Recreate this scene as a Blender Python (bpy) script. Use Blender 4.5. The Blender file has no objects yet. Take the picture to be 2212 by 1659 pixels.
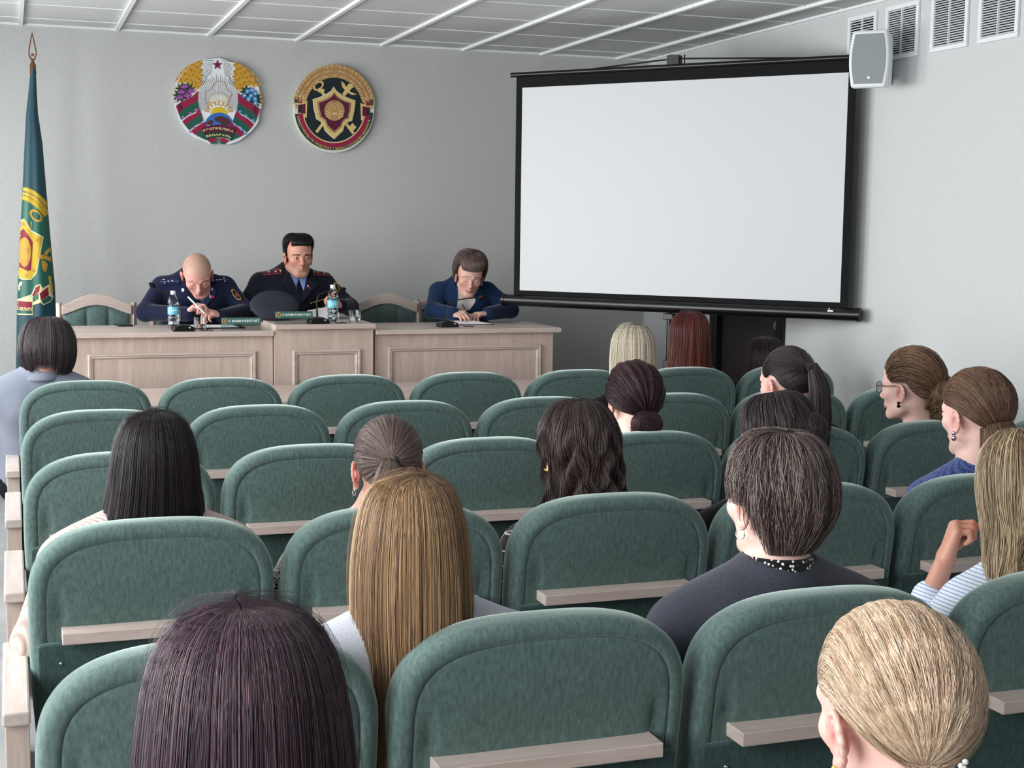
import bpy, bmesh, math, random
import numpy as np
from mathutils import Vector, Matrix
from mathutils.bvhtree import BVHTree

PI = math.pi
S = bpy.context.scene
COL = S.collection
rnd = random.Random(7)
nrg = np.random.default_rng(11)

# ------------------------------------------------------------ camera
FPX, YAW, PITCH, ROLL, EYE = 3051.99, .3412, .1088, .013, 1.6
_f = np.array([math.sin(YAW)*math.cos(PITCH), math.cos(YAW)*math.cos(PITCH), -math.sin(PITCH)])
_r0 = np.array([math.cos(YAW), -math.sin(YAW), 0.0]); _u0 = np.cross(_r0, _f)
_r = math.cos(ROLL)*_r0 + math.sin(ROLL)*_u0
_u = -math.sin(ROLL)*_r0 + math.cos(ROLL)*_u0
cam_data = bpy.data.cameras.new('camera'); cam = bpy.data.objects.new('camera', cam_data); COL.objects.link(cam)
cam_data.sensor_width = 36.0; cam_data.lens = FPX/2212*36.0; cam_data.clip_start = .05
cam.matrix_world = Matrix(((_r[0], _u[0], -_f[0], 0), (_r[1], _u[1], -_f[1], 0), (_r[2], _u[2], -_f[2], EYE), (0, 0, 0, 1)))
S.camera = cam
# measuring aid: where a photo pixel lands on the plane Y = const (used to copy drawings onto walls)
def atY(x, y, Y):
    d = (x-1106)/FPX*_r - (y-829.5)/FPX*_u + _f
    P = d*Y/d[1]; return (P[0], Y, P[2]+EYE)

# ------------------------------------------------------------ room numbers, world, light
XR, YF, ZC, XL, YB = 4.164, 9.0, 2.762, -1.35, -2.6
w = bpy.data.worlds.new('world'); S.world = w; w.use_nodes = True
w.node_tree.nodes['Background'].inputs[0].default_value = (.97, .99, 1, 1)
w.node_tree.nodes['Background'].inputs[1].default_value = 1.5
S.view_settings.view_transform = 'Standard'; S.view_settings.look = 'None'
S.view_settings.gamma = 1; S.view_settings.use_curve_mapping = False
S.view_settings.exposure = 0.42
WINDOWS = [(-2.2, -.5), (.1, 1.8), (2.4, 4.1), (4.7, 6.4), (6.9, 8.3)]
WZ0, WZ1 = .85, 2.45
def area(name, loc, size, sy, power, direction, color=(1, 1, 1), spread=PI):
    l = bpy.data.lights.new(name, 'AREA'); l.shape = 'RECTANGLE'; l.size = size; l.size_y = sy
    l.energy = power; l.color = color; l.spread = spread
    o = bpy.data.objects.new(name, l); COL.objects.link(o); o.location = loc
    o.rotation_euler = Vector(direction).to_track_quat('-Z', 'Y').to_euler()
    return o
WPOW = [6, 52, 52, 58, 44]
for (a, b), pw in zip(WINDOWS, WPOW):
    area('window_daylight', (XL-.12, (a+b)/2, (WZ0+WZ1)/2), WZ1-WZ0, b-a, pw, (1, 0, -.24), (1, 1, 1), math.radians(150))

# ------------------------------------------------------------ materials
def lin(c):
    c = np.asarray(c, float)/255.0
    return tuple(np.where(c <= .04045, c/12.92, ((c+.055)/1.055)**2.4))
def new_mat(name):
    m = bpy.data.materials.new(name); m.use_nodes = True
    nt = m.node_tree; b = nt.nodes['Principled BSDF']; return m, nt, b
def mat(name, rgb, rough=.6, metal=0, spec=.5, noise=0, nscale=20, bump=0, bscale=80, sheen=0, coat=0, stretch=(1, 1, 1), sheen_tint=None, detail=6, bdist=.01):
    m, nt, b = new_mat(name); c = lin(rgb)
    b.inputs['Base Color'].default_value = (*c, 1); b.inputs['Roughness'].default_value = rough
    b.inputs['Metallic'].default_value = metal; b.inputs['Specular IOR Level'].default_value = spec
    b.inputs['Sheen Weight'].default_value = sheen; b.inputs['Coat Weight'].default_value = coat
    b.inputs['Sheen Roughness'].default_value = .4
    if sheen_tint: b.inputs['Sheen Tint'].default_value = (*lin(sheen_tint), 1)
    tc = nt.nodes.new('ShaderNodeTexCoord'); mp = nt.nodes.new('ShaderNodeMapping')
    mp.inputs['Scale'].default_value = stretch; nt.links.new(tc.outputs['Object'], mp.inputs[0])
    n = nt.nodes.new('ShaderNodeTexNoise'); n.inputs['Scale'].default_value = nscale; n.inputs['Detail'].default_value = detail
    nt.links.new(mp.outputs[0], n.inputs['Vector'])
    mx = nt.nodes.new('ShaderNodeMix'); mx.data_type = 'RGBA'
    mx.inputs['A'].default_value = (*[v*(1-noise) for v in c], 1); mx.inputs['B'].default_value = (*[min(1, v*(1+noise)) for v in c], 1)
    rr = nt.nodes.new('ShaderNodeMapRange'); rr.inputs['From Min'].default_value = .3; rr.inputs['From Max'].default_value = .7
    nt.links.new(n.outputs['Fac'], rr.inputs['Value']); nt.links.new(rr.outputs[0], mx.inputs['Factor'])
    nt.links.new(mx.outputs['Result'], b.inputs['Base Color'])
    if bump:
        n2 = nt.nodes.new('ShaderNodeTexNoise'); n2.inputs['Scale'].default_value = bscale; n2.inputs['Detail'].default_value = 3
        nt.links.new(mp.outputs[0], n2.inputs['Vector'])
        bp = nt.nodes.new('ShaderNodeBump'); bp.inputs['Strength'].default_value = bump; bp.inputs['Distance'].default_value = bdist
        nt.links.new(n2.outputs['Fac'], bp.inputs['Height']); nt.links.new(bp.outputs[0], b.inputs['Normal'])
    return m
def attr_mat(name, rough=.5, spec=.5, attr='hcol', sss=0, bump=0, bscale=300, aniso=0, sheen=0):
    m, nt, b = new_mat(name)
    a = nt.nodes.new('ShaderNodeAttribute'); a.attribute_name = attr
    nt.links.new(a.outputs['Color'], b.inputs['Base Color'])
    b.inputs['Roughness'].default_value = rough; b.inputs['Specular IOR Level'].default_value = spec
    b.inputs['Sheen Weight'].default_value = sheen
    if sss:
        b.inputs['Subsurface Weight'].default_value = sss; b.inputs['Subsurface Radius'].default_value = (.012, .005, .003)
        b.inputs['Subsurface Scale'].default_value = 1
    if bump:
        n = nt.nodes.new('ShaderNodeTexNoise'); n.inputs['Scale'].default_value = bscale
        bp = nt.nodes.new('ShaderNodeBump'); bp.inputs['Strength'].default_value = bump; bp.inputs['Distance'].default_value = .002
        nt.links.new(n.outputs['Fac'], bp.inputs['Height']); nt.links.new(bp.outputs[0], b.inputs['Normal'])
    return m
def wood(name, rgb, rgb2, axis=2, scale=9, rough=.38):
    m, nt, b = new_mat(name)
    tc = nt.nodes.new('ShaderNodeTexCoord'); mp = nt.nodes.new('ShaderNodeMapping')
    sc = [scale, scale, scale]; sc[axis] = scale*.09
    mp.inputs['Scale'].default_value = sc; nt.links.new(tc.outputs['Object'], mp.inputs[0])
    n = nt.nodes.new('ShaderNodeTexNoise'); n.inputs['Scale'].default_value = 1.6; n.inputs['Detail'].default_value = 7
    n.inputs['Distortion'].default_value = 1.6; n.inputs['Roughness'].default_value = .62
    nt.links.new(mp.outputs[0], n.inputs['Vector'])
    n2 = nt.nodes.new('ShaderNodeTexNoise'); n2.inputs['Scale'].default_value = 22; n2.inputs['Detail'].default_value = 2
    nt.links.new(mp.outputs[0], n2.inputs['Vector'])
    ad = nt.nodes.new('ShaderNodeMath'); ad.operation = 'MULTIPLY_ADD'; ad.inputs[1].default_value = .35
    nt.links.new(n2.outputs['Fac'], ad.inputs[0]); nt.links.new(n.outputs['Fac'], ad.inputs[2])
    rr = nt.nodes.new('ShaderNodeMapRange'); rr.inputs['From Min'].default_value = .45; rr.inputs['From Max'].default_value = .9
    nt.links.new(ad.outputs[0], rr.inputs['Value'])
    mx = nt.nodes.new('ShaderNodeMix'); mx.data_type = 'RGBA'
    mx.inputs['A'].default_value = (*lin(rgb), 1); mx.inputs['B'].default_value = (*lin(rgb2), 1)
    nt.links.new(rr.outputs[0], mx.inputs['Factor']); nt.links.new(mx.outputs['Result'], b.inputs['Base Color'])
    b.inputs['Roughness'].default_value = rough; b.inputs['Specular IOR Level'].default_value = .4
    return m
def glass_mat(name, rgb=(245, 250, 250), rough=.0, ior=1.45):
    m, nt, b = new_mat(name)
    b.inputs['Base Color'].default_value = (*lin(rgb), 1); b.inputs['Transmission Weight'].default_value = 1
    b.inputs['Roughness'].default_value = rough; b.inputs['IOR'].default_value = ior
    return m
def pattern_mat(name, kind, c1, c2, scale=60, rough=.85):
    m, nt, b = new_mat(name); L = nt.links.new
    tc = nt.nodes.new('ShaderNodeTexCoord'); sp = nt.nodes.new('ShaderNodeSeparateXYZ'); L(tc.outputs['Object'], sp.inputs[0])
    def M(op, a, b_=None, v=None):
        n = nt.nodes.new('ShaderNodeMath'); n.operation = op
        L(a, n.inputs[0])
        if b_ is not None: L(b_, n.inputs[1])
        if v is not None: n.inputs[1].default_value = v
        return n.outputs[0]
    bumpsrc = None
    if kind == 'rib':          # vertical knitted ribs
        ang = M('ADD', sp.outputs['X'], M('MULTIPLY', sp.outputs['Y'], v=.8))
        f = M('SINE', M('MULTIPLY', ang, v=scale)); fac = M('MULTIPLY_ADD', f, v=.5); fac.node.inputs[2].default_value = .5; bumpsrc = fac
    elif kind == 'stripe':     # thin slanting shirt stripes
        f = M('FRACT', M('MULTIPLY', M('ADD', sp.outputs['Z'], M('MULTIPLY', sp.outputs['X'], v=.35)), v=scale)); fac = M('LESS_THAN', f, v=.3)
    elif kind == 'plaid':
        fx = M('LESS_THAN', M('FRACT', M('MULTIPLY', M('ADD', sp.outputs['X'], M('MULTIPLY', sp.outputs['Y'], v=.7)), v=scale)), v=.09)
        fz = M('LESS_THAN', M('FRACT', M('MULTIPLY', M('SUBTRACT', sp.outputs['Z'], M('MULTIPLY', sp.outputs['X'], v=.25)), v=scale)), v=.09)
        fac = M('MAXIMUM', fx, fz)
    elif kind == 'dots':
        v = nt.nodes.new('ShaderNodeTexVoronoi'); v.inputs['Scale'].default_value = scale; L(tc.outputs['Object'], v.inputs['Vector'])
        fac = M('LESS_THAN', v.outputs['Distance'], v=.33)
    elif kind == 'weave':
        mp = nt.nodes.new('ShaderNodeMapping'); mp.inputs['Rotation'].default_value = (.3, .5, .6); L(tc.outputs['Object'], mp.inputs[0])
        v = nt.nodes.new('ShaderNodeTexChecker'); v.inputs['Scale'].default_value = scale; L(mp.outputs[0], v.inputs['Vector'])
        n = nt.nodes.new('ShaderNodeTexNoise'); n.inputs['Scale'].default_value = scale*.9; L(tc.outputs['Object'], n.inputs['Vector'])
        fac = M('MULTIPLY', v.outputs['Fac'], n.outputs['Fac']); bumpsrc = fac
    else:                      # mottle
        v = nt.nodes.new('ShaderNodeTexVoronoi'); v.feature = 'DISTANCE_TO_EDGE'; v.inputs['Scale'].default_value = scale; L(tc.outputs['Object'], v.inputs['Vector'])
        fac = M('LESS_THAN', v.outputs['Distance'], v=.13)
    mx = nt.nodes.new('ShaderNodeMix'); mx.data_type = 'RGBA'; mx.inputs['A'].default_value = (*lin(c1), 1); mx.inputs['B'].default_value = (*lin(c2), 1)
    L(fac, mx.inputs['Factor']); L(mx.outputs['Result'], b.inputs['Base Color'])
    b.inputs['Roughness'].default_value = rough; b.inputs['Specular IOR Level'].default_value = .2; b.inputs['Sheen Weight'].default_value = .15
    if bumpsrc is not None:
        bp = nt.nodes.new('ShaderNodeBump'); bp.inputs['Strength'].default_value = .5; bp.inputs['Distance'].default_value = .003
        L(bumpsrc, bp.inputs['Height']); L(bp.outputs[0], b.inputs['Normal'])
    return m

M = {}
M['wall'] = mat('wall_paper', (196, 198, 197), .85, spec=.2, noise=.02, nscale=40, bump=.45, bscale=125, bdist=.005)
M['wall_smooth'] = mat('wall_paint', (203, 206, 207), .8, spec=.2, noise=.015, nscale=30, bump=.12, bscale=160, bdist=.004)
M['ceil'] = mat('ceiling_tile', (206, 208, 208), .9, spec=.15, noise=.02, bump=.1, bscale=200, bdist=.003)
M['white'] = mat('white_plastic', (232, 236, 238), .45)
M['grid'] = mat('white_grid', (240, 243, 244), .35)
M['floor'] = mat('floor_tile', (160, 163, 165), .3, noise=.12, nscale=9)
M['black'] = mat('black_satin', (9, 10, 13), .32)
M['blackm'] = mat('black_matte', (10, 11, 14), .75, spec=.2)
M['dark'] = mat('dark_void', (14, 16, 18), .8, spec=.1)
M['screen'] = mat('screen_fabric', (210, 213, 215), .7, spec=.3)
M['chrome'] = mat('chrome', (215, 215, 215), .2, metal=1)
M['steel'] = mat('steel', (150, 152, 155), .35, metal=1)
M['gold'] = mat('gold', (214, 176, 96), .35, metal=.6)
M['velvet'] = mat('green_velvet', (82, 102, 99), .9, spec=.15, noise=.26, nscale=110, stretch=(1.5, 1, .55), bump=.25, bscale=400, sheen=1.0, sheen_tint=(212, 232, 226), bdist=.002)
M['velvet2'] = mat('green_velvet_panel', (62, 82, 80), .9, spec=.15, noise=.26, nscale=110, stretch=(1.5, 1, .55), bump=.25, bscale=400, sheen=.5, sheen_tint=(190, 235, 222), bdist=.002)
M['thread'] = mat('seam_thread', (52, 78, 73), .9, spec=.1)
M['ash'] = wood('ash_wood_vertical', (203, 186, 176), (176, 156, 146), 2)
M['ashx'] = wood('ash_wood_across', (206, 192, 184), (178, 160, 152), 0)
M['ashy'] = wood('ash_wood_along', (208, 198, 192), (180, 166, 158), 1)
M['wenge'] = wood('wenge_wood', (46, 40, 42), (26, 23, 25), 1, scale=14, rough=.5)
M['paper'] = mat('paper', (236, 238, 240), .8, spec=.2)
M['glass'] = glass_mat('clear_glass')
M['pet'] = glass_mat('clear_plastic', (235, 245, 248), .02, 1.3)
M['water'] = glass_mat('water', (240, 250, 255), 0, 1.33)
M['skin'] = attr_mat('skin', .48, .4, 'hcol', sss=.12, bump=.15)
M['hair'] = attr_mat('hair', .38, .38, 'hcol')
M['wall_back'] = mat('rear_wall_darkened', (84, 86, 88), .85, spec=.2)  # wall out of view, colour darkened to cut bounce light and raise contrast

# ------------------------------------------------------------ object helpers
def tag(o, label=None, cat=None, group=None, kind=None):
    if label: o['label'] = label
    if cat: o['category'] = cat
    if group: o['group'] = group
    if kind: o['kind'] = kind
    return o
def empty(name, loc, label=None, cat=None, group=None, rz=0):
    o = bpy.data.objects.new(name, None); COL.objects.link(o); o.location = loc; o.rotation_euler = (0, 0, rz)
    o.empty_display_size = .05
    return tag(o, label, cat, group)
def link_mesh(name, me, m, parent=None, loc=None, smooth=False):
    o = bpy.data.objects.new(name, me); COL.objects.link(o)
    if m is not None:
        for mm in (m if isinstance(m, (list, tuple)) else [m]): me.materials.append(mm)
    if parent is not None: o.parent = parent
    if loc is not None: o.location = loc
    if smooth: me.polygons.foreach_set('use_smooth', [True]*len(me.polygons))
    return o
def np_mesh(name, V, F):
    """V (n,3), F (m,k) constant k"""
    me = bpy.data.meshes.new(name); V = np.ascontiguousarray(V, np.float32); F = np.ascontiguousarray(F, np.int32)
    k = F.shape[1]
    me.vertices.add(len(V)); me.vertices.foreach_set('co', V.ravel())
    me.loops.add(F.size); me.loops.foreach_set('vertex_index', F.ravel())
    me.polygons.add(len(F)); me.polygons.foreach_set('loop_start', np.arange(0, F.size, k, dtype=np.int32))
    me.update(calc_edges=True); me.validate(); return me
def set_col(me, C):
    a = me.color_attributes.new('hcol', 'FLOAT_COLOR', 'POINT')
    C4 = np.ones((len(C), 4), np.float32); C4[:, :3] = C; a.data.foreach_set('color', C4.ravel())
class B:
    """collects simple solids; .obj() links them as one mesh. Coordinates are world unless base is given"""
    def __init__(s): s.v = []; s.f = []; s.mi = []; s.cur = 0
    def add(s, vs, fs):
        n = len(s.v); s.v += [tuple(p) for p in vs]; s.f += [tuple(i+n for i in q) for q in fs]; s.mi += [s.cur]*len(fs); return s
    def box(s, x0, x1, y0, y1, z0, z1):
        return s.add([(x0, y0, z0), (x1, y0, z0), (x1, y1, z0), (x0, y1, z0), (x0, y0, z1), (x1, y0, z1), (x1, y1, z1), (x0, y1, z1)],
                     [(0, 3, 2, 1), (4, 5, 6, 7), (0, 1, 5, 4), (1, 2, 6, 5), (2, 3, 7, 6), (3, 0, 4, 7)])
    def obox(s, c, ux, uy, uz, sx, sy, sz):
        c, ux, uy, uz = map(lambda q: np.asarray(q, float), (c, ux, uy, uz)); P = []
        for dz in (-1, 1):
            for dx, dy in ((-1, -1), (1, -1), (1, 1), (-1, 1)): P.append(c+ux*dx*sx/2+uy*dy*sy/2+uz*dz*sz/2)
        return s.add(P, [(0, 3, 2, 1), (4, 5, 6, 7), (0, 1, 5, 4), (1, 2, 6, 5), (2, 3, 7, 6), (3, 0, 4, 7)])
    def tube(s, pts, r, n=10, caps=True):
        pts = [np.asarray(p, float) for p in pts]; rs = r if isinstance(r, (list, tuple, np.ndarray)) else [r]*len(pts)
        V = []; up = None
        for i, p in enumerate(pts):
            t = pts[min(i+1, len(pts)-1)]-pts[max(i-1, 0)]; t = t/(np.linalg.norm(t)+1e-12)
            if up is None: up = np.cross(t, (0, 0, 1) if abs(t[2]) < .9 else (1, 0, 0))
            up = up-t*(up@t); up /= np.linalg.norm(up)+1e-12; b = np.cross(t, up)
            for k in range(n):
                a = 2*PI*k/n; V.append(p+rs[i]*(math.cos(a)*up+math.sin(a)*b))
        F = [(i*n+k, i*n+(k+1) % n, (i+1)*n+(k+1) % n, (i+1)*n+k) for i in range(len(pts)-1) for k in range(n)]
        if caps: F += [tuple(range(n-1, -1, -1)), tuple((len(pts)-1)*n+k for k in range(n))]
        return s.add(V, F)
    def cyl(s, a, b, r, r2=None, n=20): return s.tube([a, b], [r, r if r2 is None else r2], n)
    def lathe(s, prof, c=(0, 0, 0), n=32, sx=1, sy=1):
        V = []; F = []
        for r, z in prof:
            for k in range(n):
                a = 2*PI*k/n; V.append((c[0]+sx*r*math.cos(a), c[1]+sy*r*math.sin(a), c[2]+z))
        for i in range(len(prof)-1):
            for k in range(n): F.append((i*n+k, i*n+(k+1) % n, (i+1)*n+(k+1) % n, (i+1)*n+k))
        return s.add(V, F)
    def ball(s, c, r, n=14, m=9, sc=(1, 1, 1)):
        V = []; F = []
        for i in range(m+1):
            t = PI*i/m
            for k in range(n):
                a = 2*PI*k/n; V.append((c[0]+r*sc[0]*math.sin(t)*math.cos(a), c[1]+r*sc[1]*math.sin(t)*math.sin(a), c[2]-r*sc[2]*math.cos(t)))
        for i in range(m):
            for k in range(n): F.append((i*n+k, i*n+(k+1) % n, (i+1)*n+(k+1) % n, (i+1)*n+k))
        return s.add(V, F)
    def prism(s, poly, o, ux, uz, nrm, thick, off=0):
        """poly in 2D on plane (o,ux,uz), extruded along nrm from off to off+thick"""
        o, ux, uz, nrm = map(lambda q: np.asarray(q, float), (o, ux, uz, nrm)); n = len(poly)
        a = [o+ux*p[0]+uz*p[1]+nrm*off for p in poly]; b = [q+nrm*thick for q in a]
        ar = sum(poly[i][0]*poly[(i+1) % n][1]-poly[(i+1) % n][0]*poly[i][1] for i in range(n))
        flip = (np.dot(np.cross(ux, uz), nrm) > 0) == (ar > 0)
        top = tuple(range(n, 2*n)); bot = tuple(range(n-1, -1, -1))
        F = [top, bot]+[(i, (i+1) % n, n+(i+1) % n, n+i) for i in range(n)]
        if not flip: F = [tuple(reversed(q)) for q in F]
        return s.add(a+b, F)
    def obj(s, name, m, parent=None, base=None, smooth=False, bevel=0, seg=2, clean=False):
        base = np.zeros(3) if base is None else np.asarray(base, float)
        me = bpy.data.meshes.new(name); me.from_pydata([tuple(np.asarray(p)-base) for p in s.v], [], s.f)
        if clean or smooth:
            bm = bmesh.new(); bm.from_mesh(me); bmesh.ops.remove_doubles(bm, verts=bm.verts, dist=1e-6)
            bm.to_mesh(me); bm.free()
        me.update()
        o = link_mesh(name, me, m, parent)
        if not clean and not smooth and any(s.mi): me.polygons.foreach_set('material_index', s.mi)
        if parent is None: o.location = tuple(base)
        if smooth:
            me.polygons.foreach_set('use_smooth', [True]*len(me.polygons))
            try: me.set_sharp_from_angle(angle=math.radians(40))
            except Exception: pass
        if bevel:
            b = o.modifiers.new('Bevel', 'BEVEL'); b.width = bevel; b.segments = seg; b.limit_method = 'ANGLE'; b.angle_limit = math.radians(35)
        return o
def struct(o, **kw): o['kind'] = 'structure'; return o
# ============================================================ the room
def wall_with_holes(name, axis, pos, thick, a0, a1, z0, z1, holes, m):
    """a wall along one axis, boxes around rectangular holes (b0,b1,c0,c1)"""
    b = B(); cuts = sorted(holes)
    def put(u0, u1, v0, v1):
        if u1-u0 < 1e-4 or v1-v0 < 1e-4: return
        if axis == 'y': b.box(min(pos, pos+thick), max(pos, pos+thick), u0, u1, v0, v1)
        else: b.box(u0, u1, min(pos, pos+thick), max(pos, pos+thick), v0, v1)
    u = a0
    for (h0, h1, c0, c1) in cuts:
        put(u, h0, z0, z1); put(h0, h1, z0, c0); put(h0, h1, c1, z1); u = h1
    put(u, a1, z0, z1)
    return struct(b.obj(name, m))
DOOR = (7.12, 7.93)
wall_with_holes('wall_front', 'x', YF, .15, XL, XR, 0, ZC, [], M['wall'])
wall_with_holes('wall_right', 'y', XR, .15, YB, YF+.15, 0, ZC, [(DOOR[0], DOOR[1], 0, 2.05)], M['wall_smooth'])
wall_with_holes('wall_left', 'y', XL, -.3, YB, YF+.15, 0, ZC, [(a, b, WZ0, WZ1) for a, b in WINDOWS], M['wall'])
wall_with_holes('wall_back', 'x', YB, -.15, XL, XR, 0, ZC, [], M['wall_back'])
struct(B().box(XL-.3, XR+.15, YB-.15, YF+.15, -.1, 0).obj('floor', M['floor']))
# windows: frame with one mullion and a pane
for i, (a, b) in enumerate(WINDOWS):
    f = B(); x0, x1 = XL-.12, XL-.06; t = .055
    for q in ((a, b, WZ0, WZ0+t), (a, b, WZ1-t, WZ1), (a, a+t, WZ0+t, WZ1-t), (b-t, b, WZ0+t, WZ1-t), ((a+b)/2-t/2, (a+b)/2+t/2, WZ0+t, WZ1-t)):
        f.box(x0, x1, *q)
    fo = struct(f.obj('window_%d' % (i+1), M['white'], bevel=.004))
    B().box(XL-.05, XL+.12, a-.05, b+.05, WZ0-.04, WZ0-.001).obj('window_sill', M['white'], fo, bevel=.006)
# door in the right wall
d = B().box(XR+.03, XR+.07, DOOR[0]+.045, DOOR[1]-.045, .006, 2.0)
do = struct(d.obj('door_1', M['wenge']))
fr = B()
fr.box(XR-.012, XR+.15, DOOR[0], DOOR[0]+.045, 0, 2.05); fr.box(XR-.012, XR+.15, DOOR[1]-.045, DOOR[1], 0, 2.05); fr.box(XR-.012, XR+.15, DOOR[0]+.045, DOOR[1]-.045, 2.003, 2.05)
for a, b_ in ((DOOR[0]-.05, DOOR[0]), (DOOR[1], DOOR[1]+.05)): fr.box(XR-.014, XR-.002, a, b_, 0, 2.1)
fr.box(XR-.014, XR-.002, DOOR[0], DOOR[1], 2.05, 2.1)
fr.obj('door_frame', M['black'], do, bevel=.002)
k = B().cyl((XR+.03, 7.215, 1.065), (XR+.018, 7.215, 1.065), .026, n=24); k.cyl((XR+.018, 7.215, 1.065), (XR+.012, 7.215, 1.065), .011, n=16)
k.cyl((XR+.03, 7.2, 1.19), (XR+.02, 7.2, 1.19), .006, n=10)
ko = k.obj('door_lock', M['chrome'], do, smooth=True); ko['label'] = 'chrome lock escutcheon'
# recess behind the door frame
struct(B().box(XR+.15, XR+.17, DOOR[0]-.1, DOOR[1]+.1, 0, 2.15).obj('wall_behind_door', M['dark']))

# ceiling: tiles on a T-bar grid, tiles lie a little above the bars
TS = .547; X0 = .09-TS*3
cb = B().box(XL-.3, XR+.15, YB-.15, YF+.15, ZC+.012, ZC+.1); struct(cb.obj('ceiling', M['ceil']))
g = B(); k = 0
x = X0
while x < XR:
    if x > XL: g.box(x-.012, x+.012, YB, YF, ZC-.006, ZC+.011)
    x += TS
y = 8.73; cross = []
while y > YB:
    xx = X0
    while xx < XR:
        g.box(max(xx+.012, XL), min(xx+TS-.012, XR), y-.004, y+.004, ZC+.006, ZC+.011)
        xx += TS
    y -= TS
g.box(XL, XR, YF-.02, YF, ZC-.002, ZC+.011); g.box(XR-.02, XR, YB, YF-.02, ZC-.002, ZC+.011)
struct(g.obj('trim_1', M['grid'])); bpy.data.objects['trim_1']['label'] = 'white T-bar ceiling grid'
struct(B().box(XR-.013, XR, YB, DOOR[0]-.05, 0, .07).box(XR-.013, XR, DOOR[1]+.05, YF, 0, .07).obj('baseboard_right', M['wenge']))
struct(B().box(XL, XR-.013, YF-.013, YF, 0, .07).obj('baseboard_front', M['wenge']))
struct(B().box(.0, 3.15, 7.40, YF-.013, 0, .25).obj('floor_platform', M['floor'], bevel=.004))
PLAT = .25

# ------------------------------------------------------------ four vents high on the right wall
VENTS = [((6.268, 6.527), (2.42, 2.722), 'half hidden behind the wall loudspeaker'), ((5.912, 6.188), (2.461, 2.727), 'just right of the wall loudspeaker'),
         ((5.535, 5.812), (2.462, 2.728), 'second from the right edge'), ((5.186, 5.459), (2.463, 2.728), 'nearest the picture edge')]
for (y0, y1), (z0, z1), where in VENTS:
    e = empty('air_vent', (XR, (y0+y1)/2, z0), 'white louvred air vent grille high on the right wall, '+where, 'vent', 'air vents on the right wall')
    bs = (XR, (y0+y1)/2, z0); t = .022
    f = B()
    for q in ((y0, y1, z0, z0+t), (y0, y1, z1-t, z1), (y0, y0+t, z0+t, z1-t), (y1-t, y1, z0+t, z1-t)): f.box(XR-.014, XR, *q)
    f.obj('frame', M['white'], e, bs, bevel=.003)
    f = B().box(XR-.003, XR, y0+t, y1-t, z0+t, z1-t); f.obj('backing', M['dark'], e, bs)
    f = B(); n = 20
    for i in range(n):
        z = z0+t+(z1-z0-2*t)*(i+.5)/n
        f.obox((XR-.007, (y0+y1)/2, z), (.8, 0, .55), (0, 1, 0), (-.55, 0, .8), .011, y1-y0-2*t, .0024)
    f.obj('louvres', M['white'], e, bs)
    B().box(XR-.014, XR-.003, (y0+y1)/2-.002, (y0+y1)/2+.002, z0+t, z1-t).obj('centre_bar', M['white'], e, bs)
# ------------------------------------------------------------ loudspeaker on the right wall, turned to the room
def rz2(a): return np.array([math.cos(a), math.sin(a), 0.]), np.array([-math.sin(a), math.cos(a), 0.])
sc = np.array([3.955, 6.0, 2.44]); a = math.radians(-47)
ux, uy = rz2(a); uz = np.array([0, 0, 1.]); fwd = -uy
e = empty('wall_loudspeaker', (XR, 6.0, sc[2]-.15), 'white wall-mounted loudspeaker with grey grille beside the screen top corner', 'loudspeaker')
bs = (XR, 6.0, sc[2]-.15)
def barrel(w0, w1, h, n=14):
    p = [(-(w0+(w1-w0)*math.sin(PI*i/n))/2, -h/2+h*i/n) for i in range(n+1)]
    return p+[(-x, z) for x, z in reversed(p)]
B().prism(barrel(.165, .195, .272), sc, ux, uz, fwd, .05, 0).obj('cabinet', M['white'], e, bs, bevel=.012, seg=3)
B().prism([(x*.82, z*.94) for x, z in barrel(.2, .21, .27)], sc, ux, uz, fwd, -.085, 0).obj('cabinet_back', M['white'], e, bs, bevel=.008)
gm = mat('speaker_grille', (140, 148, 150), .7, noise=.05, nscale=500)
B().prism(barrel(.135, .163, .236), sc, ux, uz, fwd, .004, .0495).obj('grille', gm, e, bs)
B().cyl(sc+fwd*.052-uz*.09+ux*.004, sc+fwd*.056-uz*.09+ux*.004, .007).obj('logo_dot', M['white'], e, bs)
B().obox((4.07, 6.09, sc[2]), (.75, .66, 0), (-.66, .75, 0), uz, .13, .03, .16).obj('wall_bracket', M['white'], e, bs).data
B().box(XR-.03, XR-.001, 6.12, 6.22, sc[2]-.10, sc[2]+.10).obj('mounting_plate', M['white'], e, bs, bevel=.004)
pts = B()
for dz in (.075, 0, -.075): pts.cyl(sc+ux*.056-fwd*.03+uz*dz, sc+ux*.062-fwd*.03+uz*dz, .006, n=10)
pts.obj('screw_cover', M['blackm'], e, bs)
# ------------------------------------------------------------ socket
e = empty('wall_socket', (XR, 5.86, 1.0), 'white power socket on the right wall above the curly-haired person', 'socket'); bs = (XR, 5.86, 1.0)
B().box(XR-.01, XR, 5.82, 5.90, .985, 1.065).obj('plate', M['white'], e, bs, bevel=.003)
s_ = B(); s_.cyl((XR-.0105, 5.86, 1.025), (XR-.013, 5.86, 1.025), .024, n=24)
s_.obj('socket_face', mat('socket_grey', (190, 192, 195), .5), e, bs)
s_ = B(); [s_.cyl((XR-.012, 5.86+q, 1.025), (XR-.0145, 5.86+q, 1.025), .003, n=8) for q in (-.009, .009)]
s_.obj('pin_hole', M['blackm'], e, bs)

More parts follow.
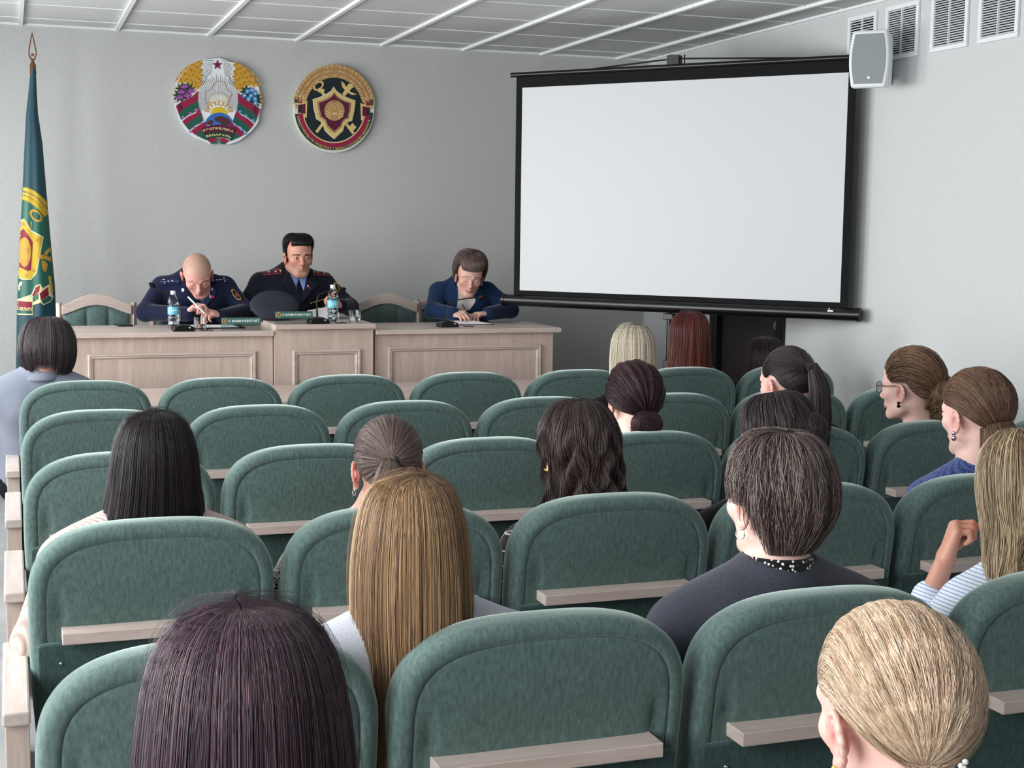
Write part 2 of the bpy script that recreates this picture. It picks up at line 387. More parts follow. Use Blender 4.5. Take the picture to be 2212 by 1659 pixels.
# ------------------------------------------------------------ pull-up projection screen on a tripod
PL = np.array([2.77, 7.88, 0.]); PR = np.array([4.09, 6.27, 0.]); SW = np.linalg.norm(PR-PL)
su = (PR-PL)/SW; sn = np.array([su[1], -su[0], 0.])          # sn points to the audience
if sn[1] > 0: sn = -sn
zb, zt = 1.187, 2.492
e = empty('projection_screen', tuple((PL+PR)/2), 'large blank white projection screen with black border on a tripod', 'projection screen'); bs = (PL+PR)/2
c0 = PL+su*.0; Z = np.array([0, 0, 1.])
def quad(u0, u1, z0, z1, off, th): return [PL*1, (u0, u1, z0, z1, off, th)]
def slab(u0, u1, z0, z1, off, th):
    return B().prism([(u0, z0), (u1, z0), (u1, z1), (u0, z1)], PL, su, Z, sn, th, off)
slab(.035, SW-.035, zb+.03, zt-.01, -.003, .002).obj('fabric_back', M['blackm'], e, bs)
slab(.075, SW-.075, zb+.06, zt-.075, -.0008, .0012).obj('white_fabric', M['screen'], e, bs)
bd = B()
for q in ((.035, .075, zb+.03, zt-.01), (SW-.075, SW-.035, zb+.03, zt-.01), (.075, SW-.075, zt-.075, zt-.01), (.075, SW-.075, zb+.03, zb+.06)):
    bd.prism([(q[0], q[2]), (q[1], q[2]), (q[1], q[3]), (q[0], q[3])], PL, su, Z, sn, .0017, -.001)
bd.obj('black_border', M['blackm'], e, bs)
B().cyl(PL+Z*zt, PR+Z*zt, .014, n=20).obj('top_bar', M['black'], e, bs, smooth=True)
cs = B(); cs.cyl(PL+Z*zb-su*.02, PR+Z*zb+su*.02, .033, n=32).obj('roller_case', M['black'], e, bs, smooth=True)
for q_ in ((PL, -1), (PR, 1)): B().cyl(q_[0]+Z*zb+su*.035*q_[1], q_[0]+Z*zb+su*.018*q_[1], .036, n=28).obj('end_cap', M['black'], e, bs, smooth=True)
B().prism([(0, 0), (.03, 0), (.03, .008), (.0, .008)], PR-su*.13+Z*(zb+.012), su, Z, sn, .002, .0305).prism([(0.004, .012), (.014, .012), (.009, .02)], PR-su*.13+Z*(zb+.012), su, Z, sn, .002, .0295).obj('maker_mark', M['white'], e, bs)
mid = (PL+PR)/2-sn*.05
mid[:2] += su[:2]*-.02
tp = B().cyl(mid+Z*.35, mid+Z*2.52, .012, n=14); tp.cyl(mid+Z*.3, mid+Z*1.4, .016, n=14); tp.obj('mast', M['black'], e, bs, smooth=True)
hk = B().obox(mid+Z*2.53+sn*.02, su, sn, Z, .07, .05, .05); hk.tube([mid+Z*2.50-su*.05, mid+Z*2.56-su*.05, mid+Z*2.56-su*.02], .004); hk.tube([mid+Z*2.50+su*.05, mid+Z*2.56+su*.05], .004)
hk.obj('hanging_hook', M['black'], e, bs, bevel=.004)
st = B().tube([mid+sn*.03-su*.55+Z*(zt+.01), mid+sn*.03+Z*(zt+.045), mid+sn*.03+su*.75+Z*(zt+.012)], .0045, 8)
st.obj('top_brace', M['black'], e, bs)
B().obox(mid+Z*1.13+su*.0, su, sn, Z, .06, .05, .035).obj('case_bracket', M['black'], e, bs, bevel=.004)
B().obox(mid+Z*.85, su, sn, Z, .045, .045, .08).obj('collar', M['black'], e, bs, bevel=.006)
for i in range(3):
    an = math.radians(90+120*i)+.3; dr = np.array([math.cos(an), math.sin(an), 0])
    B().tube([mid+Z*.62+dr*.02, mid+dr*.3+Z*.02], .011).obj('leg', M['black'], e, bs)
# ============================================================ auditorium seats
SEAT_TOP, SEAT_W = .946, .56
ROWY = {6: 1.1825, 5: 2.1698, 4: 3.157, 3: 4.1445, 2: 5.1318, 1: 6.119}
SX0 = .289
def lean(V):
    V = np.array(V, float); V[:, 1] += .141*(SEAT_TOP-V[:, 2]); return V
def seat_outline(n=104):
    a, b, N = .2715, .195, 3.0; zc = SEAT_TOP-b; P = []
    for i in range(61):
        t = PI*i/60; c, s = math.cos(t), math.sin(t)
        P.append((a*math.copysign(abs(c)**(2/N), c), zc+b*abs(s)**(2/N)))
    left = [(-a+.016*(k/12)**2, zc-(zc-.40)*k/12) for k in range(1, 13)]
    bot = [(-a+.03, .378), (-a+.06, .366)]+[(-a+.06+(2*a-.12)*k/10, .36) for k in range(1, 10)]+[(a-.06, .366), (a-.03, .378)]
    right = [(-x, z) for x, z in reversed(left)]
    return np.array(P+left+bot+right)
def backrest_mesh():
    O = seat_outline(); n = len(O)
    T = np.roll(O, -1, 0)-np.roll(O, 1, 0); T /= np.linalg.norm(T, axis=1)[:, None]
    Nn = np.stack([-T[:, 1], T[:, 0]], 1)      # inward for counter-clockwise order
    cen = np.array([0, .66]); sk = np.stack([O[:, 0]*.25, .66+(O[:, 1]-.66)*.35], 1)
    rings = []
    def ring(ins, y):
        p = O+Nn*ins; rings.append(np.stack([p[:, 0], np.full(n, y), p[:, 1]], 1))
    def inner(base, t, y):
        p = (O+Nn*base)*(1-t)+cen*t; rings.append(np.stack([p[:, 0], np.full(n, y), p[:, 1]], 1))
    for t in np.linspace(.97, .03, 22): inner(.05, t, .0026-.0045*math.sin(PI*min(1, t))*.6)
    for ins, y in ((.044, .0032), (.0385, .0040), (.0370, .0058), (.0355, .0040), (.032, .0016), (.025, .0008), (.018, .0020), (.011, .006), (.0045, .014), (.001, .026), (0, .045), (0, .06), (.003, .075), (.010, .088), (.022, .097), (.04, .102)): ring(ins, y)
    for t in (.08, .25, .5, .97): inner(.045, t, .104)
    V = np.concatenate(rings); F = []
    for r in range(len(rings)-1):
        for k in range(n):
            F.append((r*n+k, r*n+(k+1) % n, (r+1)*n+(k+1) % n, (r+1)*n+k))
    # tucks above the ends of the wooden shelf, and the cushion bulge
    for sx in (-1, 1):
        m = V[:, 1] < .008
        dx = (V[:, 0]-sx*.208)/.010; dz = (V[:, 2]-.745)/.035
        V[m, 1] += .014*np.exp(-(dx[m]**2+dz[m]**2))
    m = V[:, 1] < .02
    V[m, 1] -= .006*np.exp(-((V[m, 0]/.2)**2+((V[m, 2]-.83)/.08)**2))
    V = lean(V)
    me = np_mesh('backrest', V, np.array(F))
    return me, lean(rings[24])
def seat_parts():
    P = {}
    me, seam = backrest_mesh(); me.materials.append(M['velvet']); me.polygons.foreach_set('use_smooth', [True]*len(me.polygons)); P['backrest'] = me
    b = B(); pts = [p+np.array([0, -.0015, 0]) for p in seam]; b.tube(pts+[pts[0]], .0009, 6, caps=False); P['seam'] = b
    # lower rear panel
    b = B(); nb = 8
    prof = [(-.246, .30), (.246, .30), (.252, .45), (.254, .672), (.248, .681), (-.248, .681), (-.254, .672), (-.252, .45)]
    b.prism([(x, z) for x, z in prof], (0, 0, 0), (1, 0, 0), (0, 0, 1), (0, -1, 0), .022, -.012)
    b.v = [tuple(p) for p in lean(b.v)]; P['rear_panel'] = b
    b = B().box(-.2025, .2025, -.022, .045, .690, .716); P['shelf'] = b
    b = B(); [b.ball((sx*.205, .141*(SEAT_TOP-.634)-.010, .634), .0045) for sx in (-1, 1)]; P['button'] = b
    b = B().box(-.235, .235, .19, .60, .30, .375); P['seat_cushion'] = b
    b = B().box(-.235, .235, .19, .58, .27, .299); P['seat_board'] = b
    b = B().box(-.3075, -.2525, .13, .60, .595, .623); P['armrest'] = b
    b = B().box(-.302, -.258, .17, .56, 0, .594); P['side_panel'] = b
    b = B().box(-.327, -.2725, -.235, .285, .592, .622); P['end_armrest'] = b
    b = B().box(-.322, -.2745, -.215, .27, 0, .591); P['end_panel'] = b
    return P
SP = seat_parts()
def seat_protos():
    d = {}
    def lk(name, b, m, **k):
        o = b.obj(name, m, **k); return o
    d['backrest'] = link_mesh('backrest', SP['backrest'], None)
    d['seam'] = lk('seam', SP['seam'], M['thread'])
    d['rear_panel'] = lk('rear_panel', SP['rear_panel'], M['velvet2'], bevel=.006, seg=3)
    d['shelf'] = lk('shelf', SP['shelf'], M['ashx'], bevel=.002)
    d['button'] = lk('button', SP['button'], M['chrome'], smooth=True)
    d['seat_cushion'] = lk('seat_cushion', SP['seat_cushion'], M['velvet'], bevel=.03, seg=4)
    d['seat_board'] = lk('seat_board', SP['seat_board'], M['black'])
    d['armrest'] = lk('armrest', SP['armrest'], M['ashy'], bevel=.004)
    d['side_panel'] = lk('side_panel', SP['side_panel'], M['ash'])
    d['end_armrest'] = lk('armrest', SP['end_armrest'], M['ashy'], bevel=.005)
    d['end_panel'] = lk('side_panel', SP['end_panel'], M['ash'], bevel=.002)
    return d
protos = seat_protos(); used = set()
def take(key):
    o = protos[key]
    if key in used: o = o.copy(); COL.objects.link(o)
    used.add(key); return o
ORD = ['', 'first', 'second', 'third', 'fourth', 'fifth', 'sixth', 'seventh']
ROWN = {1: 'front row', 2: 'second row', 3: 'third row', 4: 'fourth row', 5: 'fifth row', 6: 'nearest row'}
SEATS = {1: 7, 2: 7, 3: 7, 4: 5, 5: 4, 6: 2}
WHO = {(1, 1): 'behind the person with the dark bob', (1, 6): 'behind the red-haired person', (2, 5): 'occupied by the pale blonde', (4, 1): 'with the long black-haired person', (4, 2): 'with the ponytailed person',
       (5, 3): 'with the person in grey cardigan', (3, 5): 'with the sleek dark ponytail', (3, 6): 'with the person in glasses and curly hair', (4, 3): 'with the plaid-shirted person'}
def sx(i): return SX0+(i-1)*SEAT_W
for r in (1, 2, 3, 4, 5, 6):
    for i in range(1, SEATS[r]+1):
        lab = 'green velvet auditorium seat, %s from the left aisle in the %s' % (ORD[i], ROWN[r])
        e = empty('auditorium_seat', (sx(i), ROWY[r], 0), lab, 'auditorium seat', 'green auditorium seats in rows')
        for key in ('backrest', 'seam', 'rear_panel', 'shelf', 'button', 'seat_cushion', 'seat_board'): take(key).parent = e
        if i == 1: take('end_armrest').parent = e; take('end_panel').parent = e
        else: take('armrest').parent = e; take('side_panel').parent = e
        if i == SEATS[r] and i == 7:
            o = take('armrest'); o.parent = e; o.location.x = SEAT_W-.03; o = take('side_panel'); o.parent = e; o.location.x = SEAT_W-.03

# ============================================================ desks
def desk(name, label, x0, x1, y0, y1, zt, body, frame, side=True):
    """presidium desk: top, body panel and a rectangular moulding on the front"""
    bs = ((x0+x1)/2, (y0+y1)/2, PLAT)
    e = empty(name, bs, label, 'desk', 'presidium desks in a line')
    B().box(x0, x1, y0, y1, zt-.026, zt).obj('desk_top', M['ashx'], e, bs, bevel=.003)
    bx0, bx1 = body
    B().box(bx0, bx1, y0+.038, y0+.058, PLAT, zt-.026).obj('front_panel', M['ash'], e, bs)
    B().box(bx0, bx0+.02, y0+.058, y1-.04, PLAT, zt-.026).obj('side_panel', M['ash'], e, bs)
    B().box(bx1-.02, bx1, y0+.058, y1-.04, PLAT, zt-.026).obj('side_panel', M['ash'], e, bs)
    fx0, fx1, fz0, fz1 = frame; b = B(); yf = y0+.038
    prof = [(0, .010), (.004, .016), (.012, .016), (.016, .009), (.021, .012), (.027, .006), (.030, 0)]   # distance from outer edge, height
    def strip(pa, pb, inn):     # mitred moulding
        pa, pb, inn = map(np.array, (pa, pb, inn)); d = (pb-pa)/np.linalg.norm(pb-pa); V = []
        for t, h in prof: V.append((pa+(inn+d)*t, h))
        for t, h in prof: V.append((pb+(inn-d)*t, h))
        vs = [(p[0], yf-h, p[1]) for p, h in V]; n = len(prof)
        fs = [(k, k+1, n+k+1, n+k) for k in range(n-1)]
        vs += [(V[0][0][0], yf, V[0][0][1]), (V[n][0][0], yf, V[n][0][1])]; fs += [(2*n, 0, n, 2*n+1)]
        b.add(vs, fs)
    strip((fx0, fz1), (fx1, fz1), (0, -1)); strip((fx1, fz1), (fx1, fz0), (-1, 0)); strip((fx1, fz0), (fx0, fz0), (0, 1)); strip((fx0, fz0), (fx0, fz1), (1, 0))
    b.obj('moulding', M['ashx'], e, bs, clean=True)
    return e
desk('presidium_desk', 'left light ash presidium desk with panelled front, nearest the flag', .235, 1.306, 7.45, 8.02, 1.05, (.262, 1.3055), (.36, 1.215, .38, .942))
desk('presidium_desk', 'narrow raised middle presidium desk with a square panelled front', 1.308, 1.853, 7.42, 8.04, 1.085, (1.310, 1.846), (1.405, 1.775, .38, .948))
desk('presidium_desk', 'right light ash presidium desk with the open notebook', 1.861, 2.94, 7.45, 8.02, 1.05, (1.862, 2.903), (1.935, 2.83, .38, .955))
bs = (1.55, 7.0, 0)
e = empty('low_desk', bs, 'long low ash desk in front of the presidium, seen between front-row seats', 'desk')
B().box(.2, 2.9, 6.655, 7.385, .743, .77).obj('desk_top', M['ashx'], e, bs, bevel=.004)
B().box(.24, 2.86, 7.33, 7.35, .02, .743).obj('dark_gap_panel', M['dark'], e, bs)  # near-black colour paints in the shade of the gap under the desk
for x in (.24, 1.55, 2.84): B().box(x, x+.02, 6.72, 7.32, 0, .743).obj('leg_panel', M['ash'], e, bs)

# ============================================================ presidium chairs
def arch(x, z0, rise, hw): return z0+rise*math.cos(min(1, abs(x)/hw)*PI/2)**1.5
def pres_chair(cx, label, cy=8.33):
    bs = (cx, cy, PLAT); e = empty('presidium_chair', bs, label, 'chair', 'arched presidium chairs')
    hw = .2; zt = 1.165
    for s in (-1, 1):
        b = B(); b.tube([(cx+s*(hw-.018), cy+.03, PLAT), (cx+s*(hw-.018), cy-.01, PLAT+.46), (cx+s*hw, cy+.03, 1.0), (cx+s*(hw+.004), cy+.045, zt-.01)], [.02, .022, .021, .019], 4)
        b.obj('rear_leg', M['ash'], e, bs, bevel=.003)
        B().tube([(cx+s*(hw-.02), cy-.40, PLAT), (cx+s*(hw-.02), cy-.40, PLAT+.43)], [.018, .024], 4).obj('front_leg', M['ash'], e, bs, bevel=.003)
    n = 20; up = [(-hw+.01+(2*hw-.02)*k/n) for k in range(n+1)]
    poly = [(x, arch(x, zt-.022, .066, hw)) for x in up]+[(x, arch(x, zt-.075, .055, hw)) for x in reversed(up)]
    B().prism(poly, (cx, cy+.03, 0), (1, 0, 0), (0, 0, 1), (0, -1, 0), .026, 0).obj('crest_rail', M['ashx'], e, bs, bevel=.003)
    # three padded bays
    nx, nz = 42, 16; V = []; F = []
    for j in range(nz+1):
        for i in range(nx+1):
            x = -hw+.02+(2*hw-.04)*i/nx; zt_ = arch(x, zt-.076, .055, hw); z = .80+(zt_-.80)*j/nz
            bay = (i/nx*3) % 1.0 if i < nx else 1; f = math.sin(PI*bay)**.35*.02 if 0 < bay < 1 else 0
            V.append((cx+x, cy+.018-f*min(1, 4*j/nz, 6*(1-j/nz)+.2), z))
    for j in range(nz):
        for i in range(nx): a = j*(nx+1)+i; F.append((a, a+1, a+nx+2, a+nx+1))
    o = link_mesh('back_pad', np_mesh('back_pad', np.array(V)-np.array(bs), np.array(F)), M['velvet'], e, smooth=True)
    so = o.modifiers.new('Solidify', 'SOLIDIFY'); so.thickness = .02; so.offset = -1
    B().box(cx-hw, cx+hw, cy-.42, cy-.01, PLAT+.41, PLAT+.48).obj('seat', M['velvet'], e, bs, bevel=.02, seg=3)
    B().box(cx-hw+.02, cx+hw-.02, cy-.02, cy+.0, PLAT+.49, PLAT+.53).obj('lower_rail', M['ashx'], e, bs)
pres_chair(.457, 'empty arched ash chair with green padding beside the flag')
pres_chair(.985, 'ash chair hidden behind the officer with the shaved head', 8.50)
pres_chair(1.505, 'ash chair under the dark-haired officer', 8.50)
pres_chair(2.150, 'empty arched ash chair with green padding left of the woman in the blue jacket')
pres_chair(2.595, 'ash chair under the woman in the blue jacket', 8.50)

# ============================================================ things on the desks
def bottle(x, y, z, label):
    bs = (x, y, z); e = empty('water_bottle', bs, label, 'bottle', 'plastic water bottles')
    pr = [(.001, .004), (.018, .001), (.026, .006), (.029, .016), (.029, .04), (.0275, .045), (.029, .05), (.029, .066), (.0275, .071), (.029, .076), (.029, .13), (.0275, .133), (.029, .137), (.028, .15), (.022, .168), (.014, .182), (.0115, .188), (.0115, .196)]
    B().lathe(pr, bs).obj('body', M['pet'], e, bs, smooth=True)
    B().lathe([(r*.93, h) for r, h in pr[:13]]+[(.026, .139), (.001, .139)], bs).obj('water', M['water'], e, bs, smooth=True)
    lb = mat('bottle_label', (110, 190, 232), .4, noise=.45, nscale=60); B().lathe([(.0293, .082), (.0293, .122)], bs).obj('label', lb, e, bs, smooth=True)
    w_ = B()
    for k in range(5):
        a = -PI/2-.7+k*.35; w_.ball((x+.0295*math.cos(a), y+.0295*math.sin(a), z+.102), .004, 8, 6)
    w_.obj('label_mark', M['white'], e, bs)
    B().lathe([(.0, .206), (.0125, .206), (.0135, .204), (.0135, .19), (.0122, .189), (.0122, .186)][::-1], bs).obj('cap', M['white'], e, bs, smooth=True)
bottle(.807, 7.645, 1.05, 'clear plastic water bottle with blue label in front of the shaved-headed officer')
bottle(1.644, 7.553, 1.085, 'clear plastic water bottle with blue label on the raised middle desk')
def tumbler(x, y, z, label):
    bs = (x, y, z); e = empty('drinking_glass', bs, label, 'glass', 'low drinking glasses')
    B().lathe([(.0, .0), (.029, .0), (.032, .004), (.034, .068), (.0318, .068), (.0295, .012), (0, .01)], bs).obj('tumbler', M['glass'], e, bs, smooth=True)
    B().lathe([(0, .0105), (.029, .0125), (.0302, .034), (0, .034)], bs).obj('water', M['water'], e, bs, smooth=True)
tumbler(.94, 7.60, 1.05, 'low clear glass of water beside the shaved-headed officer')
tumbler(1.763, 7.536, 1.085, 'low clear glass at the right of the middle desk')
def mic(x, y, z, pts, label, led=False):
    bs = (x, y, z); e = empty('desk_microphone', bs, label, 'microphone', 'gooseneck microphones')
    b = B(); b.prism([(-.058, 0), (.058, 0), (.05, .024), (.022, .034), (-.022, .034), (-.05, .024)], (x, y+.045, z), (1, 0, 0), (0, 0, 1), (0, -1, 0), .09, 0)
    b.obj('base', M['black'], e, bs, bevel=.005)
    P = [np.array((p[0], y+.005+p[2]*.0, p[1])) for p in [(q[0], q[1], 0) for q in pts]]
    # smooth the gooseneck
    for _ in range(3):
        Q = [P[0]]
        for a, c in zip(P[:-1], P[1:]): Q += [a*.75+c*.25, a*.25+c*.75]
        Q.append(P[-1]); P = Q
    n = len(P); B().tube(P, [.0065 if i < n*.28 else .0032 for i in range(n)], 8).obj('gooseneck', M['black'], e, bs, smooth=True)
    d = (P[-1]-P[-3]); d /= np.linalg.norm(d)
    B().tube([P[-1]-d*.006, P[-1], P[-1]+d*.012, P[-1]+d*.026, P[-1]+d*.034], [.004, .009, .0125, .010, .002], 14).obj('windscreen', M['blackm'], e, bs, smooth=True)
    if led: B().tube([P[-1]-d*.010, P[-1]-d*.004], .0055, 12).obj('ring', mat('mic_ring', (150, 40, 40), .4), e, bs)
    B().ball((x+.03, y-.047, z+.02), .007).obj('switch', M['steel'], e, bs, smooth=True)
    B().tube([(x+.045, y-.01, z+.008), (x+.075, y-.035, z+.016), (x+.095, y-.03, z+.004), (x+.13, y+.01, z+.003), (x+.15, y-.02, z+.003)], .0028, 6).obj('cable', M['black'], e, bs, smooth=True)
def px(pts, Y): return [(atY(a, b, Y)[0], atY(a, b, Y)[2]) for a, b in pts]
mic(.845, 7.54, 1.05, px([(391, 694), (390, 672), (388, 652), (372, 642), (334, 619)], 7.54), 'black gooseneck microphone bending left beside the left water bottle')
mic(1.553, 7.50, 1.085, px([(686, 690), (685, 668), (684, 648), (692, 632), (735, 626)], 7.50), 'black gooseneck microphone on the raised middle desk')
mic(2.315, 7.62, 1.05, px([(966, 690), (967, 672), (967, 655), (978, 649), (1040, 641)], 7.62), 'black gooseneck microphone before the woman in the blue jacket', True)
# phone, papers, notebook
def flat_thing(name, label, cat, parts, bs):
    e = empty(name, bs, label, cat)
    for nm, b, m in parts: b.obj(nm, m, e, bs, bevel=.001)
px0 = (.575, 7.99, 1.05)
flat_thing('mobile_phone', 'black phone lying on the left desk beside the empty chair', 'phone',
           [('body', B().obox((px0[0], px0[1], 1.0545), (1, .1, 0), (-.1, 1, 0), (0, 0, 1), .078, .15, .008), M['black']), ('screen', B().obox((px0[0], px0[1], 1.0589), (1, .1, 0), (-.1, 1, 0), (0, 0, 1), .07, .14, .0006), mat('phone_glass', (12, 14, 18), .08))], px0)
pb = (1.0, 7.80, 1.05)
flat_thing('paper_folder', 'papers on a dark folder under the shaved-headed officer\'s hands', 'papers',
           [('folder', B().obox((1.03, 7.80, 1.053), (1, 0, 0), (0, 1, 0), (0, 0, 1), .32, .24, .006), M['blackm']),
            ('sheet', B().obox((1.0, 7.78, 1.0575), (1, .06, 0), (-.06, 1, 0), (0, 0, 1), .30, .21, .002), M['paper']),
            ('sheet', B().obox((.93, 7.74, 1.0595), (1, -.2, 0), (.2, 1, 0), (0, 0, 1), .14, .2, .001), M['paper'])], pb)
nbk = (2.50, 7.84, 1.05); e = empty('open_notebook', nbk, 'open notebook with white pages in front of the woman in blue', 'notebook')
B().box(2.36, 2.64, 7.75, 7.94, 1.05, 1.054).obj('cover', M['black'], e, nbk, bevel=.001)
for s in (-1, 1):
    V = []; F = []; n = 12
    for j in (0, 1):
        for i in range(n+1):
            t = i/n; V.append((nbk[0]+s*t*.132, 7.757 if j == 0 else 7.933, 1.0545+.017*math.sin(PI*min(1, t*1.1+.08))**.7*(1-.55*t)))
    for i in range(n): F.append((i, i+1, n+1+i+1, n+1+i) if s > 0 else (i+1, i, n+1+i, n+1+i+1))
    top = len(V); V += [(v[0], v[1], 1.0542) for v in V[:2*(n+1)]]
    for i in range(n): F.append((i, i+1, top+i+1, top+i)); F.append((n+1+i, n+2+i, top+n+2+i, top+n+1+i))
    F.append((n, 2*n+1, top+2*n+1, top+n)); B().add(V, F).obj('pages', M['paper'], e, nbk)
# officer's cap: flat crown tipped towards the room
cp = np.array([1.372, 7.80, 1.085]); e = empty('peaked_cap', tuple(cp), 'dark peaked uniform cap lying behind the middle nameplate', 'cap')
ax = np.array([-.06, -.62, .78]); ax /= np.linalg.norm(ax); cx_ = np.array([1, 0, 0.])-ax*ax[0]; cx_ /= np.linalg.norm(cx_); cy_ = np.cross(ax, cx_)
cc = cp+np.array([0, .02, .068]); capm = mat('cap_cloth', (44, 46, 56), .85, spec=.2, noise=.1, nscale=200); capm2 = mat('cap_band', (40, 22, 30), .8)
def onax(prof, c, sx=1, sy=1, n=40):
    b = B(); b.lathe(prof, (0, 0, 0), n, sx, sy); b.v = [tuple(c+cx_*p[0]+cy_*p[1]+ax*p[2]) for p in b.v]; return b
onax([(.001, .042), (.07, .041), (.115, .034), (.128, .026), (.131, .019), (.126, .010), (.10, -.012), (.088, -.02)], cc, 1.03, .9).obj('crown', capm, e, cp, smooth=True)
onax([(.087, -.018), (.0885, -.02), (.0885, -.058), (.085, -.058)], cc, 1.03, .9).obj('band', capm2, e, cp, smooth=True)
vb = B(); V = []
for k in range(17):
    a = PI*.18+PI*.64*k/16
    for rr_, h in ((.086, -.052), (.145, -.075)): V.append(cc+cx_*rr_*math.cos(a)*1.03+cy_*rr_*math.sin(a)*.9+ax*h)
vb.add(V, [(2*k, 2*k+1, 2*k+3, 2*k+2) for k in range(16)])
o = vb.obj('visor', M['black'], e, cp); so = o.modifiers.new('Solidify', 'SOLIDIFY'); so.thickness = .003
# ============================================================ writing and drawn marks
def text_glyph(ch, size, shear=0, bold=0.0):
    c = bpy.data.curves.new('glyph', 'FONT'); c.body = ch; c.size = size; c.align_x = 'CENTER'; c.resolution_u = 3; c.offset = bold; c.shear = shear
    o = bpy.data.objects.new('glyph', c); COL.objects.link(o); bpy.context.view_layer.update()
    dg = bpy.context.evaluated_depsgraph_get(); me = o.evaluated_get(dg).to_mesh()
    V = np.array([v.co[:] for v in me.vertices]).reshape(-1, 3); F = [tuple(p.vertices) for p in me.polygons]
    o.evaluated_get(dg).to_mesh_clear(); bpy.data.objects.remove(o); bpy.data.curves.remove(c)
    return V, F
def text_line(txt, size, bold=0):
    """glyph meshes of a word and their advance, in the text plane"""
    out = []; x = 0
    for ch in txt:
        if ch == ' ': x += size*.32; continue
        V, F = text_glyph(ch, size, bold=bold)
        if len(V) == 0: continue
        w_ = V[:, 0].max()-V[:, 0].min(); V = V.copy(); V[:, 0] -= V[:, 0].min()
        out.append((x, w_, V, F)); x += w_+size*.09
    return out, x
def put_text_straight(b, txt, size, o, ux, uz, nrm, off, width=None, bold=0):
    out, tot = text_line(txt, size, bold); k = 1 if width is None else width/tot
    for x, w_, V, F in out:
        b.add([tuple(np.asarray(o)+np.asarray(ux)*(x+p[0])*k+np.asarray(uz)*p[1]+np.asarray(nrm)*off) for p in V], F)
def put_text_arc(b, txt, size, o, ux, uz, nrm, off, c, R, a0, a1, under=True, bold=0):
    """letters along an arc round c from angle a0 to a1 (radians); under=True: tops point to the centre"""
    out, tot = text_line(txt, size, bold); o, ux, uz, nrm = map(np.asarray, (o, ux, uz, nrm))
    ks = abs(a1-a0)*(R+(-size*.35 if under else size*.35)*0)/tot
    for x, w_, V, F in out:
        t = (x+w_/2)/tot; a = a0+(a1-a0)*t
        er = np.array([math.cos(a), math.sin(a)]); tn = np.array([-er[1], er[0]])*(1 if a1 > a0 else -1)
        upd = -er if under else er
        P = []
        for p in V:
            q = np.array(c)+er*R+tn*(p[0]-w_/2)*ks+upd*p[1]
            P.append(tuple(o+ux*q[0]+uz*q[1]+nrm*off))
        b.add(P, F)
UX, UZ, NY = np.array([1., 0, 0]), np.array([0, 0, 1.]), np.array([0, -1., 0])
def flatm(name, rgb, rough=.45): return mat(name, rgb, rough, spec=.4)
K = dict(crim=flatm('crimson_print', (150, 28, 68)), crimd=flatm('dark_crimson_print', (92, 22, 52)), grn=flatm('green_print', (32, 92, 78)), grnd=flatm('dark_green_print', (26, 62, 48)), wht=flatm('white_print', (238, 242, 248)),
         gold=flatm('gold_print', (212, 164, 58)), goldd=flatm('dark_gold_print', (176, 128, 44)), yel=flatm('yellow_print', (222, 190, 36)), pale=flatm('pale_gold_print', (216, 208, 160)), gray=flatm('gray_print', (96, 96, 96)),
         blue=flatm('blue_print', (52, 112, 190)), brn=flatm('brown_print', (84, 44, 50)), pur=flatm('purple_print', (186, 100, 186)), purd=flatm('deep_purple_print', (140, 66, 150)), sky=flatm('sky_print', (96, 156, 220)), star=flatm('star_print', (128, 20, 60)),
         txt=flatm('text_print', (246, 238, 170)), navy=flatm('navy_field', (22, 36, 42)), cream=flatm('cream_metal', (222, 196, 130), .35), bronze=flatm('bronze_relief', (186, 146, 98), .4), rim=flatm('rim_paint', (226, 226, 218)), wheat=flatm('wheat_relief', (206, 172, 112), .4))
def star_poly(cx, cy, R, rot=PI/2, k=.40):
    return [(cx+(R if i % 2 == 0 else R*k)*math.cos(rot+i*PI/5), cy+(R if i % 2 == 0 else R*k)*math.sin(rot+i*PI/5)) for i in range(10)]
class Board:
    """flat relief sign on a wall; polygons are given in the measuring frame and land on the plane Y"""
    def __init__(s, e, base, Y, tf): s.e, s.base, s.Y, s.tf, s.bs = e, base, Y, tf, {}
    def P(s, pts): return [s.tf(a, b) for a, b in pts]
    def add(s, name, key, pts, off, th=.0012):
        b = s.bs.setdefault((name, key), B()); s.n = getattr(s, 'n', 0)+1; b.prism(s.P(pts), (0, s.Y, 0), UX, UZ, NY, th, off+s.n*1.5e-6)
    def line(s, name, key, pts, wd, off, th=.0008):
        P = s.P(pts); b = s.bs.setdefault((name, key), B()); wd = wd if isinstance(wd, (list, tuple)) else [wd]*len(P)
        L, R = [], []
        for i, p in enumerate(P):
            q0, q1 = P[max(i-1, 0)], P[min(i+1, len(P)-1)]; d = np.array(q1)-np.array(q0); d = d/(np.linalg.norm(d)+1e-12); n = np.array([-d[1], d[0]])
            L.append(tuple(np.array(p)+n*wd[i]/2)); R.append(tuple(np.array(p)-n*wd[i]/2))
        for i in range(len(P)-1): b.prism([L[i], L[i+1], R[i+1], R[i]], (0, s.Y, 0), UX, UZ, NY, th, off)
    def flush(s):
        for (name, key), b in s.bs.items(): b.obj(name, K[key], s.e, s.base)
def circ(cx, cy, rx, ry=None, a0=0, a1=2*PI, n=36):
    ry = ry or rx; return [(cx+rx*math.cos(a0+(a1-a0)*i/n), cy-ry*math.sin(a0+(a1-a0)*i/n)) for i in range(n+(0 if abs(a1-a0) > 6.28 else 1))]
def wpx(x0, y0, sc, Y):
    def f(a, b): P = atY(x0+a/sc, y0+b/sc, Y); return (P[0], P[2])
    return f
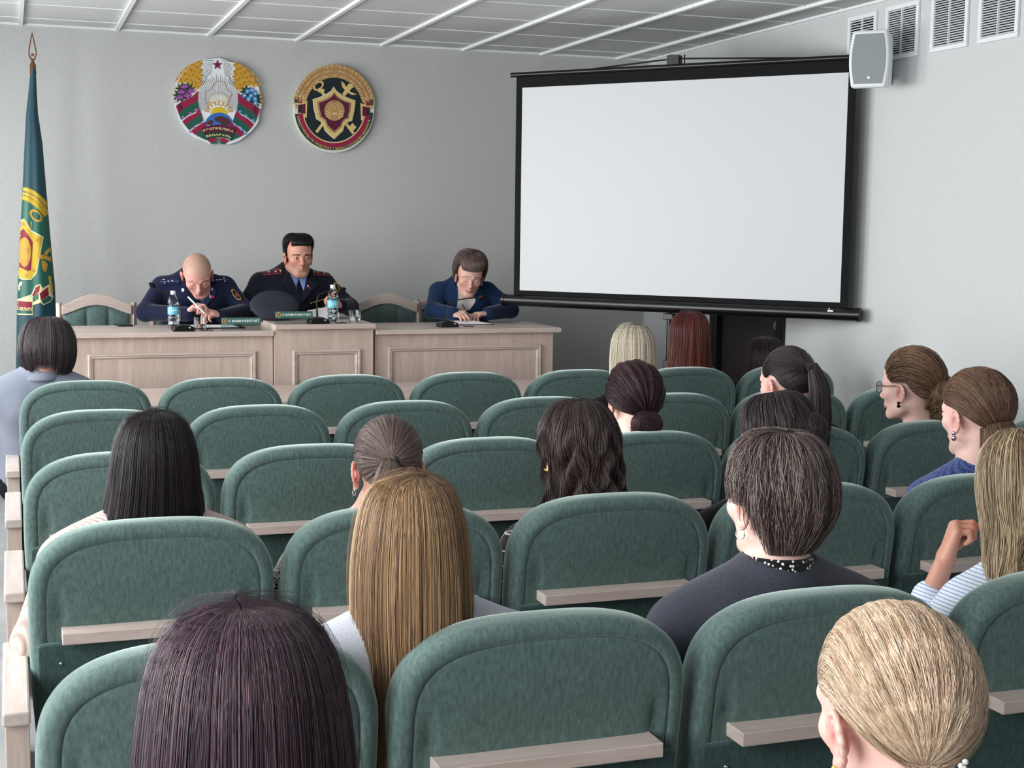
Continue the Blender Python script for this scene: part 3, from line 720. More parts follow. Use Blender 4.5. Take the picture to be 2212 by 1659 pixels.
# ------------------------------------------------------------ left wall emblem
Y1 = YF-.03
t1 = wpx(350, 100, 6.912, Y1); base = (1.237, YF, 2.365)
e1 = empty('state_emblem', base, 'round painted emblem with wheat, star, sun rays and red-green ribbons, left of the two', 'wall emblem', 'emblems on the front wall')
E1 = Board(e1, base, Y1, t1)
outer = [(780, 182), (850, 176), (900, 188), (1070, 245), (1200, 310), (1310, 400), (1385, 500), (1435, 590), (1470, 700), (1490, 800), (1484, 920), (1462, 970), (1442, 1120), (1400, 1192), (1330, 1270), (1262, 1335), (1150, 1412), (1060, 1444), (1000, 1466), (930, 1462), (896, 1425), (902, 1376), (850, 1366), (800, 1372), (815, 1425), (790, 1462), (735, 1466), (650, 1430), (590, 1405), (480, 1360), (400, 1300), (345, 1230), (290, 1150), (248, 1085), (238, 1000), (210, 925), (188, 850), (172, 750), (188, 650), (216, 560), (245, 470), (330, 365), (430, 280), (560, 214), (660, 192)]
b = B(); b.prism(E1.P(outer), (0, Y1, 0), UX, UZ, NY, .027, -.028); b.obj('backing', K['wht'], e1, base)
def mir(p): return [(1668-x, y+(1668-2*x)*.045*.9) for x, y in p]
# dark awn lines at the top
for side in (0, 1):
    for x0, y0, x1, y1 in ((600, 222, 775, 210), (640, 262, 740, 238), (610, 300, 750, 262), (620, 335, 752, 288), (640, 365, 752, 315), (625, 405, 745, 345), (640, 440, 738, 372), (640, 475, 735, 400), (570, 510, 675, 448), (580, 545, 670, 480), (600, 575, 668, 512)):
        pts = [(x0, y0), ((x0+x1)/2, (y0+y1)/2-6), (x1, y1)]
        E1.line('awn_line', 'gray', mir(pts) if side else pts, .0026, 0)
# wheat ears: pairs of grains along curved stalks
def grains(path, wid, step, side):
    P = np.array(path, float); d = np.linalg.norm(np.diff(P, axis=0), axis=1); L = np.concatenate([[0], np.cumsum(d)]); s = 0; k = 0
    while s < L[-1]:
        p = np.array([np.interp(s, L, P[:, 0]), np.interp(s, L, P[:, 1])]); q = np.array([np.interp(min(s+5, L[-1]), L, P[:, 0]), np.interp(min(s+5, L[-1]), L, P[:, 1])])
        t = (q-p)/(np.linalg.norm(q-p)+1e-9); n = np.array([-t[1], t[0]])
        for sg in (-1, 1):
            c = p+n*sg*wid*.5; dr = t*.8+n*sg*.6; dr /= np.linalg.norm(dr); nn = np.array([-dr[1], dr[0]]); l = wid*.75; ww = wid*.33
            poly = [tuple(c-dr*l*.6), tuple(c+nn*ww-dr*l*.1), tuple(c+nn*ww*.8+dr*l*.4), tuple(c+dr*l*.8), tuple(c-nn*ww*.8+dr*l*.4), tuple(c-nn*ww-dr*l*.1)]
            E1.add('wheat_ear', 'gold' if (k+sg) % 3 else 'goldd', mir(poly) if side else poly, .001+.0004*(k % 3))
        s += step; k += 1
for side in (0, 1):
    fill = [(235, 540), (300, 410), (420, 300), (575, 225), (608, 260), (560, 320), (610, 345), (575, 400), (625, 430), (560, 500), (590, 560), (545, 640), (440, 600), (400, 540), (300, 545)]
    E1.add('wheat_field', 'gold', mir(fill) if side else fill, 0, .0009)
    for path, wd in (([(225, 530), (290, 420), (400, 320), (590, 238)], 42), ([(280, 545), (360, 440), (470, 370), (600, 320)], 44), ([(360, 530), (440, 465), (530, 420), (615, 405)], 44), ([(440, 580), (500, 520), (600, 500)], 44), ([(490, 640), (520, 590), (590, 550)], 36)):
        grains(path, wd, 34, side)
    low = [(205, 600), (190, 700), (185, 800), (205, 860)]; grains(low, 22, 30, side)
# rays
cx, cy = 843, 985
for k in range(47):
    a = math.radians(8+164*k/46); ca, sa = math.cos(a), math.sin(a)
    lim = 285/(abs(ca)+1e-6) if abs(ca) > .52 else 560
    lim = min(lim, 560-40*(k % 2)); lim = min(lim, 300+270*sa**2.2)
    if k % 4 in (0, 2):
        r0 = 150; pts = [(cx+r0*ca, cy-r0*sa), (cx+lim*.55*ca, cy-lim*.55*sa)]
        E1.line('sun_ray', 'pale', pts, [.0025, .0062], 0, .0005)
    E1.line('thin_ray', 'gray', [(cx+lim*.5*ca, cy-lim*.5*sa), (cx+lim*ca, cy-lim*sa)], [.0012, .0022], .0006, .0005)
mp_ = [(640, 790), (660, 860), (720, 835), (790, 850), (850, 880), (900, 880), (965, 880), (985, 830), (1010, 820), (1005, 770), (1045, 720), (1030, 690), (960, 640), (950, 570), (915, 530), (840, 518), (790, 545), (760, 590), (735, 640), (640, 680), (650, 760), (640, 790)]
E1.line('country_outline', 'bronze', mp_, .0032, .0012)
E1.add('sun', 'yel', circ(848, 1010, 125, 105, 0, PI, 24), .0005)
for k in range(9):
    a = math.radians(12+156*k/8); E1.line('sun_ray', 'gold', [(848+140*math.cos(a), 1005-120*math.sin(a)), (848+215*math.cos(a), 1005-190*math.sin(a))], [.006, .009], .0006, .0006)
E1.add('globe', 'blue', circ(848, 1190, 212, 200, .05, PI-.05, 30), .0018)
E1.add('globe_land', 'brn', [(770, 1070), (830, 1050), (900, 1045), (980, 1075), (1030, 1130), (1050, 1180), (900, 1170), (850, 1130), (800, 1120)], .0030, .0008)
E1.add('globe_land', 'brn', [(660, 1160), (690, 1110), (740, 1100), (770, 1130), (740, 1175)], .0030, .0008)
# ribbons
def band(name, key, top, bot, side, off):
    poly = top+bot[::-1]; E1.add(name, key, mir(poly) if side else poly, off)
for side in (0, 1):
    L_ = [[(205, 890), (300, 820), (450, 750), (540, 665)], [(245, 1005), (330, 930), (460, 860), (535, 810)], [(258, 1060), (350, 985), (480, 925), (540, 890)], [(285, 1100), (380, 1030), (500, 975), (550, 925)],
          [(300, 1120), (390, 1050), (500, 1000), (555, 930)], [(345, 1185), (430, 1110), (520, 1060), (585, 1010)], [(365, 1205), (450, 1140), (540, 1095), (600, 1060)], [(405, 1255), (480, 1190), (560, 1150), (615, 1110)],
          [(420, 1270), (500, 1210), (580, 1160), (650, 1120)], [(510, 1330), (560, 1270), (600, 1240), (660, 1220)], [(530, 1345), (580, 1300), (610, 1260), (660, 1230)], [(650, 1400), (660, 1370), (680, 1360), (700, 1330)]]
    band('ribbon', 'crim', L_[0], L_[1], side, .003); band('ribbon', 'grn', L_[1], L_[3], side, .003)
    band('ribbon', 'crim', L_[4], L_[5], side, .003); band('ribbon', 'grn', L_[5], L_[7], side, .003)
    band('ribbon', 'crim', L_[8], L_[9], side, .003); band('ribbon', 'grn', L_[9], L_[11], side, .003)
    E1.add('ribbon_shade', 'crimd', mir([(240, 875), (290, 838), (310, 940), (262, 985)]) if side else [(240, 875), (290, 838), (310, 940), (262, 985)], .0044, .0004)
    E1.add('ribbon_end', 'crim', mir([(665, 1395), (760, 1365), (808, 1370), (800, 1410), (720, 1440)]) if side else [(665, 1395), (760, 1365), (808, 1370), (800, 1410), (720, 1440)], .0045)
    E1.add('ribbon_end', 'grn', mir([(720, 1442), (800, 1412), (812, 1430), (780, 1458), (735, 1460)]) if side else [(720, 1442), (800, 1412), (812, 1430), (780, 1458), (735, 1460)], .0045)
    for (fx, fy) in ((310, 1060), (420, 1000), (505, 950), (485, 1215), (575, 1155), (430, 1278)):
        q = circ(fx, fy, 26, 17, 0, 2*PI, 10); E1.add('ribbon_flower', 'sky' if side else 'pur', mir(q) if side else q, .0050, .0006)
# flowers
leaf = lambda cx, cy, a, l, w_: [(cx, cy), (cx+l*.5*math.cos(a)-w_*math.sin(a), cy-l*.5*math.sin(a)-w_*math.cos(a)), (cx+l*math.cos(a), cy-l*math.sin(a)), (cx+l*.5*math.cos(a)+w_*math.sin(a), cy-l*.5*math.sin(a)+w_*math.cos(a))]
for fx, fy in ((300, 640), (390, 640), (330, 720), (260, 740)):
    for k in range(9): E1.add('leaf', 'grnd', leaf(fx, fy, k*PI*2/9+.2, 110, 20), .0012+.0002*(k % 3), .001)
for fx, fy in ((335, 600), (290, 680), (435, 665), (380, 730), (265, 760)):
    for k in range(6):
        a = PI*.15+k*PI*.14; E1.add('clover', 'pur' if k % 2 else 'purd', leaf(fx, fy+32, a, 78, 12), .0045+.0003*(k % 3), .001)
for fx, fy in ((1260, 690), (1340, 740), (1400, 800), (1290, 800)):
    for k in range(9): E1.add('leaf', 'grnd', leaf(fx, fy, k*PI*2/9+.2, 115, 20), .0012+.0002*(k % 3), .001)
for fx, fy in ((1272, 672), (1340, 655), (1228, 735), (1325, 738), (1390, 705), (1290, 790), (1385, 785), (1395, 850)):
    for k in range(5): E1.add('blue_flower', 'sky', circ(fx+22*math.cos(k*1.257+.3), fy+22*math.sin(k*1.257+.3), 16, 16, 0, 2*PI, 9), .0045, .001)
    E1.add('flower_eye', 'wht', circ(fx, fy, 9, 9, 0, 2*PI, 8), .0056, .0008)
# bottom band with the name
def arcband(cx, cy, r0, r1, a0, a1, n=20):
    return [(cx+r1*math.cos(math.radians(a0+(a1-a0)*i/n)), cy-r1*math.sin(math.radians(a0+(a1-a0)*i/n))) for i in range(n+1)]+[(cx+r0*math.cos(math.radians(a1+(a0-a1)*i/n)), cy-r0*math.sin(math.radians(a1+(a0-a1)*i/n))) for i in range(n+1)]
E1.add('name_band', 'crimd', arcband(845, 1830, 555, 660, 113, 66), .0050); E1.add('name_band', 'grnd', arcband(845, 1830, 468, 555, 113, 66), .0050)
E1.add('star', 'star', [(x, 340-y) for x, y in star_poly(825, 62, 78)], .0006, .002)
E1.flush()
o0 = np.array(t1(845, 1830)); mscale = (t1(1845, 1830)[0]-o0[0])/1000
b = B(); put_text_arc(b, 'РЭСПУБЛІКА', .0165, (o0[0], Y1, o0[1]), UX, UZ, NY, .0088, (0, 0), 578*mscale, math.radians(112), math.radians(67.5), under=False, bold=.0004)
put_text_arc(b, 'БЕЛАРУСЬ', .0165, (o0[0], Y1, o0[1]), UX, UZ, NY, .0088, (0, 0), 486*mscale, math.radians(111), math.radians(67.5), under=False, bold=.0004)
b.obj('lettering', K['txt'], e1, base)

# ------------------------------------------------------------ right wall emblem
Y2 = YF-.03; t2 = wpx(600, 110, 6.912, Y2); base = (1.97, YF, 2.35)
e2 = empty('ministry_emblem', base, 'round dark emblem with gold shield, key and wheat wreath, right of the two', 'wall emblem', 'emblems on the front wall')
E2 = Board(e2, base, Y2, t2)
rim = circ(838, 880, 598, 640, 0, 2*PI, 72)
B().prism(E2.P(rim), (0, Y2, 0), UX, UZ, NY, .03, -.029).obj('disc', K['rim'], e2, base)
E2.add('dark_field', 'navy', circ(838, 865, 545, 600, 0, 2*PI, 64), .001)
def eband(rx0, rx1, ry0, ry1, a0, a1, n=44, cx=838, cy=870):
    A = [math.radians(a0+(a1-a0)*i/n) for i in range(n+1)]
    return [(cx+rx1*math.cos(a), cy-ry1*math.sin(a)) for a in A]+[(cx+rx0*math.cos(a), cy-ry0*math.sin(a)) for a in reversed(A)]
E2.add('ribbon', 'rim', eband(455, 600, 490, 630, 186, 356), .002)
E2.add('ribbon', 'crim', eband(470, 545, 508, 574, 187, 355), .0034); E2.add('ribbon', 'grnd', eband(545, 588, 574, 615, 187, 355), .0034)
E2.add('ribbon', 'cream', eband(456, 470, 494, 508, 187, 355), .004)
def rib(pts, key, off=.004): E2.add('ribbon', key, pts, off); E2.add('ribbon', key, [(1672-x, y+38) for x, y in pts], off)
rib([(228, 680), (260, 660), (395, 660), (360, 795), (232, 795)], 'cream'); rib([(245, 690), (290, 690), (290, 780), (245, 775)], 'grn', .0052); rib([(290, 680), (345, 715), (365, 690), (352, 785), (290, 780)], 'crim', .0052)
rib([(290, 795), (440, 740), (430, 1000), (360, 990), (290, 930)], 'cream', .003); rib([(302, 805), (345, 805), (345, 925), (302, 925)], 'navy', .0046); rib([(345, 800), (410, 790), (408, 940), (345, 930)], 'crimd', .0046)
# wreath of relief leaves
E2.add('wreath_base', 'bronze', eband(462, 578, 512, 636, 2, 178, cy=880), .0022)
for side in (-1, 1):
    for k in range(26):
        a = math.radians(91-side*0 + (-side)*(-2)); a = math.radians(93+k*3.05) if side < 0 else math.radians(87-k*3.05)
        for j, rr_ in enumerate((.885, .945, 1.005)):
            cxp = 838+ (555*rr_)*math.cos(a); cyp = 880-(612*rr_)*math.sin(a)
            tang = a+side*(-PI/2)*-1; tang = a-PI/2*side*-1*-1
            dirc = a+(PI/2 if side > 0 else -PI/2)
            ang = dirc+(-.9+.9*j)*(1 if side < 0 else -1)
            P = leaf(cxp, cyp, ang, 84, 21); E2.add('wreath', 'wheat' if (k+j) % 2 else 'bronze', P, .003+.0012*((k+j) % 3), .003)
# keys crossed behind the shield
def bar2(key, x0, y0, x1, y1, w_, off=.003, th=.002, nm='crossed_staffs'):
    d = np.array([x1-x0, y1-y0], float); d /= np.linalg.norm(d); n = np.array([-d[1], d[0]])*w_/2
    E2.add(nm, key, [(x0+n[0], y0+n[1]), (x1+n[0], y1+n[1]), (x1-n[0], y1-n[1]), (x0-n[0], y0-n[1])], off, th)
bar2('cream', 640, 590, 1130, 1235, 42); bar2('cream', 1040, 590, 575, 1215, 42)
for (a, c) in (((1070, 1150), (1125, 1085)), ((1100, 1195), (1165, 1130)), ((1085, 1170), (1140, 1110))): bar2('cream', *a, *c, 30)
bar2('cream', 600, 585, 690, 600, 60)
ringp = []
for k in range(33):
    a = 2*PI*k/32; ringp.append((605+92*math.cos(a)*.75-70*math.sin(a)*.55, 522+92*math.cos(a)*-.62-70*math.sin(a)*.62))
for k in range(32): E2.add('key_bow', 'cream', [ringp[k], ringp[k+1], (605+(ringp[k+1][0]-605)*.66, 522+(ringp[k+1][1]-522)*.66), (605+(ringp[k][0]-605)*.66, 522+(ringp[k][1]-522)*.66)], .004, .002)
E2.add('winged_staff', 'cream', [(1040, 510), (1060, 488), (1110, 495), (1128, 545), (1080, 575), (1075, 610), (1180, 650), (1110, 660), (1045, 625), (1000, 670), (960, 640), (1000, 585), (960, 540), (945, 450), (985, 480), (1020, 540)], .004, .002)
# shield
sh = [(832, 545), (880, 610), (960, 670), (1060, 715), (1148, 745), (1135, 880), (1100, 1040), (1040, 1060), (990, 1110), (965, 1190), (900, 1250), (838, 1305), (770, 1250), (700, 1180), (680, 1100), (640, 1050), (580, 1015), (545, 880), (528, 728), (620, 700), (720, 655), (790, 610)]
shr = [(832+(x-832)*1.035, 900+(y-900)*1.035) for x, y in sh]
E2.add('shield', 'rim', shr, .006); E2.add('shield', 'cream', sh, .0075, .004)
si = [(832+(x-832)*.80, 905+(y-905)*.80) for x, y in sh]; E2.add('shield_field', 'crimd', si, .0117)
s2_ = [(832+(x-832)*.77, 905+(y-905)*.77) for x, y in sh]; E2.add('shield_field', 'cream', s2_, .0130)
s3_ = [(832+(x-832)*.74, 905+(y-905)*.74) for x, y in sh]; E2.add('shield_field', 'crimd', s3_, .0143)
E2.add('medallion', 'bronze', circ(838, 892, 150, 152, 0, 2*PI, 40), .0157, .002)
for k in range(15):
    a = math.radians(20+140*k/14); E2.line('medallion_relief', 'cream', [(838+40*math.cos(a), 930-40*math.sin(a)), (838+(90+45*math.sin(a))*math.cos(a), 930-(90+60*math.sin(a))*math.sin(a))], [.001, .0026], .0178, .001)
for sg in (-1, 1):
    for k in range(3): E2.line('medallion_relief', 'cream', [(838+sg*130, 900+k*38), (838+sg*90, 915+k*38), (838+sg*60, 950+k*34)], .006, .0178, .0015)
E2.add('medallion_relief', 'cream', circ(838, 955, 45, 32, 0, PI, 14), .018, .001); E2.add('medallion_relief', 'star', [(x, 1536-y) for x, y in star_poly(833, 770, 16)], .018, .001)
E2.line('medallion_relief', 'goldd', [(800, 830), (835, 815), (875, 835), (880, 880), (845, 900), (800, 890), (790, 855), (800, 830)], .002, .0185, .0008)
E2.flush()
o0 = np.array(t2(838, 870)); ms = (t2(1338, 870)[0]-o0[0])/500
b = B(); put_text_arc(b, 'МІНІСТЭРСТВА ПА ПАДАТКАХ І ЗБОРАХ РЭСПУБЛІКІ БЕЛАРУСЬ', .0195, (o0[0], Y2, o0[1]), UX, UZ*1.05, NY, .0058, (0, 0), 560*ms, math.radians(192.5), math.radians(347.5), under=True, bold=.0002)
b.obj('lettering', K['cream'], e2, base)

# ------------------------------------------------------------ nameplates
acr = glass_mat('acrylic', (225, 232, 232), .05, 1.3)
def nameplate(x0, x1, y, z, label):
    cx = (x0+x1)/2; bs = (cx, y, z); e = empty('nameplate', bs, label, 'nameplate', 'acrylic nameplates'); h = .068; tlt = .25
    uz = np.array([0, math.sin(tlt), math.cos(tlt)]); n = np.array([0, -math.cos(tlt), math.sin(tlt)]); o = np.array([cx, y, z])
    w_ = x1-x0
    B().prism([(-w_/2, 0), (w_/2, 0), (w_/2, h), (-w_/2, h)], o, UX, uz, n, .002, 0).prism([(-w_/2, 0), (w_/2, 0), (w_/2, h), (-w_/2, h)], o+np.array([0, 2*h*math.sin(tlt), 0]), UX, np.array([0, -math.sin(tlt), math.cos(tlt)]), np.array([0, math.cos(tlt), math.sin(tlt)]), .002, 0).obj('acrylic_stand', acr, e, bs)
    B().prism([(-w_/2, h*.46), (w_/2, h*.46), (w_/2, h), (-w_/2, h)], o, UX, uz, n, .001, .0025).obj('green_strip', flatm('plate_green', (58, 98, 88)), e, bs)
    b = B(); b.prism([(-w_/2+.018+.0135*math.cos(k*PI/12), h*.73+.0135*math.sin(k*PI/12)) for k in range(24)], o, UX, uz, n, .001, .0035); b.obj('round_mark', K['cream'], e, bs)
    b = B(); b.prism([(-w_/2+.018+.0105*math.cos(k*PI/12), h*.73+.0105*math.sin(k*PI/12)) for k in range(24)], o, UX, uz, n, .001, .0041); b.obj('round_mark_field', K['navy'], e, bs)
    b = B(); b.prism([(-w_/2+.018+.0055*math.cos(k*PI/3), h*.73+.0065*math.sin(k*PI/3)) for k in range(6)], o, UX, uz, n, .001, .0047); b.obj('round_mark_shield', K['bronze'], e, bs)
    b = B(); put_text_straight(b, 'С ВАМИ РАБОТАЕТ', .0165, o+UX*(-w_/2+.038)+uz*(h*.73-.006), UX, uz, n, .0040, width=w_-.046, bold=.0003); b.obj('lettering', K['wht'], e, bs)
nameplate(1.045, 1.255, 7.545, 1.05, 'green and clear nameplate on the left desk')
nameplate(1.318, 1.520, 7.475, 1.085, 'green and clear nameplate on the raised middle desk in front of the cap')

# ============================================================ flag
fx, fy = .147, 8.6; base = (fx, fy, 0)
ef = empty('flag', base, 'tall furled dark green flag with gold emblem on a pole in the left corner', 'flag')
B().tube([(fx, fy, .03), (fx, fy, 2.48)], .0125, 12).obj('pole', M['gold'], ef, base, smooth=True)
B().lathe([(0, 0), (.19, 0), (.19, .015), (.05, .04), (.02, .09), (0, .09)], base).obj('pole_base', M['gold'], ef, base, smooth=True)
fm = mat('finial_bronze', (122, 84, 58), .4, metal=.5)
B().lathe([(.0, 2.44), (.017, 2.44), (.0185, 2.455), (.017, 2.46), (.017, 2.495), (.010, 2.505), (.008, 2.52), (.0, 2.52)], base).obj('finial_socket', fm, ef, base, smooth=True)
def spear(zs, k): return [(0, 2.515+0), (.013*k, 2.522), (.023*k, 2.55), (.022*k, 2.575), (.012*k, 2.63), (0, 2.515+.165*zs), (-.012*k, 2.63), (-.022*k, 2.575), (-.023*k, 2.55), (-.013*k, 2.522)]
so_ = spear(1, 1); si_ = [(0, 2.527), (.008, 2.531), (.0165, 2.552), (.0155, 2.572), (.0075, 2.617), (0, 2.655), (-.0075, 2.617), (-.0155, 2.572), (-.0165, 2.552), (-.008, 2.531)]
b = B()
for k in range(10):
    k2 = (k+1) % 10; b.prism([so_[k], so_[k2], si_[k2], si_[k]], (fx, fy, 0), UX, UZ, NY, .008, -.004)
b.prism([(x, z) for x, z in star_poly(0, 2.549, .0145)], (fx, fy, 0), UX, UZ, NY, .006, -.003); b.obj('spearhead', fm, ef, base)
# cloth
rows = [(150, 66.5, 77.5), (170, 64, 78.5), (185, 63, 79), (243, 56.5, 82), (310, 53, 92), (407, 48.5, 100), (522, 42.5, 110), (619, 38, 119), (686, 36, 121.5), (812, 34, 130), (900, 33, 138), (980, 34, 142)]
RY = [atY(60, r_[0], fy)[2] for r_ in rows]; RL = [atY(r_[1], r_[0], fy)[0] for r_ in rows]; RR = [atY(r_[2], r_[0], fy)[0] for r_ in rows]
nz, na = 90, 96; V = []
for j in range(nz+1):
    z = RY[0]+(RY[-1]-RY[0])*j/nz; l = np.interp(-z, [-q for q in RY], RL); r_ = np.interp(-z, [-q for q in RY], RR); c, hw = (l+r_)/2, (r_-l)/2; t = j/nz
    for i in range(na):
        a = 2*PI*i/na; ca, sa = math.cos(a), math.sin(a)
        fold = 1+.10*math.sin(5*a+2*t+.5)*t**.5*abs(sa)+.05*math.sin(9*a+1.3)*t*abs(sa)
        V.append((c+hw*ca, fy+(.55*hw+.012)*sa*fold, z))
F = [(j*na+i, j*na+(i+1) % na, (j+1)*na+(i+1) % na, (j+1)*na+i) for j in range(nz) for i in range(na)]
V = np.array(V); fl = np_mesh('flag_cloth', V-np.array(base), np.array(F)); 
flm = mat('flag_satin', (20, 66, 78), .6, noise=.06, nscale=8, sheen=.1)
link_mesh('cloth', fl, flm, ef, smooth=True)
bvh = BVHTree.FromPolygons([Vector(p) for p in V], F)
def decal(polys, key, bv, off, eo, base, name, yv=None, h=.006, dirv=(0, 1, 0), start=None, m=None, th=0):
    """drape flat polygons (x,z) onto a surface seen from the -Y side"""
    VV, FF = [], []
    for poly in polys:
        bm = bmesh.new(); vs = [bm.verts.new((p[0], 0, p[1])) for p in poly]; bm.faces.new(vs)
        bmesh.ops.triangulate(bm, faces=bm.faces[:])
        for _ in range(6):
            le = [q for q in bm.edges if q.calc_length() > h]
            if not le: break
            bmesh.ops.subdivide_edges(bm, edges=le, cuts=1); bmesh.ops.triangulate(bm, faces=[f for f in bm.faces if len(f.verts) > 3])
        bm.verts.index_update(); n0 = len(VV); ok = {}
        for v in bm.verts:
            st = Vector((v.co.x, start if start is not None else fy-.6, v.co.z)); hit = bv.ray_cast(st, Vector(dirv))
            if hit[0] is None: ok[v.index] = None; continue
            nn = hit[1] if hit[1].y < 0 else -hit[1]
            ok[v.index] = len(VV); VV.append(tuple(hit[0]+Vector((0, -1, 0))*off))
        for f in bm.faces:
            q = [ok[v.index] for v in f.verts]
            if None in q: continue
            co = [VV[i] for i in q]
            nrm_ = np.cross(np.subtract(co[1], co[0]), np.subtract(co[2], co[0]))
            FF.append(tuple(q) if nrm_[1] < 0 else tuple(reversed(q)))
        bm.free()
    if not FF: return None
    o = B().add(VV, FF).obj(name, m or K[key], eo, base)
    if th: s_ = o.modifiers.new('Solidify', 'SOLIDIFY'); s_.thickness = th; s_.offset = 1
    me = o.data; me.polygons.foreach_set('use_smooth', [True]*len(me.polygons))
    return o
tf = wpx(20, 380, 5.183, fy)
def FP(pts): return [tf(a, b) for a, b in pts]
def FD(name, key, polys, off): return decal([FP(p) for p in polys], key, bvh, off, ef, base, name, h=.01)
FD('green_field', 'grn', [[(90, 170), (200, 150), (330, 230), (430, 380), (480, 600), (500, 850), (500, 1090), (440, 1220), (260, 1400), (95, 1400)]], .001)
wl = []
for k in range(13):
    t = k/12; cx_, cy_p = 130+300*t**.9, 190+190*t**1.7; a = -.35-1.0*t
    for j in (-1, 0, 1): wl.append(leaf(cx_-10, cy_p-j*20, a+j*.9+.1, 74, 21))
for k in range(7):
    for j in (-1, 0, 1): wl.append(leaf(470-k*4+6*j, 1310-k*26, 1.35+j*.6, 44, 11))
K['fgold'] = flatm('flag_gold', (186, 146, 52), .6); K['fyel'] = flatm('flag_yellow', (190, 160, 44), .6); K['fcrim'] = flatm('flag_crimson', (128, 24, 48), .6); FD('wreath', 'fyel', wl, .0035)
rg = []
for k in range(28):
    a0, a1 = 2*PI*k/28, 2*PI*(k+1)/28
    def rp(a, s): x, y = 82*math.cos(a)*s, 66*math.sin(a)*s; return (298+x*.82-y*.35, 446+x*.62+y*.75)
    rg.append([rp(a0, 1), rp(a1, 1), rp(a1, .66), rp(a0, .66)])
FD('key_bow', 'fgold', rg+[[(238, 510), (252, 515), (244, 590), (236, 590)]], .003)
FD('shield', 'pale', [[(95, 500), (166, 478), (245, 608), (384, 682), (326, 815), (304, 1088), (242, 1160), (140, 1158), (95, 1130)]], .002)
FD('shield', 'fyel', [[(95, 515), (164, 492), (238, 622), (368, 692), (316, 815), (294, 1080), (238, 1148), (145, 1148), (95, 1118)]], .003)
FD('shield_field', 'fcrim', [[(95, 640), (160, 592), (262, 740), (250, 860), (240, 1052), (205, 1062), (95, 1010)]], .004)
FD('medallion', 'fgold', [[(170+72*math.cos(k*PI/10), 850+165*math.sin(k*PI/10)) for k in range(20)]], .005)
FD('medallion_relief', 'goldd', [[(165, 815), (200, 797), (222, 815), (215, 860), (190, 872), (172, 850)], [(130, 940), (150, 930), (150, 1000), (135, 1000)], [(165, 940), (180, 930), (182, 1005), (168, 1005)], [(198, 930), (212, 925), (218, 985), (204, 990)]], .006)
FD('rivet', 'goldd', [[(158+17*math.cos(k*PI/6), 540+20*math.sin(k*PI/6)) for k in range(12)], [(302+17*math.cos(k*PI/6), 718+20*math.sin(k*PI/6)) for k in range(12)], [(266+15*math.cos(k*PI/6), 1055+18*math.sin(k*PI/6)) for k in range(12)], [(183+16*math.cos(k*PI/6), 1110+20*math.sin(k*PI/6)) for k in range(12)]], .005)
FD('winged_staff', 'fgold', [[(310, 880), (365, 878), (380, 885), (470, 910), (465, 960), (385, 925), (365, 930), (310, 915)], [(385, 880), (400, 840), (462, 790), (465, 850), (440, 850), (420, 890)], [(362, 935), (400, 950), (430, 990), (405, 1082), (375, 1050), (358, 990)]], .0035)
FD('key_bit', 'txt', [[(100, 1215), (112, 1215), (112, 1190), (125, 1190), (125, 1178), (145, 1185), (140, 1225), (120, 1225), (118, 1275), (104, 1280)]], .003)
FD('ribbon', 'pale', [[(90, 1378), (252, 1388), (245, 1320), (290, 1225), (345, 1203), (370, 1250), (445, 1210), (440, 1310), (492, 1350), (470, 1400), (380, 1442), (350, 1410), (262, 1440), (262, 1550), (90, 1548)]], .0025)
FD('ribbon', 'fcrim', [[(90, 1395), (254, 1403), (254, 1500), (90, 1495)], [(255, 1330), (295, 1240), (340, 1218), (330, 1290), (270, 1345)], [(335, 1310), (433, 1238), (425, 1310), (440, 1330), (352, 1385)]], .0037)
FD('ribbon', 'grn', [[(90, 1497), (254, 1502), (254, 1538), (90, 1534)], [(258, 1352), (325, 1305), (325, 1370), (262, 1410)], [(354, 1388), (440, 1335), (478, 1355), (462, 1392), (382, 1428)]], .0037)
tb = B(); out, tot = text_line('І БЕЛАРУ', .022, .0004); x_a, x_b = tf(88, 1495), tf(262, 1500); TV = []; k_ = (x_b[0]-x_a[0])/tot
for x, w_, VV_, FF_ in out:
    tb.add([(x_a[0]+(x+p[0])*k_, fy-.5, x_a[1]+p[1]*1.05+(x_b[1]-x_a[1])*((x+p[0])/tot)) for p in VV_], FF_)
nv = []
for p in tb.v:
    hit = bvh.ray_cast(Vector(p), Vector((0, 1, 0))); nv.append((p[0], (hit[0].y if hit[0] else fy-.05)-.0055, p[2]))
tb.v = nv; tb.obj('lettering', K['txt'], ef, base)
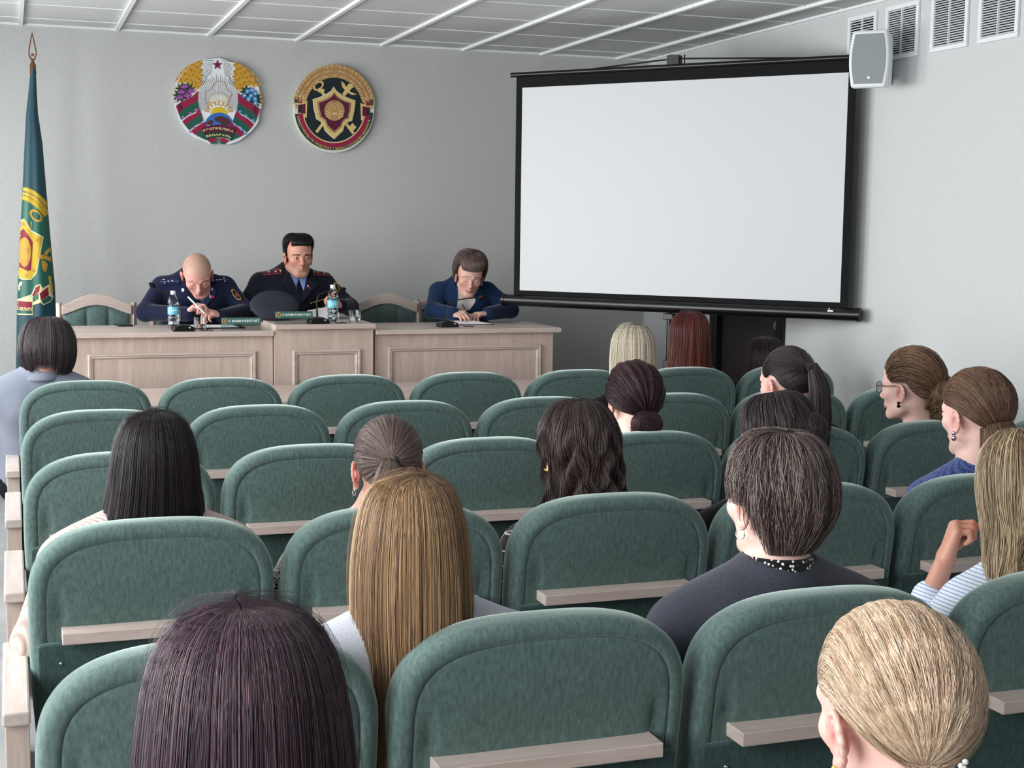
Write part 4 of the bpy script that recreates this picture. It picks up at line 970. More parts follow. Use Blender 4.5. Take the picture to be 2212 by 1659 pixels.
# ============================================================ smooth-union bodies on a rectilinear grid
def axis_pts(lo, hi, coarse, zones):
    """coordinates from lo to hi; inside each zone (a,b,step) the step is finer"""
    p = [lo]
    while p[-1] < hi:
        x = p[-1]; st = coarse
        for a, b, f in zones:
            if a-.012 <= x <= b: st = min(st, f)
        p.append(x+st)
    return np.array(p, np.float32)
class Vol:
    def __init__(s, xs, ys, zs):
        s.ax = (xs, ys, zs); s.V = np.full((len(xs), len(ys), len(zs)), .2, np.float32)
    def _sub(s, lo, hi):
        sl = []
        for a, l, h in zip(s.ax, lo, hi):
            i = max(0, np.searchsorted(a, l)-1); j = min(len(a), np.searchsorted(a, h)+1)
            if j-i < 1: return None, None
            sl.append(slice(i, j))
        X = np.meshgrid(*[a[q] for a, q in zip(s.ax, sl)], indexing='ij'); return tuple(sl), X
    def _mix(s, sl, d, k, sub):
        v = s.V[sl]
        if sub:
            d = -d; h = np.maximum(k-np.abs(v-d), 0)/k; s.V[sl] = np.maximum(v, d)+h*h*k/4
        else:
            h = np.maximum(k-np.abs(v-d), 0)/k; s.V[sl] = np.minimum(v, d)-h*h*k/4
    def cap(s, a, b, ra, rb=None, k=.02, sub=False):
        rb = ra if rb is None else rb; a = np.asarray(a, np.float32); b = np.asarray(b, np.float32); m = max(ra, rb)+k+.02
        sl, X = s._sub(np.minimum(a, b)-m, np.maximum(a, b)+m)
        if sl is None: return s
        ba = b-a; q = [X[i]-a[i] for i in range(3)]; h = np.clip((q[0]*ba[0]+q[1]*ba[1]+q[2]*ba[2])/(float(ba@ba)+1e-12), 0, 1)
        d = np.sqrt(sum((q[i]-h*ba[i])**2 for i in range(3)))-(ra+(rb-ra)*h)
        s._mix(sl, d.astype(np.float32), k, sub); return s
    def ell(s, c, r, R=None, k=.02, sub=False):
        c = np.asarray(c, np.float32); r = np.asarray(r, np.float32); m = float(r.max())+k+.02
        sl, X = s._sub(c-m, c+m)
        if sl is None: return s
        q = [X[i]-c[i] for i in range(3)]
        if R is not None: q = [sum(R[j][i]*q[j] for j in range(3)) for i in range(3)]    # R^T q
        k0 = np.sqrt(sum((q[i]/r[i])**2 for i in range(3)))+1e-9; k1 = np.sqrt(sum((q[i]/r[i]**2)**2 for i in range(3)))+1e-9
        s._mix(sl, (k0*(k0-1)/k1).astype(np.float32), k, sub); return s
    def below(s, z, k=.004):     # cut away everything under z
        s.V = np.maximum(s.V, (z-s.ax[2])[None, None, :].astype(np.float32)); return s
    def mesh(s):
        V = s.V; xs, ys, zs = s.ax; V[0], V[-1], V[:, 0], V[:, -1], V[:, :, 0], V[:, :, -1] = .1, .1, .1, .1, .1, .1
        ins = V < 0; nx, ny, nz = V.shape; C = np.zeros((nx-1, ny-1, nz-1), np.int8)
        for dx in (0, 1):
            for dy in (0, 1):
                for dz in (0, 1): C += ins[dx:nx-1+dx, dy:ny-1+dy, dz:nz-1+dz]
        act = (C > 0) & (C < 8); I, J, K_ = np.nonzero(act); n = len(I); acc = np.zeros((n, 3)); cnt = np.zeros(n)
        cs = [(0, 0, 0), (1, 0, 0), (0, 1, 0), (1, 1, 0), (0, 0, 1), (1, 0, 1), (0, 1, 1), (1, 1, 1)]
        for a in range(8):
            for b_ in range(a+1, 8):
                A, Bc = cs[a], cs[b_]
                if sum(abs(p-q) for p, q in zip(A, Bc)) != 1: continue
                va = V[I+A[0], J+A[1], K_+A[2]]; vb = V[I+Bc[0], J+Bc[1], K_+Bc[2]]; m = (va < 0) != (vb < 0)
                t = np.where(m, va/(va-vb+1e-20), 0)
                for d, (ax_, idx) in enumerate(zip((xs, ys, zs), (I, J, K_))):
                    pa, pb = ax_[idx+A[d]], ax_[idx+Bc[d]]; acc[:, d] += np.where(m, pa+(pb-pa)*t, 0)
                cnt += m
        P = acc/np.maximum(cnt, 1)[:, None]; ID = np.full(act.shape, -1, np.int32); ID[I, J, K_] = np.arange(n); Q = []
        for d in range(3):
            sl0 = [slice(1, -1)]*3; sl0[d] = slice(0, -1); sl1 = list(sl0); sl1[d] = slice(1, None)
            a = ins[tuple(sl0)]; b_ = ins[tuple(sl1)]; i, j, k = np.nonzero(a != b_); o = [i+1, j+1, k+1]; o[d] = o[d]-1
            flip = ~a[i, j, k]; u, w_ = [(1, 2), (2, 0), (0, 1)][d]
            def at(du, dw):
                q = [o[0].copy(), o[1].copy(), o[2].copy()]; q[u] = q[u]-du; q[w_] = q[w_]-dw; return ID[q[0], q[1], q[2]]
            f = np.stack([at(1, 1), at(0, 1), at(0, 0), at(1, 0)], 1); f[flip] = f[flip][:, ::-1]; Q.append(f)
        return P, np.concatenate(Q)
def Rz(a): c, s_ = math.cos(a), math.sin(a); return np.array([[c, -s_, 0], [s_, c, 0], [0, 0, 1.]])
def Rx(a): c, s_ = math.cos(a), math.sin(a); return np.array([[1, 0, 0], [0, c, -s_], [0, s_, c]])
def Ry(a): c, s_ = math.cos(a), math.sin(a); return np.array([[c, 0, s_], [0, 1, 0], [-s_, 0, c]])
D = math.radians

# ------------------------------------------------------------ head: local frame, +y face, +z up, origin at eye level
def add_head(v, C, R, o):
    """o: dict of options (fem, down, wide, nose)"""
    T = lambda *p: C+R@np.array(p, float); E_ = lambda c, r, k=.02, sub=False, Rl=None: v.ell(T(*c), r, R if Rl is None else R@Rl, k, sub)
    Cp = lambda a, b, ra, rb=None, k=.012, sub=False: v.cap(T(*a), T(*b), ra, rb, k, sub)
    f = o.get('fem', 1); w_ = o.get('wide', 1.0)
    E_((0, -.014, .034), (.0745*w_, .096, .083)); E_((0, .036, .040), (.0625*w_, .055, .058), .03)
    E_((0, .034, -.022), (.0585*w_, .056, .068), .03); E_((0, .030, -.064), ((.048 if f else .050)*w_, .052, .046), .025)
    E_((0, .074, -.097), (.019 if f else .024, .017, .017), .022)
    for s_ in (-1, 1):
        E_((s_*.042*w_, .062, -.022), (.021, .020, .019), .02); Cp((s_*.050*w_, .068, .0205), (s_*.014, .0895, .0165), .0095, .0095, .014)
        Cp((s_*.050*w_, .0, -.072), (s_*.018, .068, -.098), .016, .014, .025)
        if f == 0: Cp((s_*.045*w_, .0, -.066), (s_*.020, .066, -.100), .016, .014, .022)
    for s_ in (-1, 1): E_((s_*.0315, .098, .001), (.0155, .014, .0105), .010, True)
    for s_ in (-1, 1):     # lids over the eyeball
        if o.get('down'): E_((s_*.0315, .0815, -.001), (.0145, .0115, .0095), .004)
        else:
            Cp((s_*.018, .0905, .0022), (s_*.0315, .0945, .0064), .0038, .0036, .004); Cp((s_*.0315, .0945, .0064), (s_*.045, .087, .0030), .0034, .003, .004)
            Cp((s_*.019, .0895, -.0042), (s_*.032, .0915, -.0080), .0028, .0028, .005); Cp((s_*.032, .0915, -.0080), (s_*.044, .0855, -.003), .0028, .0028, .005)
    Cp((0, .090, .014), (0, .108, -.026), .0075, .0095, .010); E_((0, .1125, -.031), (.0105, .0105, .0095), .008)
    for s_ in (-1, 1): E_((s_*.0125, .1015, -.036), (.0072, .0085, .0062), .006)
    for s_ in (-1, 1): E_((s_*.0065, .108, -.0415), (.0032, .0042, .003), .003, True)
    Cp((0, .095, -.045), (0, .096, -.056), .008, .008, .01)
    # lips
    lk = 1.0 if f else .72
    for s_ in (-1, 1):
        Cp((0, .0985, -.0605), (s_*.013, .0955, -.0600), .0046*lk, .0041*lk, .005); Cp((s_*.013, .0955, -.0600), (s_*.0245, .0875, -.0645), .0041*lk, .0030*lk, .005)
        Cp((0, .0970, -.0710), (s_*.014, .0935, -.0700), .0054*lk, .0045*lk, .005); Cp((s_*.014, .0935, -.0700), (s_*.0235, .0870, -.0650), .0045*lk, .0030*lk, .005)
    Cp((-.0225, .0935, -.0652), (0, .1035, -.0652), .0014, .0014, .002, True); Cp((.0225, .0935, -.0652), (0, .1035, -.0652), .0014, .0014, .002, True)
    # ears
    for s_ in (-1, 1):
        oc = np.array([s_*.0735*w_, -.006, -.014]); out = np.array([s_*.86, -.42, 0]); fwd_ = np.array([s_*.42*.3, 1, 0]); fwd_ /= np.linalg.norm(fwd_)
        def ep(a, ry, rz, off): return oc+fwd_*(ry*math.cos(a))+np.array([0, 0, 1])*(rz*math.sin(a))+out*(off+.010*max(0, -math.cos(a))+.004*math.sin(a))
        v.ell(T(*(oc+out*.004)), (.0065, .0140, .0250), R@Rz(-s_*.45), .010)
        angs = [D(q) for q in (-35, 0, 30, 60, 90, 120, 150, 180, 205, 230, 250)]
        pts = [ep(a, .0165, .0300, .007) for a in angs]
        for p, q in zip(pts[:-1], pts[1:]): v.cap(T(*p), T(*q), .0036, .0036, .0045)
        pts = [ep(D(q), .0095, .0185, .006) for q in (60, 100, 140, 180, 220, 250)]
        for p, q in zip(pts[:-1], pts[1:]): v.cap(T(*p), T(*q), .0028, .0028, .004)
        v.ell(T(*(oc+np.array([0, .004, -.031])+out*.006)), (.0062, .0085, .0095), R@Rz(-s_*.45), .008)
        v.ell(T(*(oc+fwd_*.004+out*.012+np.array([0, 0, -.004]))), (.0065, .0068, .0110), R@Rz(-s_*.45), .004, True)
        v.cap(T(*(oc+fwd_*.0125+out*.004+np.array([0, 0, -.004]))), T(*(oc+fwd_*.0125+out*.004+np.array([0, 0, -.011]))), .0042, .0036, .004)
def hand(v, w_, d, n, side, curl=(.5, .5, .5, .5), thumb=.5, k=.006, size=1.0):
    """w_ wrist point, d towards fingers, n palm normal (fingers curl towards n), side=+1 thumb lies on +s = d x n"""
    d = d/np.linalg.norm(d); n = n-d*(n@d); n /= np.linalg.norm(n); s_ = np.cross(d, n)*side; z = size
    kn = []
    for i, off in enumerate((.027, .009, -.009, -.026)):
        kp = w_+d*z*(.086-.006*abs(i-1))+s_*off*z-n*.003; kn.append(kp)
        v.cap(w_+d*.01+s_*off*.55*z, kp, .0145*z, .0112*z, .012)
    for i, L in enumerate((.072, .080, .074, .058)):
        p = kn[i]; c = 0; sg = (.45, .31, .24); r = (.0088, .0082, .0074, .0064) if i < 3 else (.0076, .0070, .0064, .0056)
        for j in range(3):
            c += curl[i]*(.9, 1.15, .8)[j]; q = p+(d*math.cos(c)+n*math.sin(c)+s_*(.10-.065*i)*(1 if j == 0 else .3))*L*sg[j]*z
            v.cap(p, q, r[j]*z, r[j+1]*z, .0035); p = q
    a = w_+d*.018*z+s_*.022*z+n*.004; b = a+(d*.72+s_*(.62-.5*thumb)+n*(.15+.45*thumb))*.044*z; c = b+(d*.88+s_*(.32-.6*thumb)+n*.35*thumb)*.031*z; e = c+(d*.93+s_*(.1-.6*thumb)+n*.35*thumb)*.025*z
    v.cap(w_+d*.012+s_*.010, a, .015*z, .014*z, .012); v.cap(a, b, .0135*z, .0105*z, .008); v.cap(b, c, .0102*z, .0090*z, .004); v.cap(c, e, .0088*z, .0068*z, .004)

SKIN = dict(fair=(222, 176, 160), pink=(214, 160, 148), tan=(196, 144, 124), pale=(230, 190, 178))
def torso_pts(p):
    """main joints in world space"""
    Rt = Rz(p.get('tyaw', 0)); Sc = np.array(p['sh'], float); sw = p.get('sw', .165); Pv = np.array(p['pelvis'], float)
    J = dict(S=Sc, P=Pv, Rt=Rt, sw=sw); ux = Rt@np.array([1., 0, 0]); uy = Rt@np.array([0, 1., 0]); uz = np.array([0, 0, 1.])
    roll = p.get('troll', 0); J['ux'] = ux*math.cos(roll)+uz*math.sin(roll); J['uy'] = uy; J['uz'] = uz
    for nm, s_ in (('L', -1), ('R', 1)):
        sh = Sc+J['ux']*s_*sw-uz*p.get('slope', .040); J['sh'+nm] = sh
        J['el'+nm] = np.array(p['el'+nm], float) if 'el'+nm in p else sh+ux*s_*.055+uy*.06-uz*.25
        J['wr'+nm] = np.array(p['wr'+nm], float) if 'wr'+nm in p else J['el'+nm]-ux*s_*.10+uy*.21-uz*.03
    return J
def add_torso(v, J, g, arms=True, k=.04, wrist_cut=0):
    """g: extra thickness"""
    S_, P_, ux, uy, uz, sw = J['S'], J['P'], J['ux'], J['uy'], J['uz'], J['sw']
    v.cap(S_-ux*(sw-.02)-uz*.045, S_-ux*.03-uz*.01, .046+g, .05+g, k); v.cap(S_+ux*(sw-.02)-uz*.045, S_+ux*.03-uz*.01, .046+g, .05+g, k)
    mid = S_*.45+P_*.55
    for s_ in (-1, 1):
        v.cap(S_+ux*s_*(sw*.42)-uz*.085+uy*.01, mid+ux*s_*.058, .088+g, .082+g, k); v.cap(mid+ux*s_*.058, P_+ux*s_*.065+uz*.02, .082+g, .100+g, k)
        v.cap(S_+uz*.052-uy*.004, S_+ux*s_*(sw*.72)-uz*.018, .038+g, .034+g, .035)
    if arms:
        for nm in 'LR':
            sh, el, wr = J['sh'+nm], J['el'+nm], J['wr'+nm]; we = wr+(el-wr)/np.linalg.norm(el-wr)*wrist_cut
            ga = min(g, .013); v.cap(sh-uz*.01, el, .045+ga, .036+ga, .03); v.cap(el, we, .036+ga, .025+ga*1.2, .02)
def make_person(name, label, p):
    """builds body (one surface), clothing, trousers, eyes; returns dict with root, head frame, bvh"""
    Rh = Rz(p.get('hyaw', 0))@Rx(-p.get('hpitch', 0))@Ry(p.get('hroll', 0)); C = np.array(p['head'], float); J = torso_pts(p)
    base = np.array([J['P'][0], J['P'][1], p.get('floor', 0)]); g = p.get('girth', 0)
    root = empty('person', tuple(base), label, 'person'); info = dict(root=root, base=base, Rh=Rh, C=C, J=J)
    hr = p.get('hres', .0042)
    lo = np.minimum.reduce([J['shL'], J['shR'], J['elL'], J['elR'], J['wrL'], J['wrR'], J['P']-.12, C-.14])-.13
    hi = np.maximum.reduce([J['shL'], J['shR'], J['elL'], J['elR'], J['wrL'], J['wrR'], C+.14])+.13
    hi[2] = C[2]+.15; lo[2] = J['P'][2]-.12; hz = p.get('handres', 0)
    zones = [[(C[i]-.115, C[i]+.125, hr)] for i in range(3)]
    if hz:
        for nm in 'LR':
            if p.get('hand'+nm):
                for i in range(3): zones[i].append((J['wr'+nm][i]-.10, J['wr'+nm][i]+.10, hz))
    v = Vol(*[axis_pts(lo[i], hi[i], .0095, zones[i]) for i in range(3)])
    add_torso(v, J, g-.004)
    nb = J['S']+J['uz']*.05-J['uy']*.005; nr = .051 if p.get('fem', 1) else .056
    v.cap(C+Rh@np.array([0, -.022, -.055]), nb, nr, nr+.004, .03); v.cap(nb, J['S']-J['uz']*.02, nr+.004, nr+.01, .04)
    add_head(v, C, Rh, p)
    for nm, s_ in (('L', -1), ('R', 1)):
        H = p.get('hand'+nm); fa = J['wr'+nm]-J['el'+nm]; fa /= np.linalg.norm(fa)
        if H: hand(v, J['wr'+nm], np.array(H['d'], float), np.array(H['n'], float), H['side'], H.get('curl', (.5,)*4), H.get('thumb', .5), size=H.get('size', 1))
        else: hand(v, J['wr'+nm], fa*.9+np.array([0, 0, -.25]), np.array([0, 0, -1.])+J['uy']*.0, -s_*1, (.3, .35, .4, .45), .3, k=.006)
    V, F = v.mesh()
    q = (V-C)@Rh     # head-local coordinates
    base_c = np.array(lin(SKIN[p.get('skin', 'fair')])); Cc = np.tile(base_c, (len(V), 1)); x, y, z = q.T
    def blend(mask, rgb):
        nonlocal Cc
        Cc = Cc*(1-mask[:, None])+np.array(lin(rgb))*mask[:, None]
    g3 = lambda cx, cy, cz, sx_, sy_, sz_: np.exp(-(((np.abs(x)-cx)/sx_)**2+((y-cy)/sy_)**2+((z-cz)/sz_)**2))
    blend(.28*g3(.042, .075, -.028, .022, .03, .02), (208, 120, 112)); blend(.35*g3(0, .115, -.033, .014, .016, .012), (206, 122, 114)); blend(.6*g3(.082, -.008, -.014, .014, .022, .032), (206, 118, 108))
    lip = np.clip(1.25-np.sqrt((x/.0235)**2+((z+.0655)/.0085)**2), 0, .25)*4*(y > .078); blend(np.clip(lip, 0, 1)*(.7 if p.get('fem', 1) else .38), p.get('lips', (168, 86, 86)))
    if p.get('stubble'): blend(.35*np.clip((-.035-z)/.02, 0, 1)*(y > -.02)*(z > -.13)*(lip <= 0), (140, 108, 100))
    if p.get('scalp'):
        hl = np.clip((z-.052+.35*np.maximum(0, -(y-.06)))/.02, 0, 1)*np.clip((z+.045)/.02, 0, 1)*(np.abs(y) < .2)*(np.sqrt(x*x+y*y+z*z) < .16); blend(hl*p.get('scalp_amt', .6)*(((x/.08)**2 < 1.1)), p['scalp'])
    me = np_mesh('body', V-base, F); set_col(me, Cc); body = link_mesh('body', me, M['skin'], root, smooth=True)
    info['body'] = body; info['bvh_body'] = BVHTree.FromPolygons([Vector(t) for t in V], [tuple(f) for f in F.tolist()])
    # eyes and lashes, brows
    T = lambda *a: C+Rh@np.array(a, float)
    if not p.get('down') and p.get('face'):
        for s_ in (-1, 1):
            eb = B().ball((0, 0, 0), .0118, 20, 14); eb.v = [tuple(T(s_*.0315, .0815, .0005)+Rh@np.array(t)) for t in eb.v]
            eo = eb.obj('eye', M['white_eye'], root, base, smooth=True)
            ib = B(); g_ = np.array(p.get('gaze', (0, 1, 0)), float); g_ /= np.linalg.norm(g_); a_ = np.cross(g_, (0, 0, 1.)); a_ /= np.linalg.norm(a_); b_ = np.cross(a_, g_); c_ = np.array([s_*.0315, .0815, .0005])
            ib.add([tuple(T(*(c_+g_*.0114+(a_*math.cos(t)+b_*math.sin(t))*.0056*qq+g_*(.0006 if qq < .5 else 0)))) for qq in (0.01, 1) for t in np.linspace(0, 2*PI, 16, endpoint=False)], [(k, (k+1) % 16, 16+(k+1) % 16, 16+k) for k in range(16)])
            ib.obj('iris', M['iris'], eo, base)
    if p.get('face'):
        lb = B()
        for s_ in (-1, 1):
            if p.get('down'): pts = [(s_*(.0315+dx), .0905-abs(dx)*.22, -.0045+.0015*(abs(dx)/.014)**2) for dx in (-.014, -.007, 0, .007, .014)]
            else: pts = [(s_*(.0315+dx), .0958-abs(dx)*.30, .0036-.003*(abs(dx)/.014)**2) for dx in (-.0135, -.007, 0, .007, .0135)]
            lb.tube([T(*t) for t in pts], [.0006, .0012, .0014, .0012, .0007], 6)
        lb.obj('eyelash', M['blackm'], root, base)
    # trousers and shoes
    if p.get('legs', True):
        P_, ux, uy = J['P'], J['ux'], J['uy']; fl = base[2]
        v2 = Vol(*[axis_pts(a, b_, .016, []) for a, b_ in zip(P_-np.array([.32, .66, 0])-np.array([0, 0, P_[2]-fl+.03]), P_+np.array([.32, .66, .15]))])
        sb = B()
        for s_ in (-1, 1):
            hp = P_+ux*s_*.085; kn = hp+uy*.40+ux*s_*.02+np.array([0, 0, .0]); an = kn+uy*p.get('shin', .02); an = np.array([an[0], an[1], fl+.10])
            v2.cap(P_, hp, .10+g, .10+g, .04); v2.cap(hp, kn, .088+g, .068, .03); v2.cap(kn, an, .062, .050, .03)
            t0 = an-np.array([0, 0, .055]); sb.tube([t0-uy*.06, t0-uy*.04, t0+uy*.04-np.array([0, 0, .01]), t0+uy*.14-np.array([0, 0, .015]), t0+uy*.18-np.array([0, 0, .02])], [.02, .038, .038, .030, .012], 12)
        V2, F2 = v2.mesh(); link_mesh('trousers', np_mesh('trousers', V2-base, F2), p.get('trousers', M['trousers']), root, smooth=True)
        sb.obj('shoes', M['black'], root, base, smooth=True)
    info['fa'] = None
    return info
def make_clothes(info, p, name, m, g=.012, cut=.01, neck=.010, res=.0085, sleeves=True, extra=None, hem=None):
    J, C, Rh, base = info['J'], info['C'], info['Rh'], info['base']; g = g+p.get('girth', 0)
    lo = np.minimum.reduce([J['shL'], J['shR'], J['elL'], J['elR'], J['wrL'], J['wrR'], J['P']-.1])-.13; hi = np.maximum.reduce([J['shL'], J['shR'], J['elL'], J['elR'], J['wrL'], J['wrR']])+.13
    hi[2] = J['S'][2]+.16; lo[2] = J['P'][2]-.11
    v = Vol(*[axis_pts(lo[i], hi[i], res, []) for i in range(3)])
    add_torso(v, J, g, arms=sleeves, wrist_cut=cut)
    nb = J['S']+J['uz']*.05-J['uy']*.005; nr = .051 if p.get('fem', 1) else .056
    if extra: extra(v, J, nb, nr)
    top = C+Rh@np.array([0, -.022, -.055]); ax_ = (top-nb)/np.linalg.norm(top-nb)
    v.cap(nb+ax_*p.get('neckopen', .012), top+ax_*.1, nr+.006, nr+p.get('ncone', .05), .012, sub=True)
    V, F = v.mesh(); me = np_mesh(name, V-base, F); o = link_mesh(name, me, m, info['root'], smooth=True)
    info['bvh'] = BVHTree.FromPolygons([Vector(t) for t in V], [tuple(f) for f in F.tolist()]); info['garment'] = o
    return o
def collar_ring(info, p, name, m, r0=.058, h=.035, th=.004, open_a=.5, drop=.0, flare=.004, parent=None):
    """stand-up collar round the neck, open in front by open_a radians each side"""
    J, C, Rh, base = info['J'], info['C'], info['Rh'], info['base']; nb = J['S']+J['uz']*.05-J['uy']*.005; top = C+Rh@np.array([0, -.022, -.055]); ax_ = (top-nb)/np.linalg.norm(top-nb)
    ux = J['ux']; uy = np.cross(ax_, ux); uy /= np.linalg.norm(uy); V = []; n = 40; F = []
    for j in range(5):
        t = j/4
        for i in range(n+1):
            a = -PI/2-(PI-open_a)+2*(PI-open_a)*i/n; rr = r0+flare*(1-t)*2+.004*math.sin(PI*t)
            V.append(nb+ax_*(drop+h*t-.012*(abs(i/n-.5)*2)**2)+(ux*math.cos(a)+uy*math.sin(a))*rr)
    for j in range(4):
        for i in range(n): k = j*(n+1)+i; F.append((k, k+1, k+n+2, k+n+1))
    o = B().add(V, F).obj(name, m, parent or info['root'], base, smooth=True)
    s_ = o.modifiers.new('Solidify', 'SOLIDIFY'); s_.thickness = th; s_.offset = 1; return o
M['white_eye'] = mat('eye_white', (214, 208, 206), .15); M['iris'] = mat('iris', (26, 24, 26), .1)
M['trousers'] = mat('dark_trousers', (24, 26, 32), .9, spec=.1)
# ============================================================ hair: a shell plus many fine strands in one mesh
class Hair:
    fit = .93
    def __init__(s, info, cols, seed=1):
        s.i = info; s.V = []; s.F = []; s.C = []; s.n = 0; s.cols = [np.array(lin(c)) for c in cols]; s.g = np.random.default_rng(seed)
    def W(s, P): return s.i['C']+P@s.i['Rh'].T
    def push(s, V, F, C): s.V.append(V); s.F.append(F+s.n); s.C.append(C); s.n += len(V)
    def tubes(s, P, r, col, taper=True, local=True):
        """P (N,S,3) polylines, r radius, col (N,S,3)"""
        N, S_, _ = P.shape
        T = np.gradient(P, axis=1); T /= np.linalg.norm(T, axis=2, keepdims=True)+1e-9
        ref = P-np.array([0, -.01, -.02]); u = np.cross(T, ref); u /= np.linalg.norm(u, axis=2, keepdims=True)+1e-9; w_ = np.cross(T, u)
        prof = np.ones(S_); 
        if taper: prof = np.clip(np.minimum(np.linspace(.6, 3, S_), np.linspace(3.2, .25, S_)), .2, 1)
        rr = (r*(.75+.5*s.g.random((N, 1)))*prof)[:, :, None]
        ang = [-PI/2, -PI/2+2*PI/3, -PI/2+4*PI/3]
        R_ = np.stack([P+rr*(1.35*math.cos(a)*u+.55*math.sin(a)*w_) for a in ang], 2)         # N,S,3,3
        V = R_.reshape(-1, 3); idx = np.arange(N*S_*3).reshape(N, S_, 3); F = []
        for k in range(3):
            k2 = (k+1) % 3; F.append(np.stack([idx[:, :-1, k], idx[:, :-1, k2], idx[:, 1:, k2], idx[:, 1:, k]], -1).reshape(-1, 4))
        s.push(s.W(V) if local else V, np.concatenate(F), np.repeat(col, 3, axis=1).reshape(-1, 3) if col.ndim == 3 else np.repeat(np.repeat(col[:, None, :], S_, 1), 3, axis=1).reshape(-1, 3))
    def grid(s, P, col, closed=True):
        """P (A,S,3) surface grid; first index wraps if closed"""
        A, S_, _ = P.shape; idx = np.arange(A*S_).reshape(A, S_); nx = np.roll(idx, -1, 0) if closed else idx[1:]; cu = idx if closed else idx[:-1]
        F = np.stack([cu[:, :-1], cu[:, 1:], nx[:, 1:], nx[:, :-1]], -1).reshape(-1, 4)
        s.push(s.W(P.reshape(-1, 3)), F, np.broadcast_to(col, P.shape).reshape(-1, 3).copy())
    def color(s, N, S_, t=None, tipmix=1.0, streak=.5, part=0):
        """base->tip colours with per-strand variation; cols = [root, mid, tip, streak]"""
        c = s.cols; t = np.linspace(0, 1, S_) if t is None else t
        a = np.clip(t/.35, 0, 1)[None, :, None]; b = np.clip((t-.35)/.65, 0, 1)[None, :, None]
        base = c[0]*(1-a)+c[1]*a; base = base*(1-b*tipmix)+c[min(2, len(c)-1)]*b*tipmix
        base = np.broadcast_to(base, (N, S_, 3)).copy()
        if len(c) > 3:
            m = (s.g.random(N) < streak)[:, None, None]*np.clip(t/.15, 0, 1)[None, :, None]*.8; base = base*(1-m)+c[3]*m
        return base*(.78+.44*s.g.random((N, 1, 1)))
    def finish(s, name='hair', m=None):
        V = np.concatenate(s.V)-s.i['base']; F = np.concatenate(s.F); me = np_mesh(name, V, F); set_col(me, np.concatenate(s.C))
        return link_mesh(name, me, m or M['hair'], s.i['root'], smooth=True)
    # ---- loose hair falling from crown or parting: profile rows (z, rx, ry_back, ry_front, cx, cy)
    def loose(s, prof, N=2500, S_=18, r=.0006, part=(0, .03), hem=None, face=(62, 88), hairline=.078, clump=26, cl=.22, wav=0, wavf=3, lift=.006, rough=.004, drift=.15, endj=.06, lump=.012, face_hem=None, seedk=0):
        prof = np.array(prof, float); prof[:, 1:4] *= s.fit; prof[0, 0] = prof[1, 0]+.0015; prof[0, 1:4] = 0; L0 = np.concatenate([[0], np.cumsum(np.linalg.norm(np.diff(prof[:, :2], axis=0), axis=1))]); prof = _pchip(L0/L0[-1], prof); L = np.concatenate([[0], np.cumsum(np.linalg.norm(np.diff(prof[:, :2], axis=0), axis=1))]); L /= L[-1]; g = s.g; hairline = float(np.interp(-hairline, -prof[:, 0], L)); hemf = hem; hem = None if hemf is None else (lambda q: np.interp(-hemf(q), -prof[:, 0], L))
        ph = g.random(12)*2*PI; fr = g.integers(3, clump, 12); am = g.random(12)*.6+.4
        cph = g.random(8)*2*PI
        def lumps(a): return sum(am[k]*np.sin(fr[k]*a+ph[k]) for k in range(12))/5
        def pos(a, t, off):
            z, rx, rb, rf, cx, cy = [np.interp(t, L, _smooth(prof[:, k])) for k in range(6)]
            ca, sa = np.cos(a), np.sin(a); ry = np.where(ca > 0, rf, rb); sq = 1.0
            grow = 1+lump*lumps(a)*np.clip(t*2, 0, 1)*3
            top = np.clip(1-t/.10, 0, 1)[...]
            x = cx+(rx*grow+off)*sa; y = cy+(ry*grow+off)*ca
            x = x*(1-top)+(part[0]+.001*sa)*top; y = y*(1-top)+(cy+part[1]*ca)*top
            zz = z+off*np.clip(1-t*3, 0, 1)-.0
            if wav: 
                w_ = wav*np.clip((t-.12)*2, 0, 1); x = x+w_*np.sin(wavf*2*PI*t+3*np.sin(5*a+cph[0]))*ca; y = y+w_*np.sin(wavf*2*PI*t*1.07+3*np.sin(5*a+cph[0]))*-sa; r2 = w_*np.cos(wavf*2*PI*t*1.13+3*np.sin(7*a+cph[1])); x = x+r2*sa; y = y+r2*ca
            return np.stack([x, y, zz], -1)
        def _limit(a):
            aa = np.abs((a+PI) % (2*PI)-PI); f0, f1 = D(face[0]), D(face[1])
            lim = np.clip((aa-f0)/(f1-f0), 0, 1); lim = lim*lim*(3-2*lim); e = hairline+(1-hairline)*lim
            if hem is not None: e = np.minimum(e, hem(aa))
            return e
        A = 120; a = np.linspace(-PI, PI, A, endpoint=False)[:, None]; lim = _limit(a); tt = (np.linspace(0, 1, 40)**1.3)[None, :]*lim*.985
        P = pos(a+0*tt, tt, -.003)
        dark = s.cols[0]*.55+.0*s.cols[1]; k = np.clip(tt, 0, 1)[..., None]
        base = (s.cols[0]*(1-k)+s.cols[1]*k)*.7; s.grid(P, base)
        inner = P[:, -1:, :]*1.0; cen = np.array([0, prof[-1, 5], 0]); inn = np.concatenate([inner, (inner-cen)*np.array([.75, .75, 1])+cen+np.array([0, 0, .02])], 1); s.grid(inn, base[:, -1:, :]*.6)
        a = g.random((N, 1))*2*PI-PI; cc = (np.floor(a*clump/ (2*PI)*2+.8*np.sin(3.3*a+1))+.5-.8*np.sin(3.3*a+1))*2*PI/clump/2+.10*np.sin(7*a); lim = _limit(a)*(1+endj*(g.random((N, 1))-.5)*2*np.clip(_limit(a)*2-1, 0, 1))
        tt = (np.linspace(0, 1, S_)**1.35)[None, :]*lim; aa = a+(cc-a)*cl*tt**2+drift*(g.random((N, 1))-.5)*tt**2
